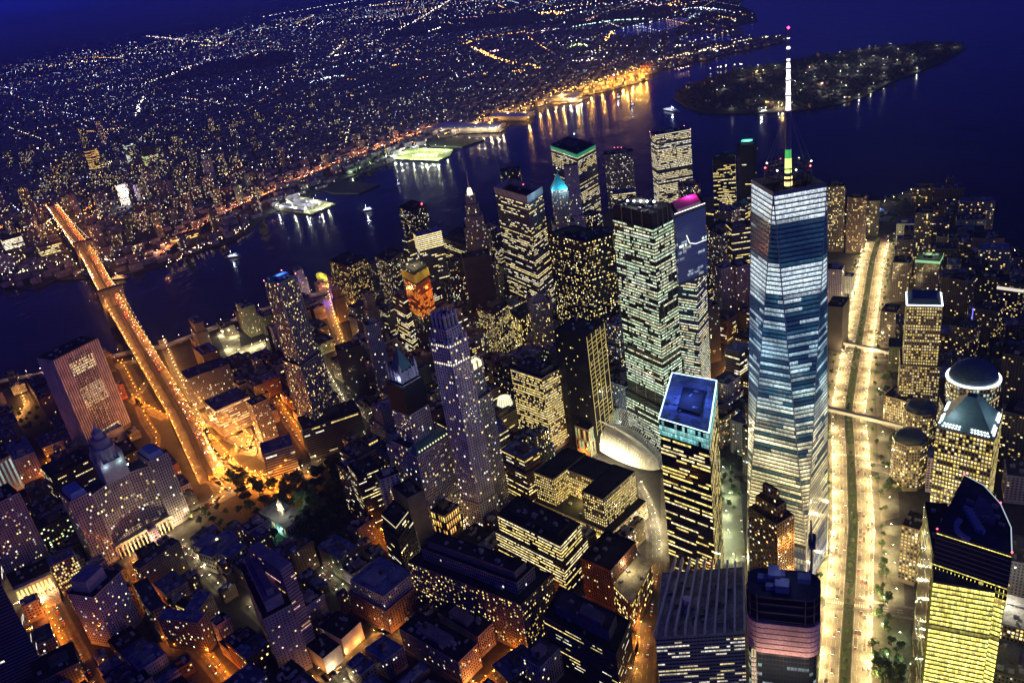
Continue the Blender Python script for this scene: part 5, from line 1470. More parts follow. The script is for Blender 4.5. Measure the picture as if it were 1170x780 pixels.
# ================================================================ the suspension bridge
deck_px = [((60, 236), 24), ((80, 264), 38), ((101, 292), 41), ((132, 349), 41), ((168, 408), 28), ((205, 470), 11), ((243, 548), .6)]
dp, dz = [], []
ctrl = [(np.array(at(*p, z)), z) for p, z in deck_px]
for (a, za), (b, zb) in zip(ctrl, ctrl[1:]):
    k = max(1, int(np.hypot(*(b-a))/24))
    for j in range(k): dp.append(a+(b-a)*j/k); dz.append(za+(zb-za)*j/k)
dp.append(ctrl[-1][0]); dz.append(ctrl[-1][1])
MT, BT = ctrl[3][0], ctrl[2][0]
mid_i = [i for i, p in enumerate(dp) if min(np.hypot(*(p-MT)), 9e9) < 1e-6][0]
bt_i = [i for i, p in enumerate(dp) if np.hypot(*(p-BT)) < 1e-6][0]
for i in range(bt_i, mid_i+1):
    t = (i-bt_i)/(mid_i-bt_i); dz[i] = 41+4*4*t*(1-t)*.25*.9
B = empty('suspension_bridge', (*((MT+BT)/2), 0), 'long stone towered suspension bridge glowing orange with traffic across the river', 'bridge')
org = B.location
mb = MB()
for s in (-1, 1):
    ribbon(mb, offset_line(dp, s*11), 13.5, 0, 0, dz)
ob = mb.build('roadway', M['asphalt'], B, (.12, .105, .09), org)
mb = MB()
for s in (-18.2, -4.0, 4.0, 18.2):
    l = offset_line(dp, s); l2 = offset_line(dp, s+.8)
    for i in range(len(dp)-1):
        for w in (l, l2): mb.poly([(*w[i], dz[i]-2.6), (*w[i+1], dz[i+1]-2.6), (*w[i+1], dz[i+1]+1.3), (*w[i], dz[i]+1.3)])
        mb.poly([(*l[i], dz[i]+1.3), (*l[i+1], dz[i+1]+1.3), (*l2[i+1], dz[i+1]+1.3), (*l2[i], dz[i]+1.3)])
ribbon(mb, dp, 37, -2.6, 0, dz)
mb.build('deck_girders', M['metal'], B, (.1, .08, .06), org)
mb = MB(); ribbon(mb, dp, 6, 2.6, 0, dz); ribbon(mb, dp, 6, 2.2, 0, dz); mb.build('promenade', M['wall'], B, (.07, .055, .045), org)
dirb = unit(BT-MT); nb = np.array([-dirb[1], dirb[0]])
for T_ in (MT, BT):
    mb = MB()
    pl = lambda s0, s1, w: ccw([tuple(T_+nb*s0+dirb*w), tuple(T_+nb*s1+dirb*w), tuple(T_+nb*s1-dirb*w), tuple(T_+nb*s0-dirb*w)])
    mb.prism(pl(-27, 27, 8.5), -3, 36, 0, True)
    for s0, s1 in ((-25, -18.6), (-3.6, 3.6), (18.6, 25)): mb.prism(pl(s0, s1, 6.5), 36, 70, 0, False)
    # pointed arches between the piers
    for s0, s1 in ((-18.6, -3.6), (3.6, 18.6)):
        m_ = (s0+s1)/2; n_ = 6
        for k in range(n_):
            for side in (-1, 1):
                a0, a1 = k/n_, (k+1)/n_
                xa = s0 if side < 0 else s1
                x0, x1 = xa+(m_-xa)*a0, xa+(m_-xa)*a1
                z0_, z1_ = 60+10*math.sin(a0*PI/2)**.8, 60+10*math.sin(a1*PI/2)**.8
                for w in (-6.5, 6.5):
                    q0, q1 = T_+nb*x0+dirb*w, T_+nb*x1+dirb*w
                    mb.poly([(*q0, z0_), (*q1, z1_), (*q1, 72), (*q0, 72)])
                q0, q1, q2, q3 = T_+nb*x0+dirb*6.5, T_+nb*x1+dirb*6.5, T_+nb*x1-dirb*6.5, T_+nb*x0-dirb*6.5
                mb.poly([(*q0, z0_), (*q1, z1_), (*q2, z1_), (*q3, z0_)])
    mb.prism(pl(-25, 25, 6.5), 70, 79, 0, False); mb.prism(pl(-26.2, 26.2, 7.8), 79, 81.5, 0, True, True); mb.prism(pl(-25, 25, 6.2), 81.5, 84, 0)
    mb.build('tower', M['stone'], B, (.13, .115, .10), org)
# cables: parabola between the towers, down to the anchorages behind them
mbs = MB(); bulbs = MB()
for s in (-18.4, -3.8, 3.8, 18.4):
    mb = MB(); last = None
    for i in range(len(dp)):
        if i < bt_i: t = i/bt_i; z = dz[0]+8+(82-dz[0]-8)*t**1.6
        elif i <= mid_i: t = (i-bt_i)/(mid_i-bt_i); z = 82-38*4*t*(1-t)
        else:
            e_i = mid_i+int((len(dp)-mid_i)*.42); t = (i-mid_i)/max(1, e_i-mid_i)
            if t > 1: break
            z = 82+(dz[i]+3-82)*t**.72 if t > 0 else 82
        p = offset_line(dp, s)[i]; p3 = (*p, z)
        if last: mb.bar(last, p3, .32, 0, 6)
        if z-dz[i] > 4: mbs.bar((*p, dz[i]), p3, .07, 0, 3)
        if abs(s) > 5: bulbs.octa(p[0], p[1], z+.9, .62)
        last = p3
    mb.build('main_cable', M['metal'], B, (.3, .27, .22), org)
mbs.build('suspender_cables', M['metal'], B, (.25, .22, .18), org)['kind'] = 'stuff'
bulbs.build('necklace_lights', emis((1, .9, .75), 5), B, None, org)
mb = MB()
for i in list(range(mid_i+6, len(dp)-3, 3))+list(range(0, bt_i-4, 3)):
    if dz[i] > 5: mb.prism(ccw([tuple(dp[i]+nb*16+dirb*1.5), tuple(dp[i]-nb*16+dirb*1.5), tuple(dp[i]-nb*16-dirb*1.5), tuple(dp[i]+nb*16-dirb*1.5)]), -1, dz[i]-2.6)
mb.build('approach_piers', M['stone'], B, (.2, .16, .12), org)
lamp_row(dp, 26, [18.6, -18.6], 'bridge', (1, .36, .06), 3600, 'orange street lamp on the suspension bridge deck', 'street lamps on the suspension bridge', 8, 0, dz)
ROADS.append((dp, 22))

# ================================================================ cars
def make_car(col, head, tail, van=False):
    mb = MB()
    Lc, Wc = (5.2, 2.0) if van else (4.7, 1.85)
    mb.prism([(-Lc/2, -Wc/2), (Lc/2, -Wc/2), (Lc/2, Wc/2), (-Lc/2, Wc/2)], .35, .95, 0, True, True)
    b0 = [(-Lc*.42, -Wc*.46), (Lc*.2 if not van else Lc*.36, -Wc*.46), (Lc*.2 if not van else Lc*.36, Wc*.46), (-Lc*.42, Wc*.46)]
    t0 = [(-Lc*.34, -Wc*.38), (Lc*.06 if not van else Lc*.24, -Wc*.38), (Lc*.06 if not van else Lc*.24, Wc*.38), (-Lc*.34, Wc*.38)]
    mb.prism(b0, .95, 1.45 if not van else 2.0, 1, False, False, t0); mb.poly([(*p, 1.46 if not van else 2.01) for p in t0], 0)
    for sx in (-.3, .3):
        for sy in (-1, 1): mb.bar((Lc*sx, sy*Wc*.42, .33), (Lc*sx, sy*Wc*.52, .33), .33, 1, 8)
    for sy in (-1, 1):
        mb.box(Lc/2+.05, sy*.62, .6, .35, .5, .32, 0, 2); mb.box(-Lc/2-.05, sy*.62, .62, .35, .5, .3, 0, 3)
    o = mb.build('car', [M['metal'], emis((.01, .01, .012), .0), emis((1, .9, .7), head), emis((1, .04, .01), tail)], None, col)
    COL.objects.unlink(o); o.name = 'van' if van else 'taxi' if col[0] > .5 and col[2] < .1 else 'car'
    return o
CARS = [make_car(c, hd, tl, v) for hd, tl in ((7, 3), (140, 40)) for c, v in (((.012, .012, .014), False), ((.3, .3, .32), False), ((.55, .33, .03), False), ((.06, .07, .1), True), ((.2, .02, .02), False), ((.01, .01, .01), True))]
ncar = [0]
def put_car(x, y, z, a, label, group, k=0):
    o = CARS[random.randrange(6)+k].copy(); COL.objects.link(o)
    o.location = (x, y, z); o.rotation_euler = (0, 0, a); tag(o, label.replace('car', o.name.split('.')[0]), o.name.split('.')[0], group); ncar[0] += 1
def traffic(pts, lanes, gap, z, label, group, zs=None, dens=.5, limit=120, k=0):
    n = 0
    for off, sgn in lanes:
        ln = offset_line(pts, off); pos = random.random()*gap
        for i, (a, b) in enumerate(zip(ln, ln[1:])):
            L = np.hypot(*(b-a)); e = (b-a)/max(L, 1e-6)
            while pos < L:
                p = a+e*pos; zz = z if zs is None else zs[i]+(zs[i+1]-zs[i])*pos/L+z
                px_, py_ = pix(*p, zz)
                if random.random() < dens and n < limit and -10 < px_ < 1180 and 0 < py_ < 790:
                    d = e*sgn; put_car(p[0], p[1], zz, math.atan2(d[1], d[0]), label, group, k); n += 1
                pos += gap*random.uniform(.6, 1.6)
            pos -= L
traffic(axl, [(WEST+o, -1) for o in (-6, -2, 2, 6)]+[(-WEST+o, 1) for o in (-6, -2, 2, 6)], 34, .14, 'small car driving on the wide bright avenue', 'cars on the wide avenue', None, .62, 150)
traffic(dp, [(11+o, -1) for o in (-4, 0, 4)]+[(-11+o, 1) for o in (-4, 0, 4)], 19, .05, 'small car with bright lamps in the traffic on the suspension bridge', 'cars on the suspension bridge', dz, .6, 230, 6)
for pts, w in ROADS[5:30]:
    if len(pts) > 3: traffic(pts, [(-2, 1), (2, -1)], 16, .12, 'small parked or driving car in a dim street between the blocks', 'cars in the side streets', None, .5, 7)
# a row of parked cars in the yard beside the avenue
for k in range(16):
    p = at(941-.5*k, 590+4.6*k); put_car(p[0]+2, p[1], .1, .2, 'small car parked in the lot beside the gold lit art deco tower', 'cars parked beside the avenue')
# ================================================================ trees
def make_tree(seed, hgt, rad):
    rg = random.Random(seed); root = empty('street_tree', (0, 0, 0))
    mb = MB(); mb.bar((0, 0, 0), (0, 0, hgt*.5), .28, 0, 6, .16)
    limbs = []
    for k in range(5):
        a = 2*PI*k/5+rg.random(); e = (rad*.55*math.cos(a), rad*.55*math.sin(a), hgt*(.55+.25*rg.random()))
        mb.bar((0, 0, hgt*.36), e, .13, 0, 4, .04); limbs.append(e)
    mb.build('trunk', M['bark'], root, (.05, .035, .025))
    mb = MB()
    cl = [(*e, rad*.5) for e in limbs]+[(0, 0, hgt*.8, rad*.55)]+[(rad*.6*(rg.random()-.5), rad*.6*(rg.random()-.5), hgt*(.55+.4*rg.random()), rad*.4) for _ in range(4)]
    for (x, y, z, r_) in cl:
        for _ in range(34):
            d = Vector((rg.gauss(0, 1), rg.gauss(0, 1), rg.gauss(0, .8))).normalized()*r_*rg.uniform(.55, 1.1)
            c = Vector((x, y, z))+d; u = Vector((rg.gauss(0, 1), rg.gauss(0, 1), rg.gauss(0, 1))).normalized(); v = u.orthogonal().normalized(); s = rg.uniform(.45, .95)
            mb.poly([c+u*s, c+v*s*.7, c-u*s, c-v*s*.7])
    mb.build('crown', M['leaf'], root, (.05, .085, .03))
    return root
TREES = [make_tree(k, 8+1.5*k, 3.2+.5*k) for k in range(4)]
tused = set()
def put_tree(x, y, label, group, z=0, sc=1., name='park_tree'):
    k = random.randrange(4); src = TREES[k]
    if k in tused:
        o = src.copy(); COL.objects.link(o)
        for ch in src.children:
            c = ch.copy(); COL.objects.link(c); c.parent = o
    else:
        o = src; tused.add(k)
    o.location = (x, y, z); o.rotation_euler = (0, 0, random.random()*6.28); o.scale = (sc,)*3
    o.name = 'street_tree' if 'avenue' in label else name
    tag(o, label, 'tree', group)
    return o
TL, TG = 'leafy street tree growing beside the wide bright avenue', 'trees along the wide avenue'
def tree_line(pts, step, jit, label, group, sc=1.):
    for p in dense(pts, step):
        x, y = p[0]+random.gauss(0, jit), p[1]+random.gauss(0, jit)
        a, b = pix(x, y, 5)
        if -20 < a < 1190 and -10 < b < 800: put_tree(x, y, label, group, .1, sc*random.uniform(.8, 1.25))
tree_line(offset_line(axl, 0)[::1], 10, .8, TL, TG, .78); tree_line(offset_line(axl, 28), 20, 1.5, TL, TG, .7); tree_line(offset_line(axl, -29), 15, 1.5, TL, TG, .8)
tree_line(P((938, 645), (942, 605), (945, 565), (943, 520), (944, 490)), 9, 1, TL, TG, .9)
tree_line(P((1028, 440), (1032, 390)), 10, 1.2, TL, TG)
def tree_patch(px, n, label, group, avoid=(), sc=1.):
    pg = P(*px); xs, ys = [p[0] for p in pg], [p[1] for p in pg]; k = t = 0
    while k < n and t < n*30:
        t += 1; x, y = random.uniform(min(xs), max(xs)), random.uniform(min(ys), max(ys))
        ins = False; j = len(pg)-1
        for i in range(len(pg)):
            if (pg[i][1] > y) != (pg[j][1] > y) and x < (pg[j][0]-pg[i][0])*(y-pg[i][1])/(pg[j][1]-pg[i][1])+pg[i][0]: ins = not ins
            j = i
        if not ins or any(np.hypot(x-c[0], y-c[1]) < r_*.8 for _, c, r_, _ in FOOT): continue
        put_tree(x, y, label, group, 0, sc*random.uniform(.8, 1.3)); k += 1
PL, PG = 'dark park tree in the unlit park around the city hall', 'trees of the dark park'
tree_patch([(262, 545), (300, 556), (345, 548), (385, 530), (408, 560), (395, 640), (362, 628), (330, 625), (290, 610), (282, 585)], 165, PL, PG, (), 1.6)
tree_patch([(212, 590), (262, 572), (282, 590), (270, 610), (220, 615)], 22, PL, PG)
tree_patch([(818, 520), (848, 515), (850, 580), (826, 590)], 26, 'plaza tree lit by lamps between the blue roof court tower and the tallest tower', 'trees of the memorial plaza', (), .7)
tree_patch([(1000, 660), (1012, 640), (1020, 720), (1005, 730)], 12, TL, TG); tree_patch([(996, 735), (1030, 735), (1034, 790), (998, 790)], 26, TL, TG); tree_patch([(1003, 440), (1018, 425), (1028, 590), (1008, 592)], 22, TL, TG)
tree_patch([(985, 236), (1010, 228), (1040, 222), (1035, 258), (1000, 262)], 34, 'dim shore park tree at the far end of the avenue', 'trees of the shore park')
tree_patch([(1085, 250), (1125, 275), (1120, 300), (1080, 290)], 24, 'dim shore park tree near the ferry landing on the right', 'trees of the shore park')
tree_patch([(0, 470), (40, 455), (56, 500), (20, 515)], 24, 'dark courtyard tree below the orange lit yard at the left', 'trees of the left courtyard')

# ================================================================ white ribbed hall
h0 = np.array(at(712, 508, 12)); hd = unit(np.array(at(752, 538, 10))-np.array(at(668, 494, 10))); hn = np.array([-hd[1], hd[0]])
O = empty('ribbed_hall', (*h0, 0), 'white winged station hall like a ribbed shell glowing softly between towers', 'station')
org = O.location
hp = lambda s, w, z: (*(h0+hd*s+hn*w), z)
Lh, Wh = 68, 23
shell, ribs, spine = MB(), MB(), MB()
prof = lambda s: max(0., 1-(s/Lh)**2)**.5
NS = 40
for side in (-1, 1):
    for i in range(NS):
        s0, s1 = -Lh+2*Lh*i/NS, -Lh+2*Lh*(i+1)/NS
        w0, w1 = prof(s0), prof(s1)
        last = None
        for k in range(7):
            t0, t1 = k/7*PI/2, (k+1)/7*PI/2
            q = [hp(s, side*(Wh*w*math.cos(t)+1.2), 5+ (28*w+1)*math.sin(t)**.9) for s, w, t in ((s0, w0, t0), (s1, w1, t0), (s1, w1, t1), (s0, w0, t1))]
            shell.poly(q if side > 0 else q[::-1])
        # ribs run on past the spine as wings
        pts = [hp(s0, side*(Wh*w0*math.cos(t)+1.6), 5.5+(28*w0+1)*math.sin(t)**.9) for t in np.linspace(0, PI/2, 8)]
        pts += [hp(s0*1.02, side*(2+8*w0*(.3+.7*j/3)*j/3+ j*1.4), 6+28*w0+j*(4.2*w0+.5)) for j in range(1, 5)]
        for a, b in zip(pts, pts[1:]): ribs.bar(a, b, .62, 0, 4)
for side in (-1, 1):
    a = [hp(s, side*1.1, 6.2+28*prof(s)+.6) for s in np.linspace(-Lh, Lh, 30)]
    for x, y in zip(a, a[1:]): spine.bar(x, y, .8, 0, 6)
    for e in (-1, 1):
        for k in range(12):
            spine.bar(hp(e*(Lh-2), side*1.2, 7), hp(e*(Lh+34-k*2), side*(3+k*1.5), 15+k*.8), .7, 0, 4, .3)
shell.build('shell', M['wall'], O, (.8, .77, .68), org, True); ribs.build('rib_wings', M['wall'], O, (.8, .8, .8), org); spine.build('spine', M['wall'], O, (.8, .8, .8), org)
FOOT.append((rect(*h0, 130, 60, math.atan2(hd[1], hd[0])), h0, 60, 35))
for s in (-36, 0, 36): GUARD.append((*(h0+hd*s), 14))
for s in (-30, -6, 18, 40):
    for sd in (-1, 1):
        lamp_light(O, (*(hd*s+hn*sd*(Wh+14)), 17), (1, .85, .48) if sd*hn[1] > 0 else (.8, .92, 1), 20000, 1.2, 'floodlight')

# ================================================================ footbridges over the avenue, glass hall roof, white tent
def footbridge(a, b, w, label):
    A, B_ = np.array(at(*a, 8)), np.array(at(*b, 8)); e = unit(B_-A); n = np.array([-e[1], e[0]]); c = (A+B_)/2
    r = empty('footbridge', (*c, 0), label, 'bridge')
    q = lambda ww: ccw([tuple(A+n*ww), tuple(B_+n*ww), tuple(B_-n*ww), tuple(A-n*ww)])
    mb = MB(); mb.prism(q(w/2), 6, 6.8, 0, True, True); mb.prism(q(w/2+.3), 10.2, 10.9, 0, True, True)
    L = np.hypot(*(B_-A))
    for k in range(int(L/4)+1):
        for s in (-1, 1): x = A+e*min(L, k*4)+n*s*w/2; mb.bar((*x, 6.8), (*x, 10.2), .16)
    for t in (.08, .5, .92): x = A+e*L*t; mb.box(*x, 0, 1.4, 1.4, 6)
    mb.build('deck_and_roof', M['metal'], r, (.45, .42, .38), r.location)
    mb = MB()
    for s in (-1, 1): mb.prism(ccw([tuple(A+n*s*(w/2-.2)), tuple(B_+n*s*(w/2-.2)), tuple(B_+n*s*(w/2-.35)), tuple(A+n*s*(w/2-.35))]), 6.9, 10.1, 0)
    mb.build('lit_glazing', emis(CREAM, .5), r, None, r.location)
footbridge((938, 465), (1032, 487), 6, 'long covered footbridge crossing the avenue beside the tallest tower')
footbridge((962, 392), (1016, 403), 4, 'thin dark footbridge crossing the avenue further off')
c = at(1001, 237, 8); T = empty('pavilion_tent', (*c, 0), 'pale blue lit tent roof at the water end of the avenue', 'pavilion')
mb = MB(); pg = rect3((993, 240), (1003, 243), (1014, 240), 8); mb.prism(pg, 0, 6, 0, False); mb.prism(inset(pg, -2), 6, 12, 0, True, False, inset(pg, 9)); mb.build('tent_roof', M['wall'], T, (.6, .68, .9), T.location); lamp_light(T, (0, 14, 18), (.5, .65, 1), 12000, 1)
# two pale curved glass roofs near the ferry landing
for k, (px_, py_) in enumerate(((1120, 282), (1132, 292))):
    c = np.array(at(px_, py_)); r = empty('ferry_canopy', (*c, 0), 'long curved pale canopy by the landing, %s' % ('nearer the water' if k == 0 else 'the lower and darker'), 'canopy')
    mb = MB(); e = unit(np.array(at(px_+14, py_-9))-c); n = np.array([-e[1], e[0]])
    for i in range(8):
        t0, t1 = PI*i/8, PI*(i+1)/8
        mb.poly([(*(c+e*-40+n*9*math.cos(t0)), 2+7*math.sin(t0)), (*(c+e*40+n*9*math.cos(t0)), 2+7*math.sin(t0)), (*(c+e*40+n*9*math.cos(t1)), 2+7*math.sin(t1)), (*(c+e*-40+n*9*math.cos(t1)), 2+7*math.sin(t1))])
    mb.build('canopy_roof', M['metal'], r, (.4, .45, .55), r.location)


# yellow floodlit oval roof at the waterside, and the coloured market street below it
c = np.array(at(371, 319, 16)); r = empty('oval_pavilion', (*c, 0), 'long yellow floodlit oval roof at the river edge beyond the rippled steel tower', 'pavilion')
e = unit(np.array(at(378, 326, 16))-np.array(at(364, 313, 16))); n = np.array([-e[1], e[0]]); mb = MB(); wl_ = MB()
L_, W_ = .55*math.dist(at(363, 312, 16), at(379, 327, 16)), 13
ring = lambda f, z: [(*(c+e*L_*f*math.cos(t)+n*W_*f*math.sin(t)), z) for t in np.linspace(0, 2*PI, 33)[:-1]]
lv = [(1, 13), (.97, 15.5), (.85, 18), (.6, 20.4), (.3, 21.6), (.02, 22)]
for (f0, z0), (f1, z1) in zip(lv, lv[1:]):
    a, b = ring(f0, z0), ring(f1, z1)
    for k in range(32): mb.poly([a[k], a[(k+1) % 32], b[(k+1) % 32], b[k]])
mb.build('oval_roof', M['metal'], r, (.72, .66, .06), r.location, True)
wl_.prism(ccw([p[:2] for p in ring(.9, 0)]), -2.4, 13.2, 0, False); wl_.build('walls', M['wall'], r, (.2, .18, .15), r.location)
for s in (-1, 0, 1): lamp_light(r, (*(e*L_*s*.7+unit(CAM[:2]-c)*18), 34), (1, .95, .25), 9000, 1.5, 'floodlight')
for px_, py_, col_, pw_ in ((376, 346, (.35, .1, 1), 26000), (350, 350, (1, .2, .8), 12000), (384, 362, (1, .3, .03), 20000), (340, 352, (1, .5, .3), 12000)): lamp_light(r, (*(np.array(at(px_, py_))-c), 14), col_, pw_, 1.5, 'floodlight')
# ================================================================ the many lesser buildings between them
def seg_d(p, a, b):
    ab = b-a; t = np.clip((p-a)@ab/max(ab@ab, 1e-9), 0, 1); return np.hypot(*(p-a-ab*t))
RSEG = []
for pts, w in ROADS:
    for a, b in zip(pts, pts[1:]): RSEG.append((np.array(a), np.array(b), w))
RA = np.array([s[0] for s in RSEG]); RB = np.array([s[1] for s in RSEG]); RW = np.array([s[2] for s in RSEG])
def road_clear(p, rad):
    ab = RB-RA; t = np.clip(((p-RA)*ab).sum(1)/np.maximum((ab*ab).sum(1), 1e-9), 0, 1)
    d = np.hypot(*(p-RA-ab*t[:, None]).T)
    return (d-RW).min() > rad
def sat(pa, pb):
    """do two convex polygons overlap"""
    for pg in (pa, pb):
        for i in range(len(pg)):
            e = np.array(pg[(i+1) % len(pg)])-pg[i]; n = np.array([-e[1], e[0]])
            A_ = [n@np.array(p) for p in pa]; B_ = [n@np.array(p) for p in pb]
            if max(A_) < min(B_) or max(B_) < min(A_): return False
    return True
def inside(pg, p):
    r_ = False; j = len(pg)-1
    for i in range(len(pg)):
        if (pg[i][1] > p[1]) != (pg[j][1] > p[1]) and p[0] < (pg[j][0]-pg[i][0])*(p[1]-pg[i][1])/(pg[j][1]-pg[i][1])+pg[i][0]: r_ = not r_
        j = i
    return r_
GP = np.array([[*pix(*g), math.dist(g[:2], CAM[:2])] for g in GUARD])
PARKS = [P((255, 548), (300, 552), (345, 545), (390, 525), (412, 560), (398, 645), (360, 632), (330, 628), (285, 612), (275, 585)), P((5, 460), (40, 450), (60, 500), (20, 520)), P((205, 590), (265, 568), (285, 590), (270, 615), (215, 618)), P((990, 250), (1040, 220), (1060, 240), (1010, 285)), P((800, 520), (850, 510), (855, 640), (750, 650), (745, 560)), P((655, 478), (760, 470), (775, 560), (738, 560), (640, 548)), P((125, 405), (225, 385), (250, 460), (300, 485), (345, 560), (245, 565), (190, 530), (165, 520))]
def max_height(pg, h):
    """as tall as it may be without hiding a facade behind it"""
    c = np.array(cen(pg)); d = math.dist(c, CAM[:2])
    far_ = GP[GP[:, 2] > d+5]
    while h > 12:
        pp = np.array([pix(*p, z) for p in pg for z in (0, h)])
        x0, y0 = pp.min(0)-3; x1, y1 = pp.max(0)+3
        hit = far_[(far_[:, 0] > x0) & (far_[:, 0] < x1) & (far_[:, 1] > y0) & (far_[:, 1] < y1)]
        if not len(hit): return h
        h *= .82
    return h if not len(hit) else 0
ZONES = [  # world box, street bearing, lot, heights, style mix
 ('low', (90, 1000, -60, 420), 31, (22, 30), (16, 42), 1.0),
 ('civic', (560, 1520, -560, 300), 40, (34, 30), (14, 44), .85),
 ('old', (-90, 760, -1300, -60), 36, (30, 34), (40, 118), 1.0),
 ('port', (500, 1320, -1050, -200), 44, (30, 26), (14, 70), .9),
 ('west', (-520, -180, -1150, -100), 12, (38, 34), (24, 70), .72),

 ('low', (90, 1000, -60, 420), 31, (15, 16), (12, 30), 1.0),
 ('civic', (560, 1520, -560, 300), 40, (20, 20), (12, 34), .9),
]
wall_words = [('red brick', (.2, .085, .06)), ('brown brick', (.13, .085, .065)), ('dark brown', (.09, .07, .06)), ('grey stone', (.22, .21, .22)), ('pale stone', (.38, .34, .34)), ('lavender painted', (.36, .31, .37)), ('tan brick', (.25, .19, .14)), ('black glass', (.03, .03, .035))]
roof_words = [('blue roof', (.20, .23, .40)), ('dark roof', ROOF_DARK), ('grey roof', ROOF_GREY), ('navy roof', (.1, .11, .19))]
from collections import Counter
fill = []
rgf = random.Random(21)
for zn, (x0, x1, y0, y1), brg, (lw_, ld), (h0_, h1_), dens in ZONES:
    a = math.radians(90-brg); e = np.array([math.cos(a), math.sin(a)]); n = np.array([e[1], -e[0]])
    cx, cy = (x0+x1)/2, (y0+y1)/2; R3 = math.hypot(x1-x0, y1-y0)/2
    u = -R3; row = 0
    while u < R3:
        v = -R3; row += 1; dpt = ld*rgf.uniform(.85, 1.15); col_ = 0
        while v < R3:
            col_ += 1
            w = lw_*rgf.choice((.6, .8, 1, 1, 1.3, 1.6)); c = np.array([cx, cy])+e*(u+dpt/2)+n*(v+w/2); v += w+(.4 if col_ % 4 else 13)
            if not (x0 < c[0] < x1 and y0 < c[1] < y1) or rgf.random() > dens: continue
            if not inside(manh, c) or any(inside(k, c) for k in PARKS): continue
            a0, b0 = pix(*c, 15)
            if not (-25 < a0 < 1195 and 60 < b0 < 815): continue
            pg = rect(*c, dpt-.5, w, a)
            ok = False
            for s in (1, .8, .6):
                pg = rect(*c, (dpt-.5)*s, w*s, a); rad = min(dpt, w)*s*.5
                if road_clear(c, rad*.95) and not any(np.hypot(*(c-f[1])) < f[2]+max(dpt, w)*s and sat(pg, f[0]) for f in FOOT): ok = True; break
            if not ok: continue
            h = h0_+(h1_-h0_)*rgf.random()**1.7
            if rgf.random() < .08: h *= 1.35
            h = max_height(pg, h)
            if h <= 0: continue
            FOOT.append((ccw(pg), c, max(dpt, w)*.7, h)); fill.append((zn, ccw(pg), h))
        u += dpt+(.4 if row % 2 else 13)
fill.sort(key=lambda f: math.dist(cen(f[1]), CAM[:2])/max(6, f[2])**.3)
quota = {'old': 265, 'low': 230, 'civic': 170, 'west': 70, 'port': 70}; seen_ = Counter(); keep = []
for f in fill:
    seen_[f[0]] += 1
    if seen_[f[0]] <= quota[f[0]]: keep.append(f)
fill = keep; MAXF = 900
used_labels = {}
NUMW = ['', 'second ', 'third ', 'fourth ', 'fifth ', 'sixth ', 'seventh ', 'eighth ', 'ninth ', 'tenth ', 'eleventh ', 'twelfth ']
RP = [(pix(r_[0], r_[1], 20), r_) for r_ in REFS]
for i, (zn, pg, h) in enumerate(fill[:MAXF]):
    c = np.array(cen(pg)); rg2 = random.Random(i)
    ww, wc = wall_words[rgf.choice((0, 1, 1, 2, 2, 3, 4, 5, 6)) if zn in ('low', 'civic', 'port') else rgf.choice((1, 2, 2, 3, 3, 4, 6, 7, 7))]
    rw, rc_ = rgf.choice(roof_words)
    k = rgf.random()
    if zn == 'old': st = st_(rgf.choice(('punch', 'punch', 'strip', 'dim', 'office')), lit=rgf.choice((.08, .15, .25, .4)), bay=rgf.choice((2.4, 2.8, 3.2)))
    elif zn == 'west': st = st_('resi', lit=rgf.choice((.08, .14, .2)))
    else: st = st_(rgf.choice(('punch', 'dim', 'dim')), lit=rgf.choice((.03, .06, .1, .16)), pal=(YEL, CREAM, WARM, WHITE))
    st['ww'] *= rgf.uniform(.75, 1.25); st['wh'] *= rgf.uniform(.75, 1.15); st['bay'] *= rgf.uniform(.8, 1.2); st['fh'] *= rgf.uniform(.92, 1.12)
    tank = zn in ('low', 'old') and rgf.random() < .35 and h < 70
    wc = tuple(x*rgf.uniform(.8, 1.2) for x in wc)
    size = 'low' if h < 24 else 'mid height' if h < 60 else 'tall'
    p = pix(*c, h)
    near = sorted(RP, key=lambda r_: math.dist(r_[0], p))
    lab = None
    for form in (0, 1, 2):
        for (rp, r_) in near[:4+2*form]:
            dx, dy = p[0]-rp[0], p[1]-rp[1]
            rel = ('right of' if dx > 0 else 'left of') if abs(dx) > abs(dy)*1.1 else ('below' if dy > 0 else 'beyond')
            t = '%s %s block with %s%s %s %s' % (size, ww, rw, ' and water tank' if tank and form == 0 else '', rel, r_[2]) if form < 2 else 'next %s %s block, %s, %s %s' % (size, ww, rw, rel, r_[2])
            if len(t.split()) <= 16 and t not in used_labels: lab = t; break
        if lab: break
    j = 1
    while lab is None:
        t = '%s %s block, %sfrom %s' % (size, ww, NUMW[j % 12], near[j//12][1][2])
        if t not in used_labels: lab = t
        j += 1
    used_labels[lab] = 1
    tiers = [(pg, 0, h)]
    if h > 55 and rgf.random() < .5: tiers = [(pg, 0, h*.7), (inset(pg, 3), h*.7, h)] if min(math.dist(pg[0], pg[1]), math.dist(pg[1], pg[2])) > 14 else tiers
    building('office_tower' if h > 84 else {'old': 'office_block', 'low': 'loft_building', 'civic': 'city_block', 'west': 'apartment_block', 'port': 'brick_block'}[zn], lab, tiers, st, wc, rc_, seed=1000+i, equip=rgf.choice((5, 8, 11)), tank=tank, house=rgf.random() < .75, ledges=((h-1.6, .55), (4.6, .35)) if 'glass' not in ww else (), group='lesser blocks between the towers', guard=False)
print('FILL', len(fill), Counter(f[0] for f in fill), Counter(f[0] for f in fill[:MAXF]), 'windows', WINDOWS_TOTAL[0])
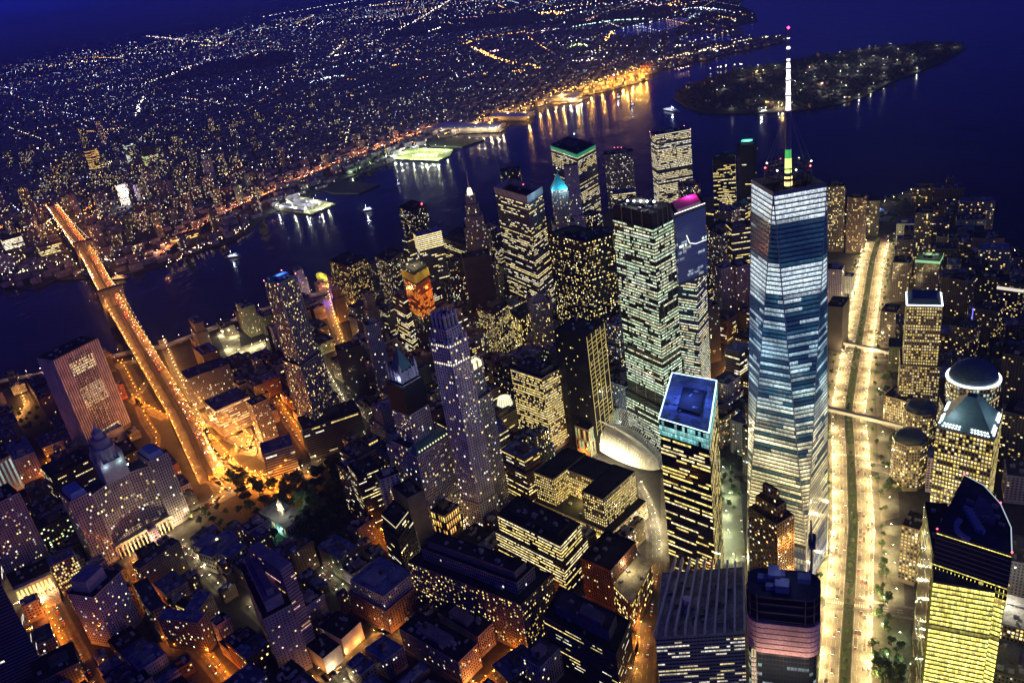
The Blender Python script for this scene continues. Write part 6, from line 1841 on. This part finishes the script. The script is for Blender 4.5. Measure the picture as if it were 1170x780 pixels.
# ================================================================ the far shore
def far_tower(px, py, w, d, h, lab, wall=(.16, .14, .17), lit=.3, st='punch', pal=(CREAM, YEL, WARM, WHITE), br=1.6, a=None, group=None, cat='building', roofc=ROOF_DARK, name='apartment_tower'):
    c = at(px, py); a = math.radians(50) if a is None else a
    return building(name, lab, [(rect(*c, w, d, a), 0, h)], st_(st, lit=lit, bay=4.2, fh=4.2, pal=pal, br=br), wall, roofc, seed=int(px*3+py), equip=0, house=h > 40, guard=False, group=group, cat=cat)
FARL = [
 ((148, 232), 40, 26, 62, 'white lit court building with bright top and base on the far shore', (.5, .48, .45), .9, 'strip', (CREAM, WHITE), 2.2),
 ((175, 190), 46, 30, 66, 'glass block washed yellow green with a red rooftop sign on the far shore', (.1, .12, .08), .9, 'strip', ((.8, 1, .45), YEL), 1.3),
 ((153, 186), 30, 26, 74, 'dark far block edged with white and green strips of light', (.08, .09, .09), .6, 'strip', (GREEN, WHITE), 1.6),
 ((112, 196), 40, 26, 86, 'brown far tower with amber lit storeys', (.16, .11, .08), .7, 'strip', (AMBER, YEL), 1.2),
 ((100, 170), 22, 20, 96, 'slim far tower with warm dotted windows left of the amber lit one', (.2, .16, .15), .3, 'punch', (WARM, YEL), 1.4),
 ((120, 164), 22, 18, 104, 'slim pinkish far tower above the amber lit one', (.26, .2, .2), .35, 'punch', (WARM, (1, .5, .45)), 1.2),
 ((178, 225), 30, 22, 84, 'tall grey apartment slab beside the white lit court building', (.22, .2, .25), .22, 'punch', (CREAM, WARM), 1.4),
 ((242, 208), 26, 22, 72, 'pale lavender apartment tower on the far shore', (.4, .36, .44), .15, 'punch', (CREAM,), 1.4),
 ((122, 248), 28, 22, 78, 'dark grey apartment tower left of the white lit court building', (.16, .15, .18), .28, 'punch', (CREAM, WHITE), 1.5),
 ((34, 238), 26, 22, 70, 'speckled brown tower near the left edge of the far shore', (.15, .12, .11), .4, 'punch', (WARM, YEL), 1.5),
 ((70, 205), 30, 24, 60, 'broad dark far block with amber windows near the left', (.13, .1, .1), .4, 'punch', (AMBER, YEL), 1.4),
 ((18, 285), 44, 30, 34, 'wide low warehouse by the far bridge foot with glowing white front', (.3, .28, .26), .85, 'strip', (CREAM, WHITE), 1.8),
 ((60, 290), 50, 30, 26, 'long low far warehouse with rows of cream light left of the bridge', (.25, .22, .2), .7, 'strip', (CREAM, YEL), 1.6),
 ((8, 310), 30, 24, 44, 'purple grey block with a grid of dim windows at the left edge beyond the river', (.28, .26, .36), .2, 'punch', (COOL, WHITE), 1.2),
 ((212, 275), 60, 22, 18, 'long waterside shed with amber lights right of the bridge', (.2, .16, .12), .8, 'strip', (AMBER, YEL), 1.6),
]
for (p, w, d, h, lab, wall, lit, st, pal, br) in FARL: far_tower(*p, w*1.25, d*1.2, h*1.15, lab, wall, lit, st, pal, br*1.25)
lamp_light(None, (*at(148, 236), 50), WHITE, 120000, 3, 'floodlight'); 
rgk = random.Random(5); n = 0
rf = {'centre': 'mid sized apartment block crowded among the far shore towers behind the bridge', 'shore': 'small apartment block in the dense far shore streets behind the piers'}
while n < 190:
    if n < 125: px_, py_ = rgk.gauss(140, 85), rgk.gauss(222, 36)
    else: px_, py_ = rgk.uniform(180, 470), rgk.uniform(120, 230)
    c = at(px_, py_) if py_ > 90 else (0, 0)
    if not (-10 < px_ < 560) or not inside(bkl, c) or py_ < 110 or math.dist(c, (CAM[0], CAM[1])) > 5200: continue
    if not road_clear(np.array(c), 22) or any(np.hypot(*(np.array(c)-f[1])) < f[2]+20 for f in FOOT): continue
    a0, b0 = pix(*c, 0)
    if not inside(bkl, at(px_, py_+5)) : continue
    cen_ = n < 125
    far_tower(px_, py_, rgk.uniform(16, 34), rgk.uniform(14, 24), rgk.uniform(24, 86 if cen_ else 40), rf['centre' if cen_ else 'shore'], tuple(x*rgk.uniform(.7, 1.4) for x in (.15, .13, .16)), rgk.choice((.15, .25, .4)), 'punch', (CREAM, WARM, WHITE, YEL), 1.5, rgk.choice((.3, .87, 1.1)), 'far shore apartment blocks ' + ('behind the bridge' if cen_ else 'behind the piers')); n += 1
# the countless row houses: one mass
V, Fm = [], []
boxes = MB(); wq, wg = [], []
rn = np.random.default_rng(3)
def far_noise(x, y):
    return .5+.5*math.sin(x*.0021+1.3*math.sin(y*.0013))*math.cos(y*.0017+1.1*math.sin(x*.0009))
DARKS = [(np.array(at(258, 76)), 1500., .32, -.15), (np.array(at(525, 29)), 1700., .3, -.15), (np.array(at(50, 168)), 260., .5, 0)]
def in_dark(px_, py_):
    return (abs(px_-258) < 78 and abs(py_-(77-(px_-258)*.16)) < 8) or (abs(px_-525) < 85 and abs(py_-(29-(px_-525)*.10)) < 8)
cnt = 0; lots = []
def lot_grid(xs, ys, near_, far__):
    for gx in xs:
        for gy in ys:
            X, Y = gx+rn.normal(0, 5), gy+rn.normal(0, 5)
            d = math.dist((X, Y), CAM[:2])
            if not near_ <= d < far__: continue
            p = pix(X, Y, 0)
            if not (-20 < p[0] < 930 and 30 < p[1] < 345) or not inside(bkl, (X, Y)) or in_dark(*p): continue
            if any(inside(k, (X, Y)) for k in (inlet, inlet2)): continue
            lots.append((X, Y, p, d))
lot_grid(np.arange(-700, 4200, 46), np.arange(-5200, -700, 58), 0, 4700)
lot_grid(np.arange(-700, 9500, 96), np.arange(-12500, -1500, 110), 4700, 12500)
for X, Y, p, d in lots:
    if not road_clear(np.array([X, Y]), 14): continue
    w, dd, h = rn.uniform(24, 44), rn.uniform(11, 20), rn.uniform(8, 17)
    if d > 4700: w, dd = w*2.1, dd*2.2
    if d < 3600 and any(abs(X-f[1][0]) < 60 and np.hypot(X-f[1][0], Y-f[1][1]) < f[2]+22 for f in FOOT): continue
    a = .87 if rn.random() < .8 else .87+PI/2
    pg = rect(X, Y, w, dd, a)
    boxes.prism(pg, 0, h); cnt += 1
    k = rn.poisson((2.6 if d < 3500 else 1.3)*(.25+1.5*far_noise(X*2.2, Y*2.2)**2))
    for _ in range(k):
        i = rn.integers(4); p0, p1 = np.array(pg[i]), np.array(pg[(i+1) % 4]); e = unit(p1-p0); nn = np.array([e[1], -e[0]])
        t = rn.uniform(.1, .9); s = 1.0+d/3500; c = p0+(p1-p0)*t+nn*.2; z = rn.uniform(2.5, h-2)
        wq.append([(*(c-e*s), z-s*.6), (*(c+e*s), z-s*.6), (*(c+e*s), z+s*.6), (*(c-e*s), z+s*.6)])
        wg.append(np.array([CREAM, WARM, WHITE, COOL, YEL][rn.integers(5)])*rn.lognormal(-.3, .8))
rh = boxes.build('far_rowhouses', M['roof'], None, (.2, .19, .26)); tag(rh, 'mass of low row houses filling the far shore to the horizon', 'rowhouses', None, 'stuff')
fw = quad_mesh('window_grid', np.array(wq), np.array(wg), rh); fw['kind'] = 'stuff'
print('ROWHOUSES', cnt)
# far street lights, by avenue and by chance
pts, cols = [], []
def fl(x, y, z, c, b, s=1.): 
    d = math.dist((x, y), CAM[:2]); pts.append((x, y, z, s*(.45+d*.00028))); cols.append(np.array(c)*b)
PALF = [WHITE, COOL, (.62, .7, 1), WARM, CREAM, (.75, .8, 1), AMBER]
bearings = [(.87, .35), (.30, .2), (1.25, .2)]
for _ in range(950):          # short runs of street lamps
    d = 1700+15500*rn.random()**1.25; b = math.radians(rn.uniform(118, 196)); c = CAM[:2]+d*np.array([math.sin(b), math.cos(b)])
    p = pix(*c, 0)
    if not (-60 < p[0] < 930 and p[1] < 330) or not inside(bkl, c): continue
    a = [.87, .87+PI/2, .3, .3+PI/2, 1.3][rn.integers(5)]+rn.normal(0, .03); L = rn.uniform(150, 900)*(1+d/9000); st = 26+d/170.
    col = PALF[rn.integers(len(PALF))]; br = rn.lognormal(-.6, .8)
    for s in np.arange(-L/2, L/2, st):
        q = c+np.array([math.cos(a), math.sin(a)])*(s+rn.normal(0, st*.2)); pp = pix(*q, 8)
        if inside(bkl, q) and not in_dark(*pp): fl(*q, 8, col, br*rn.uniform(.5, 1.6))
k = 0
while k < 7000:               # single lamps, lit yards and shopfronts
    d = 1700+17000*rn.random()**1.35; b = math.radians(rn.uniform(117, 197)); c = CAM[:2]+d*np.array([math.sin(b), math.cos(b)])
    p = pix(*c, 0); k += 1
    if not (-40 < p[0] < 930 and p[1] < 330) or not inside(bkl, c) or in_dark(*p) or rn.random() > .12+1.0*far_noise(*c)**1.5: continue
    fl(*c, rn.uniform(5, 16), PALF[rn.integers(len(PALF))], rn.lognormal(-.75, .95), rn.choice([.8, 1, 1, 1.7]))
def far_line(px, n, col, br, spread=8, s=1.1):
    q = P(*px); dd = dense(q, max(8, sum(np.hypot(*(b-a)) for a, b in zip(q, q[1:]))/n))
    for x in dd: fl(x[0]+rn.normal(0, spread), x[1]+rn.normal(0, spread), 10, col, br*rn.uniform(.5, 1.6), s)
far_line([(155, 134), (160, 122), (165, 112)], 26, WHITE, 2.6, 10, 1.3)
far_line([(168, 42), (190, 44), (215, 48), (240, 49), (268, 52)], 46, (1, .8, .7), 2.2, 25, 1.2)
far_line([(60, 76), (90, 72), (120, 70), (150, 62), (190, 60)], 36, WHITE, 1.5, 40)
far_line([(300, 20), (340, 13), (380, 6), (430, -2)], 44, (1, .9, .85), 1.7, 40)
far_line([(130, 100), (160, 98), (200, 85), (240, 68)], 50, (1, .85, .75), 1.5, 30)
far_line([(455, 35), (480, 22), (500, 10), (515, 0)], 60, (1, .8, .6), 1.6, 18)
far_line([(360, 95), (375, 90), (395, 88)], 26, COOL, 1.8, 20, 1.2)
far_line([(540, 55), (553, 62), (570, 69), (590, 75), (606, 76), (614, 80)], 110, AMBER, 3.2, 9, 1.15)
far_line([(530, 52), (540, 48), (556, 43), (580, 40), (610, 36)], 50, AMBER, 1.7, 16)
far_line([(616, 16), (625, 15), (640, 17)], 26, AMBER, 3.2, 30, 1.3)
far_line([(655, 32), (680, 28), (700, 25), (735, 23)], 40, (.6, 1, .9), 2, 12, 1.1)
far_line([(650, 55), (660, 52), (668, 54)], 12, (.6, 1, .3), 2.6, 14, 1.4)
far_line([(690, 52), (700, 38), (704, 40)], 16, AMBER, 3.2, 12, 1.2)
far_line([(470, 168), (520, 152), (560, 136), (610, 122), (650, 106), (700, 90), (738, 80)], 130, AMBER, 2.6, 24, .9)
far_line([(640, 108), (670, 98), (700, 88), (735, 78)], 130, (1, .55, .1), 3, 30, .9)
far_line([(560, 132), (590, 124), (620, 116), (640, 104)], 80, AMBER, 2.6, 26, .9)
far_line([(195, 305), (230, 285), (262, 272), (284, 262)], 46, (1, .6, .3), 2.6, 12, .9)
far_line([(0, 318), (40, 310), (80, 300), (110, 300)], 46, CREAM, 2.8, 14, .9)
far_line([(70, 268), (60, 255), (40, 262), (20, 270)], 40, AMBER, 2.2, 16, .9)
for _ in range(34):
    x_, y_ = rn.uniform(-5, 120), rn.uniform(238, 318); far_line([(x_, y_), (x_+rn.uniform(6, 22), y_-rn.uniform(-3, 9))], 9, [AMBER, YEL, CREAM, WHITE, ORANGE][rn.integers(5)], rn.lognormal(.3, .6), 5, .9)
for _ in range(30):
    x_, y_ = rn.uniform(60, 330), rn.uniform(150, 250); far_line([(x_, y_), (x_+rn.uniform(6, 20), y_-rn.uniform(-3, 8))], 7, [AMBER, WHITE, COOL, WARM, CREAM][rn.integers(5)], rn.lognormal(.2, .6), 8, .9)
for _ in range(40):
    x_, y_ = rn.uniform(380, 820), rn.uniform(20, 95); far_line([(x_, y_), (x_+rn.uniform(8, 30), y_-rn.uniform(-2, 7))], 8, [AMBER, WHITE, COOL, (1, .55, .45), CREAM][rn.integers(5)], rn.lognormal(.2, .6), 15, 1) if y_ < 175-.115*x_ else None
far_line([(80, 250), (100, 246), (130, 255), (150, 262)], 36, AMBER, 2.4, 16, .9)
far_line([(780, 66), (820, 55), (860, 46), (895, 43)], 60, CREAM, 2, 14, .9); far_line([(750, 72), (790, 62), (835, 56)], 40, (1, .7, .4), 2.2, 10, .9)
far_line([(780, 12), (800, 10), (815, 12)], 26, COOL, 1.8, 18); far_line([(720, 0), (760, 8), (790, 6)], 30, (1, .6, .6), 1.6, 20)
far_line([(765, 8), (770, 4), (775, 2)], 12, AMBER, 2, 20)
far_line([(205, 276), (240, 254), (275, 236), (300, 226), (345, 205), (390, 186), (445, 166), (500, 146)], 150, (1, .22, .05), 1.6, 6, .8); far_line([(205, 277), (240, 255), (275, 237), (300, 227), (345, 206), (390, 187), (445, 167), (500, 147)], 120, (1, .5, .2), 1.6, 6, .7)
Vp, Gp = [], []
for (x, y, z, s), c in zip(pts, cols):
    t = [(x+s, y, z), (x, y+s, z), (x-s, y, z), (x, y-s, z)]; up, dn = (x, y, z+s), (x, y, z-s)
    for k in range(4):
        j = (k+1) % 4
        Vp.append([t[k], t[j], up, up]); Gp.append(c)
        Vp.append([t[j], t[k], dn, dn]); Gp.append(c)
def bulb_mat():
    m, nt, b = new_mat('far_lamp')
    at_ = N(nt, 'ShaderNodeAttribute', attribute_name='glow')
    b.inputs['Base Color'].default_value = (.05, .05, .05, 1); nt.links.new(at_.outputs['Color'], b.inputs['Emission Color']); b.inputs['Emission Strength'].default_value = FAR_GAIN
    m.cycles.emission_sampling = 'NONE'; return m
FAR_GAIN = 4.0
M['bulb'] = bulb_mat()
o = quad_mesh('far_street_lights', np.array(Vp), np.array(Gp), None, mat=M['bulb']); tag(o, 'countless street lamps and lit yards scattered over the far shore', 'street lights', None, 'stuff')
print('FARLIGHTS', len(pts))

# ---- the shore expressway with its red and orange traffic
bq = dense(P((186, 292), (205, 276), (240, 254), (275, 236), (300, 226), (345, 205), (390, 186), (415, 176), (445, 166), (470, 156), (500, 146)), 30)
mb = MB(); ribbon(mb, bq, 22, 8.0); ribbon(mb, bq, 22, 7.0)
for s in (-11, 11):
    w = offset_line(bq, s)
    for i in range(len(w)-1): mb.poly([(*w[i], 7.0), (*w[i+1], 7.0), (*w[i+1], 9), (*w[i], 9)])
for p in bq[::2]: mb.box(p[0], p[1], 0, 8, 1.5, 7)
o = mb.build('shore_expressway', M['asphalt'], None, (.16, .1, .08)); o['kind'] = 'structure'
lamp_row(bq, 62, [12], 'expressway', (1, .36, .12), 9000, 'reddish street lamp on the far shore expressway', 'street lamps on the far expressway', 10, 8)
for s, c, b in ((-5, (1, .12, .03), 1.5), (5, (1, .45, .15), 1.5), (0, (1, .3, .06), 1.0)):
    pass
traffic(bq, [(-6, 1), (-2.5, 1), (2.5, -1), (6, -1)], 62, 8.05, 'small car on the elevated expressway of the far shore', 'cars on the far expressway', None, .6, 70, 6)

# ---- piers of the far shore
def pier(px, z, name, label, col=(.12, .11, .1), mat='asphalt'):
    pg = ccw([tuple(p) for p in P(*px)]); c = cen(pg); r = empty(name, (*c, 0), label, 'pier')
    mb = MB(); mb.prism(pg, -2.4, z); mb.build('deck', M[mat], r, col, r.location)
    mb = MB()
    for i in range(len(pg)):
        p, q = np.array(pg[i]), np.array(pg[(i+1) % len(pg)])
        for k in range(int(math.dist(p, q)/12)): x = p+(q-p)*k*12/math.dist(p, q); mb.bar((*x, -4), (*x, z+.6), .4, 0, 5)
    mb.build('piles', M['bark'], r, (.05, .04, .03), r.location)['kind'] = 'stuff'
    return r, pg
def shed(r, px, h, roof=(.28, .34, .6), wall=(.3, .28, .27), lit=None):
    pg = ccw([tuple(p) for p in P(*px, z=2)]); mb = MB(); mb.prism(pg, 1.2, h, 0, False); mb.build('shed_walls', M['wall'], r, wall, r.location)
    mb = MB(); q = [np.array(p) for p in pg]
    L = [math.dist(pg[i], pg[(i+1) % 4]) for i in range(4)]
    k = 0 if L[0] < L[1] else 1
    a, b = (q[k]+q[(k+1) % 4])/2, (q[(k+2) % 4]+q[(k+3) % 4])/2
    mb.poly([(*q[(k+1) % 4], h), (*q[(k+2) % 4], h), (*b, h+4), (*a, h+4)]); mb.poly([(*q[(k+3) % 4], h), (*q[k], h), (*a, h+4), (*b, h+4)])
    mb.poly([(*q[k], h), (*q[(k+1) % 4], h), (*a, h+4)]); mb.poly([(*q[(k+2) % 4], h), (*q[(k+3) % 4], h), (*b, h+4)])
    mb.build('shed_roof', M['metal'], r, roof, r.location)
    return pg
def pier_lights(pts, col, power, label, group, kind, hgt=12):
    for p in pts:
        x, y = at(*p); lamp(x, y, 1.3, kind, col, power, label, group, random.random()*6, hgt)
r, pg = pier((((312, 238)), (340, 224), (384, 233), (356, 245)), 1.2, 'pier', 'pier of sports courts with bright white and green floodlit roof strips', (.3, .32, .2))
for k in range(3):
    a0, a1, b0, b1 = (322+k*9, 240-k*4.4), (326+k*9, 238-k*4.4), (364+k*4, 241-k*3), (362+k*5, 243-k*3)
    shed(r, [(319+k*8, 238.5-k*4.2), (322.5+k*8, 236.5-k*4.2), (352+k*8, 240-k*3.6), (348+k*8, 242-k*3.6)], 8, (.4, .44, .75))
PLAB = 'tall floodlight mast on the far shore sports piers'
pier_lights([(318, 240), (330, 234), (343, 228), (335, 241), (350, 243), (352, 236), (360, 233), (374, 234), (366, 239), (362, 229)], (1, 1, .72), 20000, PLAB, 'floodlight masts on the sports piers', 'flood', 16)
r, pg = pier(((364, 216), (392, 206), (434, 211), (410, 221), (380, 221)), 1.2, 'pier', 'dark empty pier between the two floodlit piers', (.05, .05, .07))
r, pg = pier(((446, 180), (470, 169), (518, 171), (514, 178), (500, 184), (452, 182)), 1.2, 'pier', 'brightest floodlit sports field pier with green pitches', (.34, .42, .16))
pier_lights([(450, 181), (462, 175), (474, 170), (486, 171), (498, 171), (510, 172), (458, 182), (472, 182.5), (486, 183), (500, 183), (480, 177), (494, 177)], (.95, 1, .62), 42000, PLAB, 'floodlight masts on the sports piers', 'flood2', 16)
tree_patch([(398, 196), (440, 178), (446, 184), (405, 205)], 26, 'shore tree in the greenish lit park beside the brightest sports pier', 'trees of the pier park', (), 1.6)
pier_lights([(402, 200), (412, 196), (424, 190), (436, 185), (442, 181)], (.7, 1, .4), 14000, 'park lamp in the greenish lit shore park', 'lamps of the pier park', 'park')
r, pg = pier(((488, 163), (520, 157), (553, 160), (528, 168), (492, 167)), 1.2, 'pier', 'low wooded pier with a few lamps below the long shed', (.06, .08, .04))
r, pg = pier(((484, 150), (510, 140), (582, 142), (572, 151), (490, 154)), 1.2, 'pier', 'longest pier shed with pale blue roof and lit waterside wall'); shed(r, [(490, 150), (512, 142), (578, 143), (568, 150)], 14)
r, pg = pier(((552, 138), (570, 130), (612, 130), (604, 138)), 1.2, 'pier', 'shorter pier shed with bright blue roof above the longest one'); shed(r, [(556, 137), (572, 131), (609, 131), (601, 137)], 14, (.32, .42, .8))
r, pg = pier(((612, 117), (640, 108), (669, 107), (664, 116), (640, 119)), 1.2, 'pier', 'blue roofed pier shed next to the container quay'); shed(r, [(618, 116), (642, 109), (666, 108.5), (658, 115)], 12)
SL, SG = 'amber quay lamp on the far shore docks', 'quay lamps on the far docks'
pier_lights([(536, 152), (544, 152), (552, 151.6), (560, 151.4), (568, 151), (574, 149), (520, 152.5), (505, 153)], (1, .75, .4), 26000, SL, SG, 'quaywarm', 20)
pier_lights([(590, 134), (604, 139.5), (616, 126), (600, 128), (580, 131), (625, 122), (634, 119), (560, 140), (545, 144)], (1, .48, .08), 100000, SL, SG, 'quay', 16)
pier_lights([(642, 113), (660, 117), (676, 107), (688, 104), (700, 101), (712, 98), (722, 95), (732, 92), (738, 90), (690, 98), (706, 93), (722, 88), (735, 84), (670, 103), (716, 101.5), (728, 95.5)], (1, .46, .05), 150000, SL, SG, 'quaybig', 22)
pier_lights([(652, 116.6), (644, 118.4), (658, 116.9), (664, 114.5)], (1, .8, .5), 30000, SL, SG, 'quaywarm2')
# container cranes
for k, (px_, py_) in enumerate(((700, 100), (718, 96), (733, 91), (739, 86))):
    c = np.array(at(px_, py_)); r = empty('container_crane', (*c, 0), 'container quay crane under amber lamps, %s from the tip' % ('fourth', 'third', 'second', 'first')[k], 'crane', 'cranes on the container quay')
    a = .35; e = np.array([math.cos(a+PI), math.sin(a+PI)])*1; n = np.array([-e[1], e[0]]); mb = MB()
    for s in (-10, 10):
        for t in (-9, 9): mb.bar((*(c+e*t+n*s), 0), (*(c+e*t+n*s), 42), .9)
        mb.bar((*(c+e*-9+n*s), 26), (*(c+e*9+n*s), 26), .8); mb.bar((*(c+e*-9+n*s), 42), (*(c+e*9+n*s), 42), .9)
    mb.build('gantry_legs', M['metal'], r, (.45, .12, .05), r.location)
    mb = MB(); mb.bar((*(c+e*-20), 43), (*(c+e*48), 43), 1.3); mb.bar((*c, 42), (*(c+e*4), 62), .8); mb.bar((*(c+e*4), 62), (*(c+e*44), 44), .35); mb.bar((*(c+e*4), 62), (*(c+e*-18), 44), .35); mb.build('boom', M['metal'], r, (.5, .14, .06), r.location)
mb = MB(); rc2 = random.Random(6)
CL = 0
for k in range(46):
    t = rc2.random(); px_, py_ = 668+t*66, 103-t*17+rc2.uniform(-7, 3)
    c = at(px_, py_)
    if not inside(bkl, c): continue
    mb = MB()
    for j in range(rc2.randrange(2, 6)): mb.box(c[0], c[1]+j*2.7, 0, 26, 2.4, 2.6*rc2.randrange(1, 5), .9)
    tag(mb.build('container_stack', M['metal'], None, rc2.choice(((.3, .08, .05), (.08, .12, .3), (.35, .25, .08), (.3, .3, .3))), (0, 0, 0)), 'stack of shipping containers on the amber lit quay', 'containers', 'container stacks on the quay')
# ---- boats
def boat(px, py, L, a, label, kind, lightc=CREAM, pw=9000):
    x, y = at(px, py); r = empty(kind, (x, y, -2.4), label, 'boat'); mb = MB(); W = L*.22
    hull = [(-L/2, -W/2), (L*.25, -W/2), (L/2, 0), (L*.25, W/2), (-L/2, W/2)]
    mb.prism([(p[0]*.94, p[1]*.85) for p in hull], -.6, 3, 0, True, False, hull); h_ = mb.build('hull', M['metal'], r, (.1, .1, .12)); 
    mb = MB(); mb.prism([(-L*.4, -W*.4), (L*.2, -W*.4), (L*.26, 0), (L*.2, W*.4), (-L*.4, W*.4)], 3.1, 6.2); mb.prism([(-L*.3, -W*.34), (L*.1, -W*.34), (L*.1, W*.34), (-L*.3, W*.34)], 6.3, 9); mb.box(L*.02, 0, 9.1, L*.1, W*.5, 2.4); mb.build('cabin', M['metal'], r, (.7, .7, .72))
    mb = MB()
    for s in (-1, 1): mb.box(-L*.1, s*W*.405, 4, L*.55, .1, 1.3); mb.box(-L*.1, s*W*.345, 7, L*.36, .1, 1.2)
    mb.build('lit_windows', emis(lightc, 2.2), r)
    mb = MB(); mb.bar((0, 0, 11), (0, 0, 17), .15); mb.octa(0, 0, 17, .7, 1); mb.build('mast', [M['metal'], emis((1, .9, .8), 20)], r, (.5, .5, .5))
    r.rotation_euler = (0, 0, a); lamp_light(r, (0, 0, 19), lightc, pw, 1)
boat(419, 240, 40, .3, 'white lit ferry crossing the river below the dark pier', 'ferry', (.8, .85, 1), 16000)
boat(265, 293, 44, .2, 'low slim boat with a row of white lights in mid river', 'ferry', COOL, 6000)
boat(134, 318, 60, .1, 'restaurant barge with amber lit windows moored beside the far bridge tower', 'barge', AMBER, 9000)
boat(768, 126, 110, 2.2, 'large pale ferry off the near shore of the wooded island', 'ferry', (.6, .7, 1), 14000)
boat(722, 120, 24, 1, 'tiny boat leaving a wake off the container quay', 'tugboat', COOL, 3000)
boat(870, 128, 50, .4, 'ferry at its slip on the near shore of the wooded island', 'ferry', WHITE, 14000)
boat(706, 112, 26, .6, 'tugboat with white light off the blue roofed pier shed', 'tugboat', WHITE, 5000)
boat(455, 211, 16, .3, 'small sail barge moored along the breakwater of the brightest pier', 'barge', (.5, .5, .8), 200)
# ---- the wooded island
IL, IG = 'dim street lamp among the trees of the island', 'lamps on the wooded island'
rl = random.Random(8); n = 0
while n < 70:
    px_, py_ = rl.uniform(775, 1095), rl.uniform(48, 128)
    c = at(px_, py_)
    if not inside(isl, c): continue
    if rl.random() < .4 and not (900 < px_ < 1010): continue
    x, y = c; n += 1; lamp(x, y, 0, 'island', (1, .92, .7), 5200, IL, IG, 0, 9)
for px_, py_ in ((890, 122), (895, 122.6), (884, 121.5), (878, 121), (872, 84), (866, 85)): x, y = at(px_, py_); lamp(x, y, 0, 'island2', (1, .6, .25), 40000, 'amber lamp at the island landing', 'lamps at the island landing', 0, 14)
mb = MB(); rl = random.Random(3)
for k in range(2600):
    px_, py_ = rl.uniform(770, 1104), rl.uniform(48, 129); c = at(px_, py_)
    if not inside(isl, c) : continue
    r0 = rl.uniform(5, 11); z0 = rl.uniform(4, 12)
    for j in range(7):
        d = Vector((rl.gauss(0, 1), rl.gauss(0, 1), abs(rl.gauss(0, .7)))).normalized()*r0; u = Vector((rl.gauss(0, 1), rl.gauss(0, 1), rl.gauss(0, 1))).normalized(); v = u.orthogonal().normalized(); s = rl.uniform(2, 4.5); q = Vector((*c, z0))+d*.7
        mb.poly([q+u*s, q+v*s, q-u*s, q-v*s])
tag(mb.build('island_woods', M['leaf'], None, (.03, .045, .025)), 'dark woods covering the island in the bay', 'woods', None, 'stuff')
for k in range(26):
    while True:
        px_, py_ = rl.uniform(785, 1060), rl.uniform(55, 126); c = at(px_, py_)
        if inside(isl, c): break
    building('island_house', 'low brick house among the trees of the island', [(rect(*c, rl.uniform(14, 46), 13, rl.choice((.2, 1.7))), 0, rl.uniform(9, 14))], st_('punch', lit=.14, bay=4), (.18, .1, .08), ROOF_GREY, seed=900+k, equip=0, house=False, group='houses on the wooded island', guard=False, cat='house')
# ================================================================ sky, last light, air
place_lamps()
W = bpy.data.worlds.new('World'); S.world = W; W.use_nodes = True; nt = W.node_tree
bg = nt.nodes['Background']
sky = N(nt, 'ShaderNodeTexSky', sky_type='NISHITA'); sky.sun_disc = False
sky.sun_elevation = math.radians(2.0); sky.sun_rotation = math.radians(305); sky.altitude = 600; sky.air_density = 1.4; sky.dust_density = 1.0; sky.ozone_density = 6
bw = N(nt, 'ShaderNodeRGBToBW'); nt.links.new(sky.outputs[0], bw.inputs[0])
mx = N(nt, 'ShaderNodeMix', data_type='RGBA', blend_type='MULTIPLY'); mx.inputs[0].default_value = 1; mx.inputs[7].default_value = (.075, .15, 3.5, 1)
# the blue hour glows towards the horizon
tcw = N(nt, 'ShaderNodeTexCoord'); sxw = N(nt, 'ShaderNodeSeparateXYZ'); nt.links.new(tcw.outputs['Generated'], sxw.inputs[0])
ml = N(nt, 'ShaderNodeMath', operation='MULTIPLY'); nt.links.new(bw.outputs[0], ml.inputs[0]); nt.links.new(mrange(nt, sxw.outputs[2], 0, .3, 2.3, .8), ml.inputs[1])
nt.links.new(ml.outputs[0], mx.inputs[6]); nt.links.new(mx.outputs[2], bg.inputs[0]); bg.inputs[1].default_value = SKY_ST
sd = bpy.data.lights.new('sun', 'SUN'); sd.energy = SUN_ST; sd.angle = math.radians(25); sd.color = (.80, .74, 1)
so = bpy.data.objects.new('sun', sd); COL.objects.link(so)
azi, el = math.radians(305), math.radians(14)
d = Vector((-math.sin(azi)*math.cos(el), -math.cos(azi)*math.cos(el), -math.sin(el)))
so.rotation_euler = d.to_track_quat('-Z', 'Y').to_euler()
if HAZE:
    mb = MB(); hx = 88000
    mb.prism([(-hx, -hx), (hx, -hx), (hx, hx), (-hx, hx)], -8, 690, 0, True, True)
    m = bpy.data.materials.new('haze'); m.use_nodes = True; n2 = m.node_tree; n2.nodes.remove(n2.nodes['Principled BSDF'])
    pv = N(n2, 'ShaderNodeVolumePrincipled'); pv.inputs['Color'].default_value = (.34, .46, 1, 1); pv.inputs['Density'].default_value = HAZE; pv.inputs['Anisotropy'].default_value = .0
    n2.links.new(pv.outputs[0], n2.nodes['Material Output'].inputs['Volume'])
    o = mb.build('haze', m); o['kind'] = 'stuff'; tag(o, 'thin blue evening haze over the city and the bay', 'haze')
S.view_settings.view_transform = 'Standard'; S.view_settings.look = 'None'; S.view_settings.gamma = 1; S.view_settings.use_curve_mapping = False
S.view_settings.exposure = EXPO
S.render.engine = 'CYCLES'
cy = S.cycles
cy.use_denoising = True; cy.max_bounces = 5; cy.diffuse_bounces = 2; cy.glossy_bounces = 3; cy.transmission_bounces = 2; cy.volume_bounces = 1; cy.use_adaptive_sampling = True; cy.adaptive_threshold = .02
cy.sample_clamp_indirect = 4; cy.sample_clamp_direct = 0
cy.caustics_reflective = False; cy.caustics_refractive = False
cy.use_light_tree = True
S.render.film_transparent = False
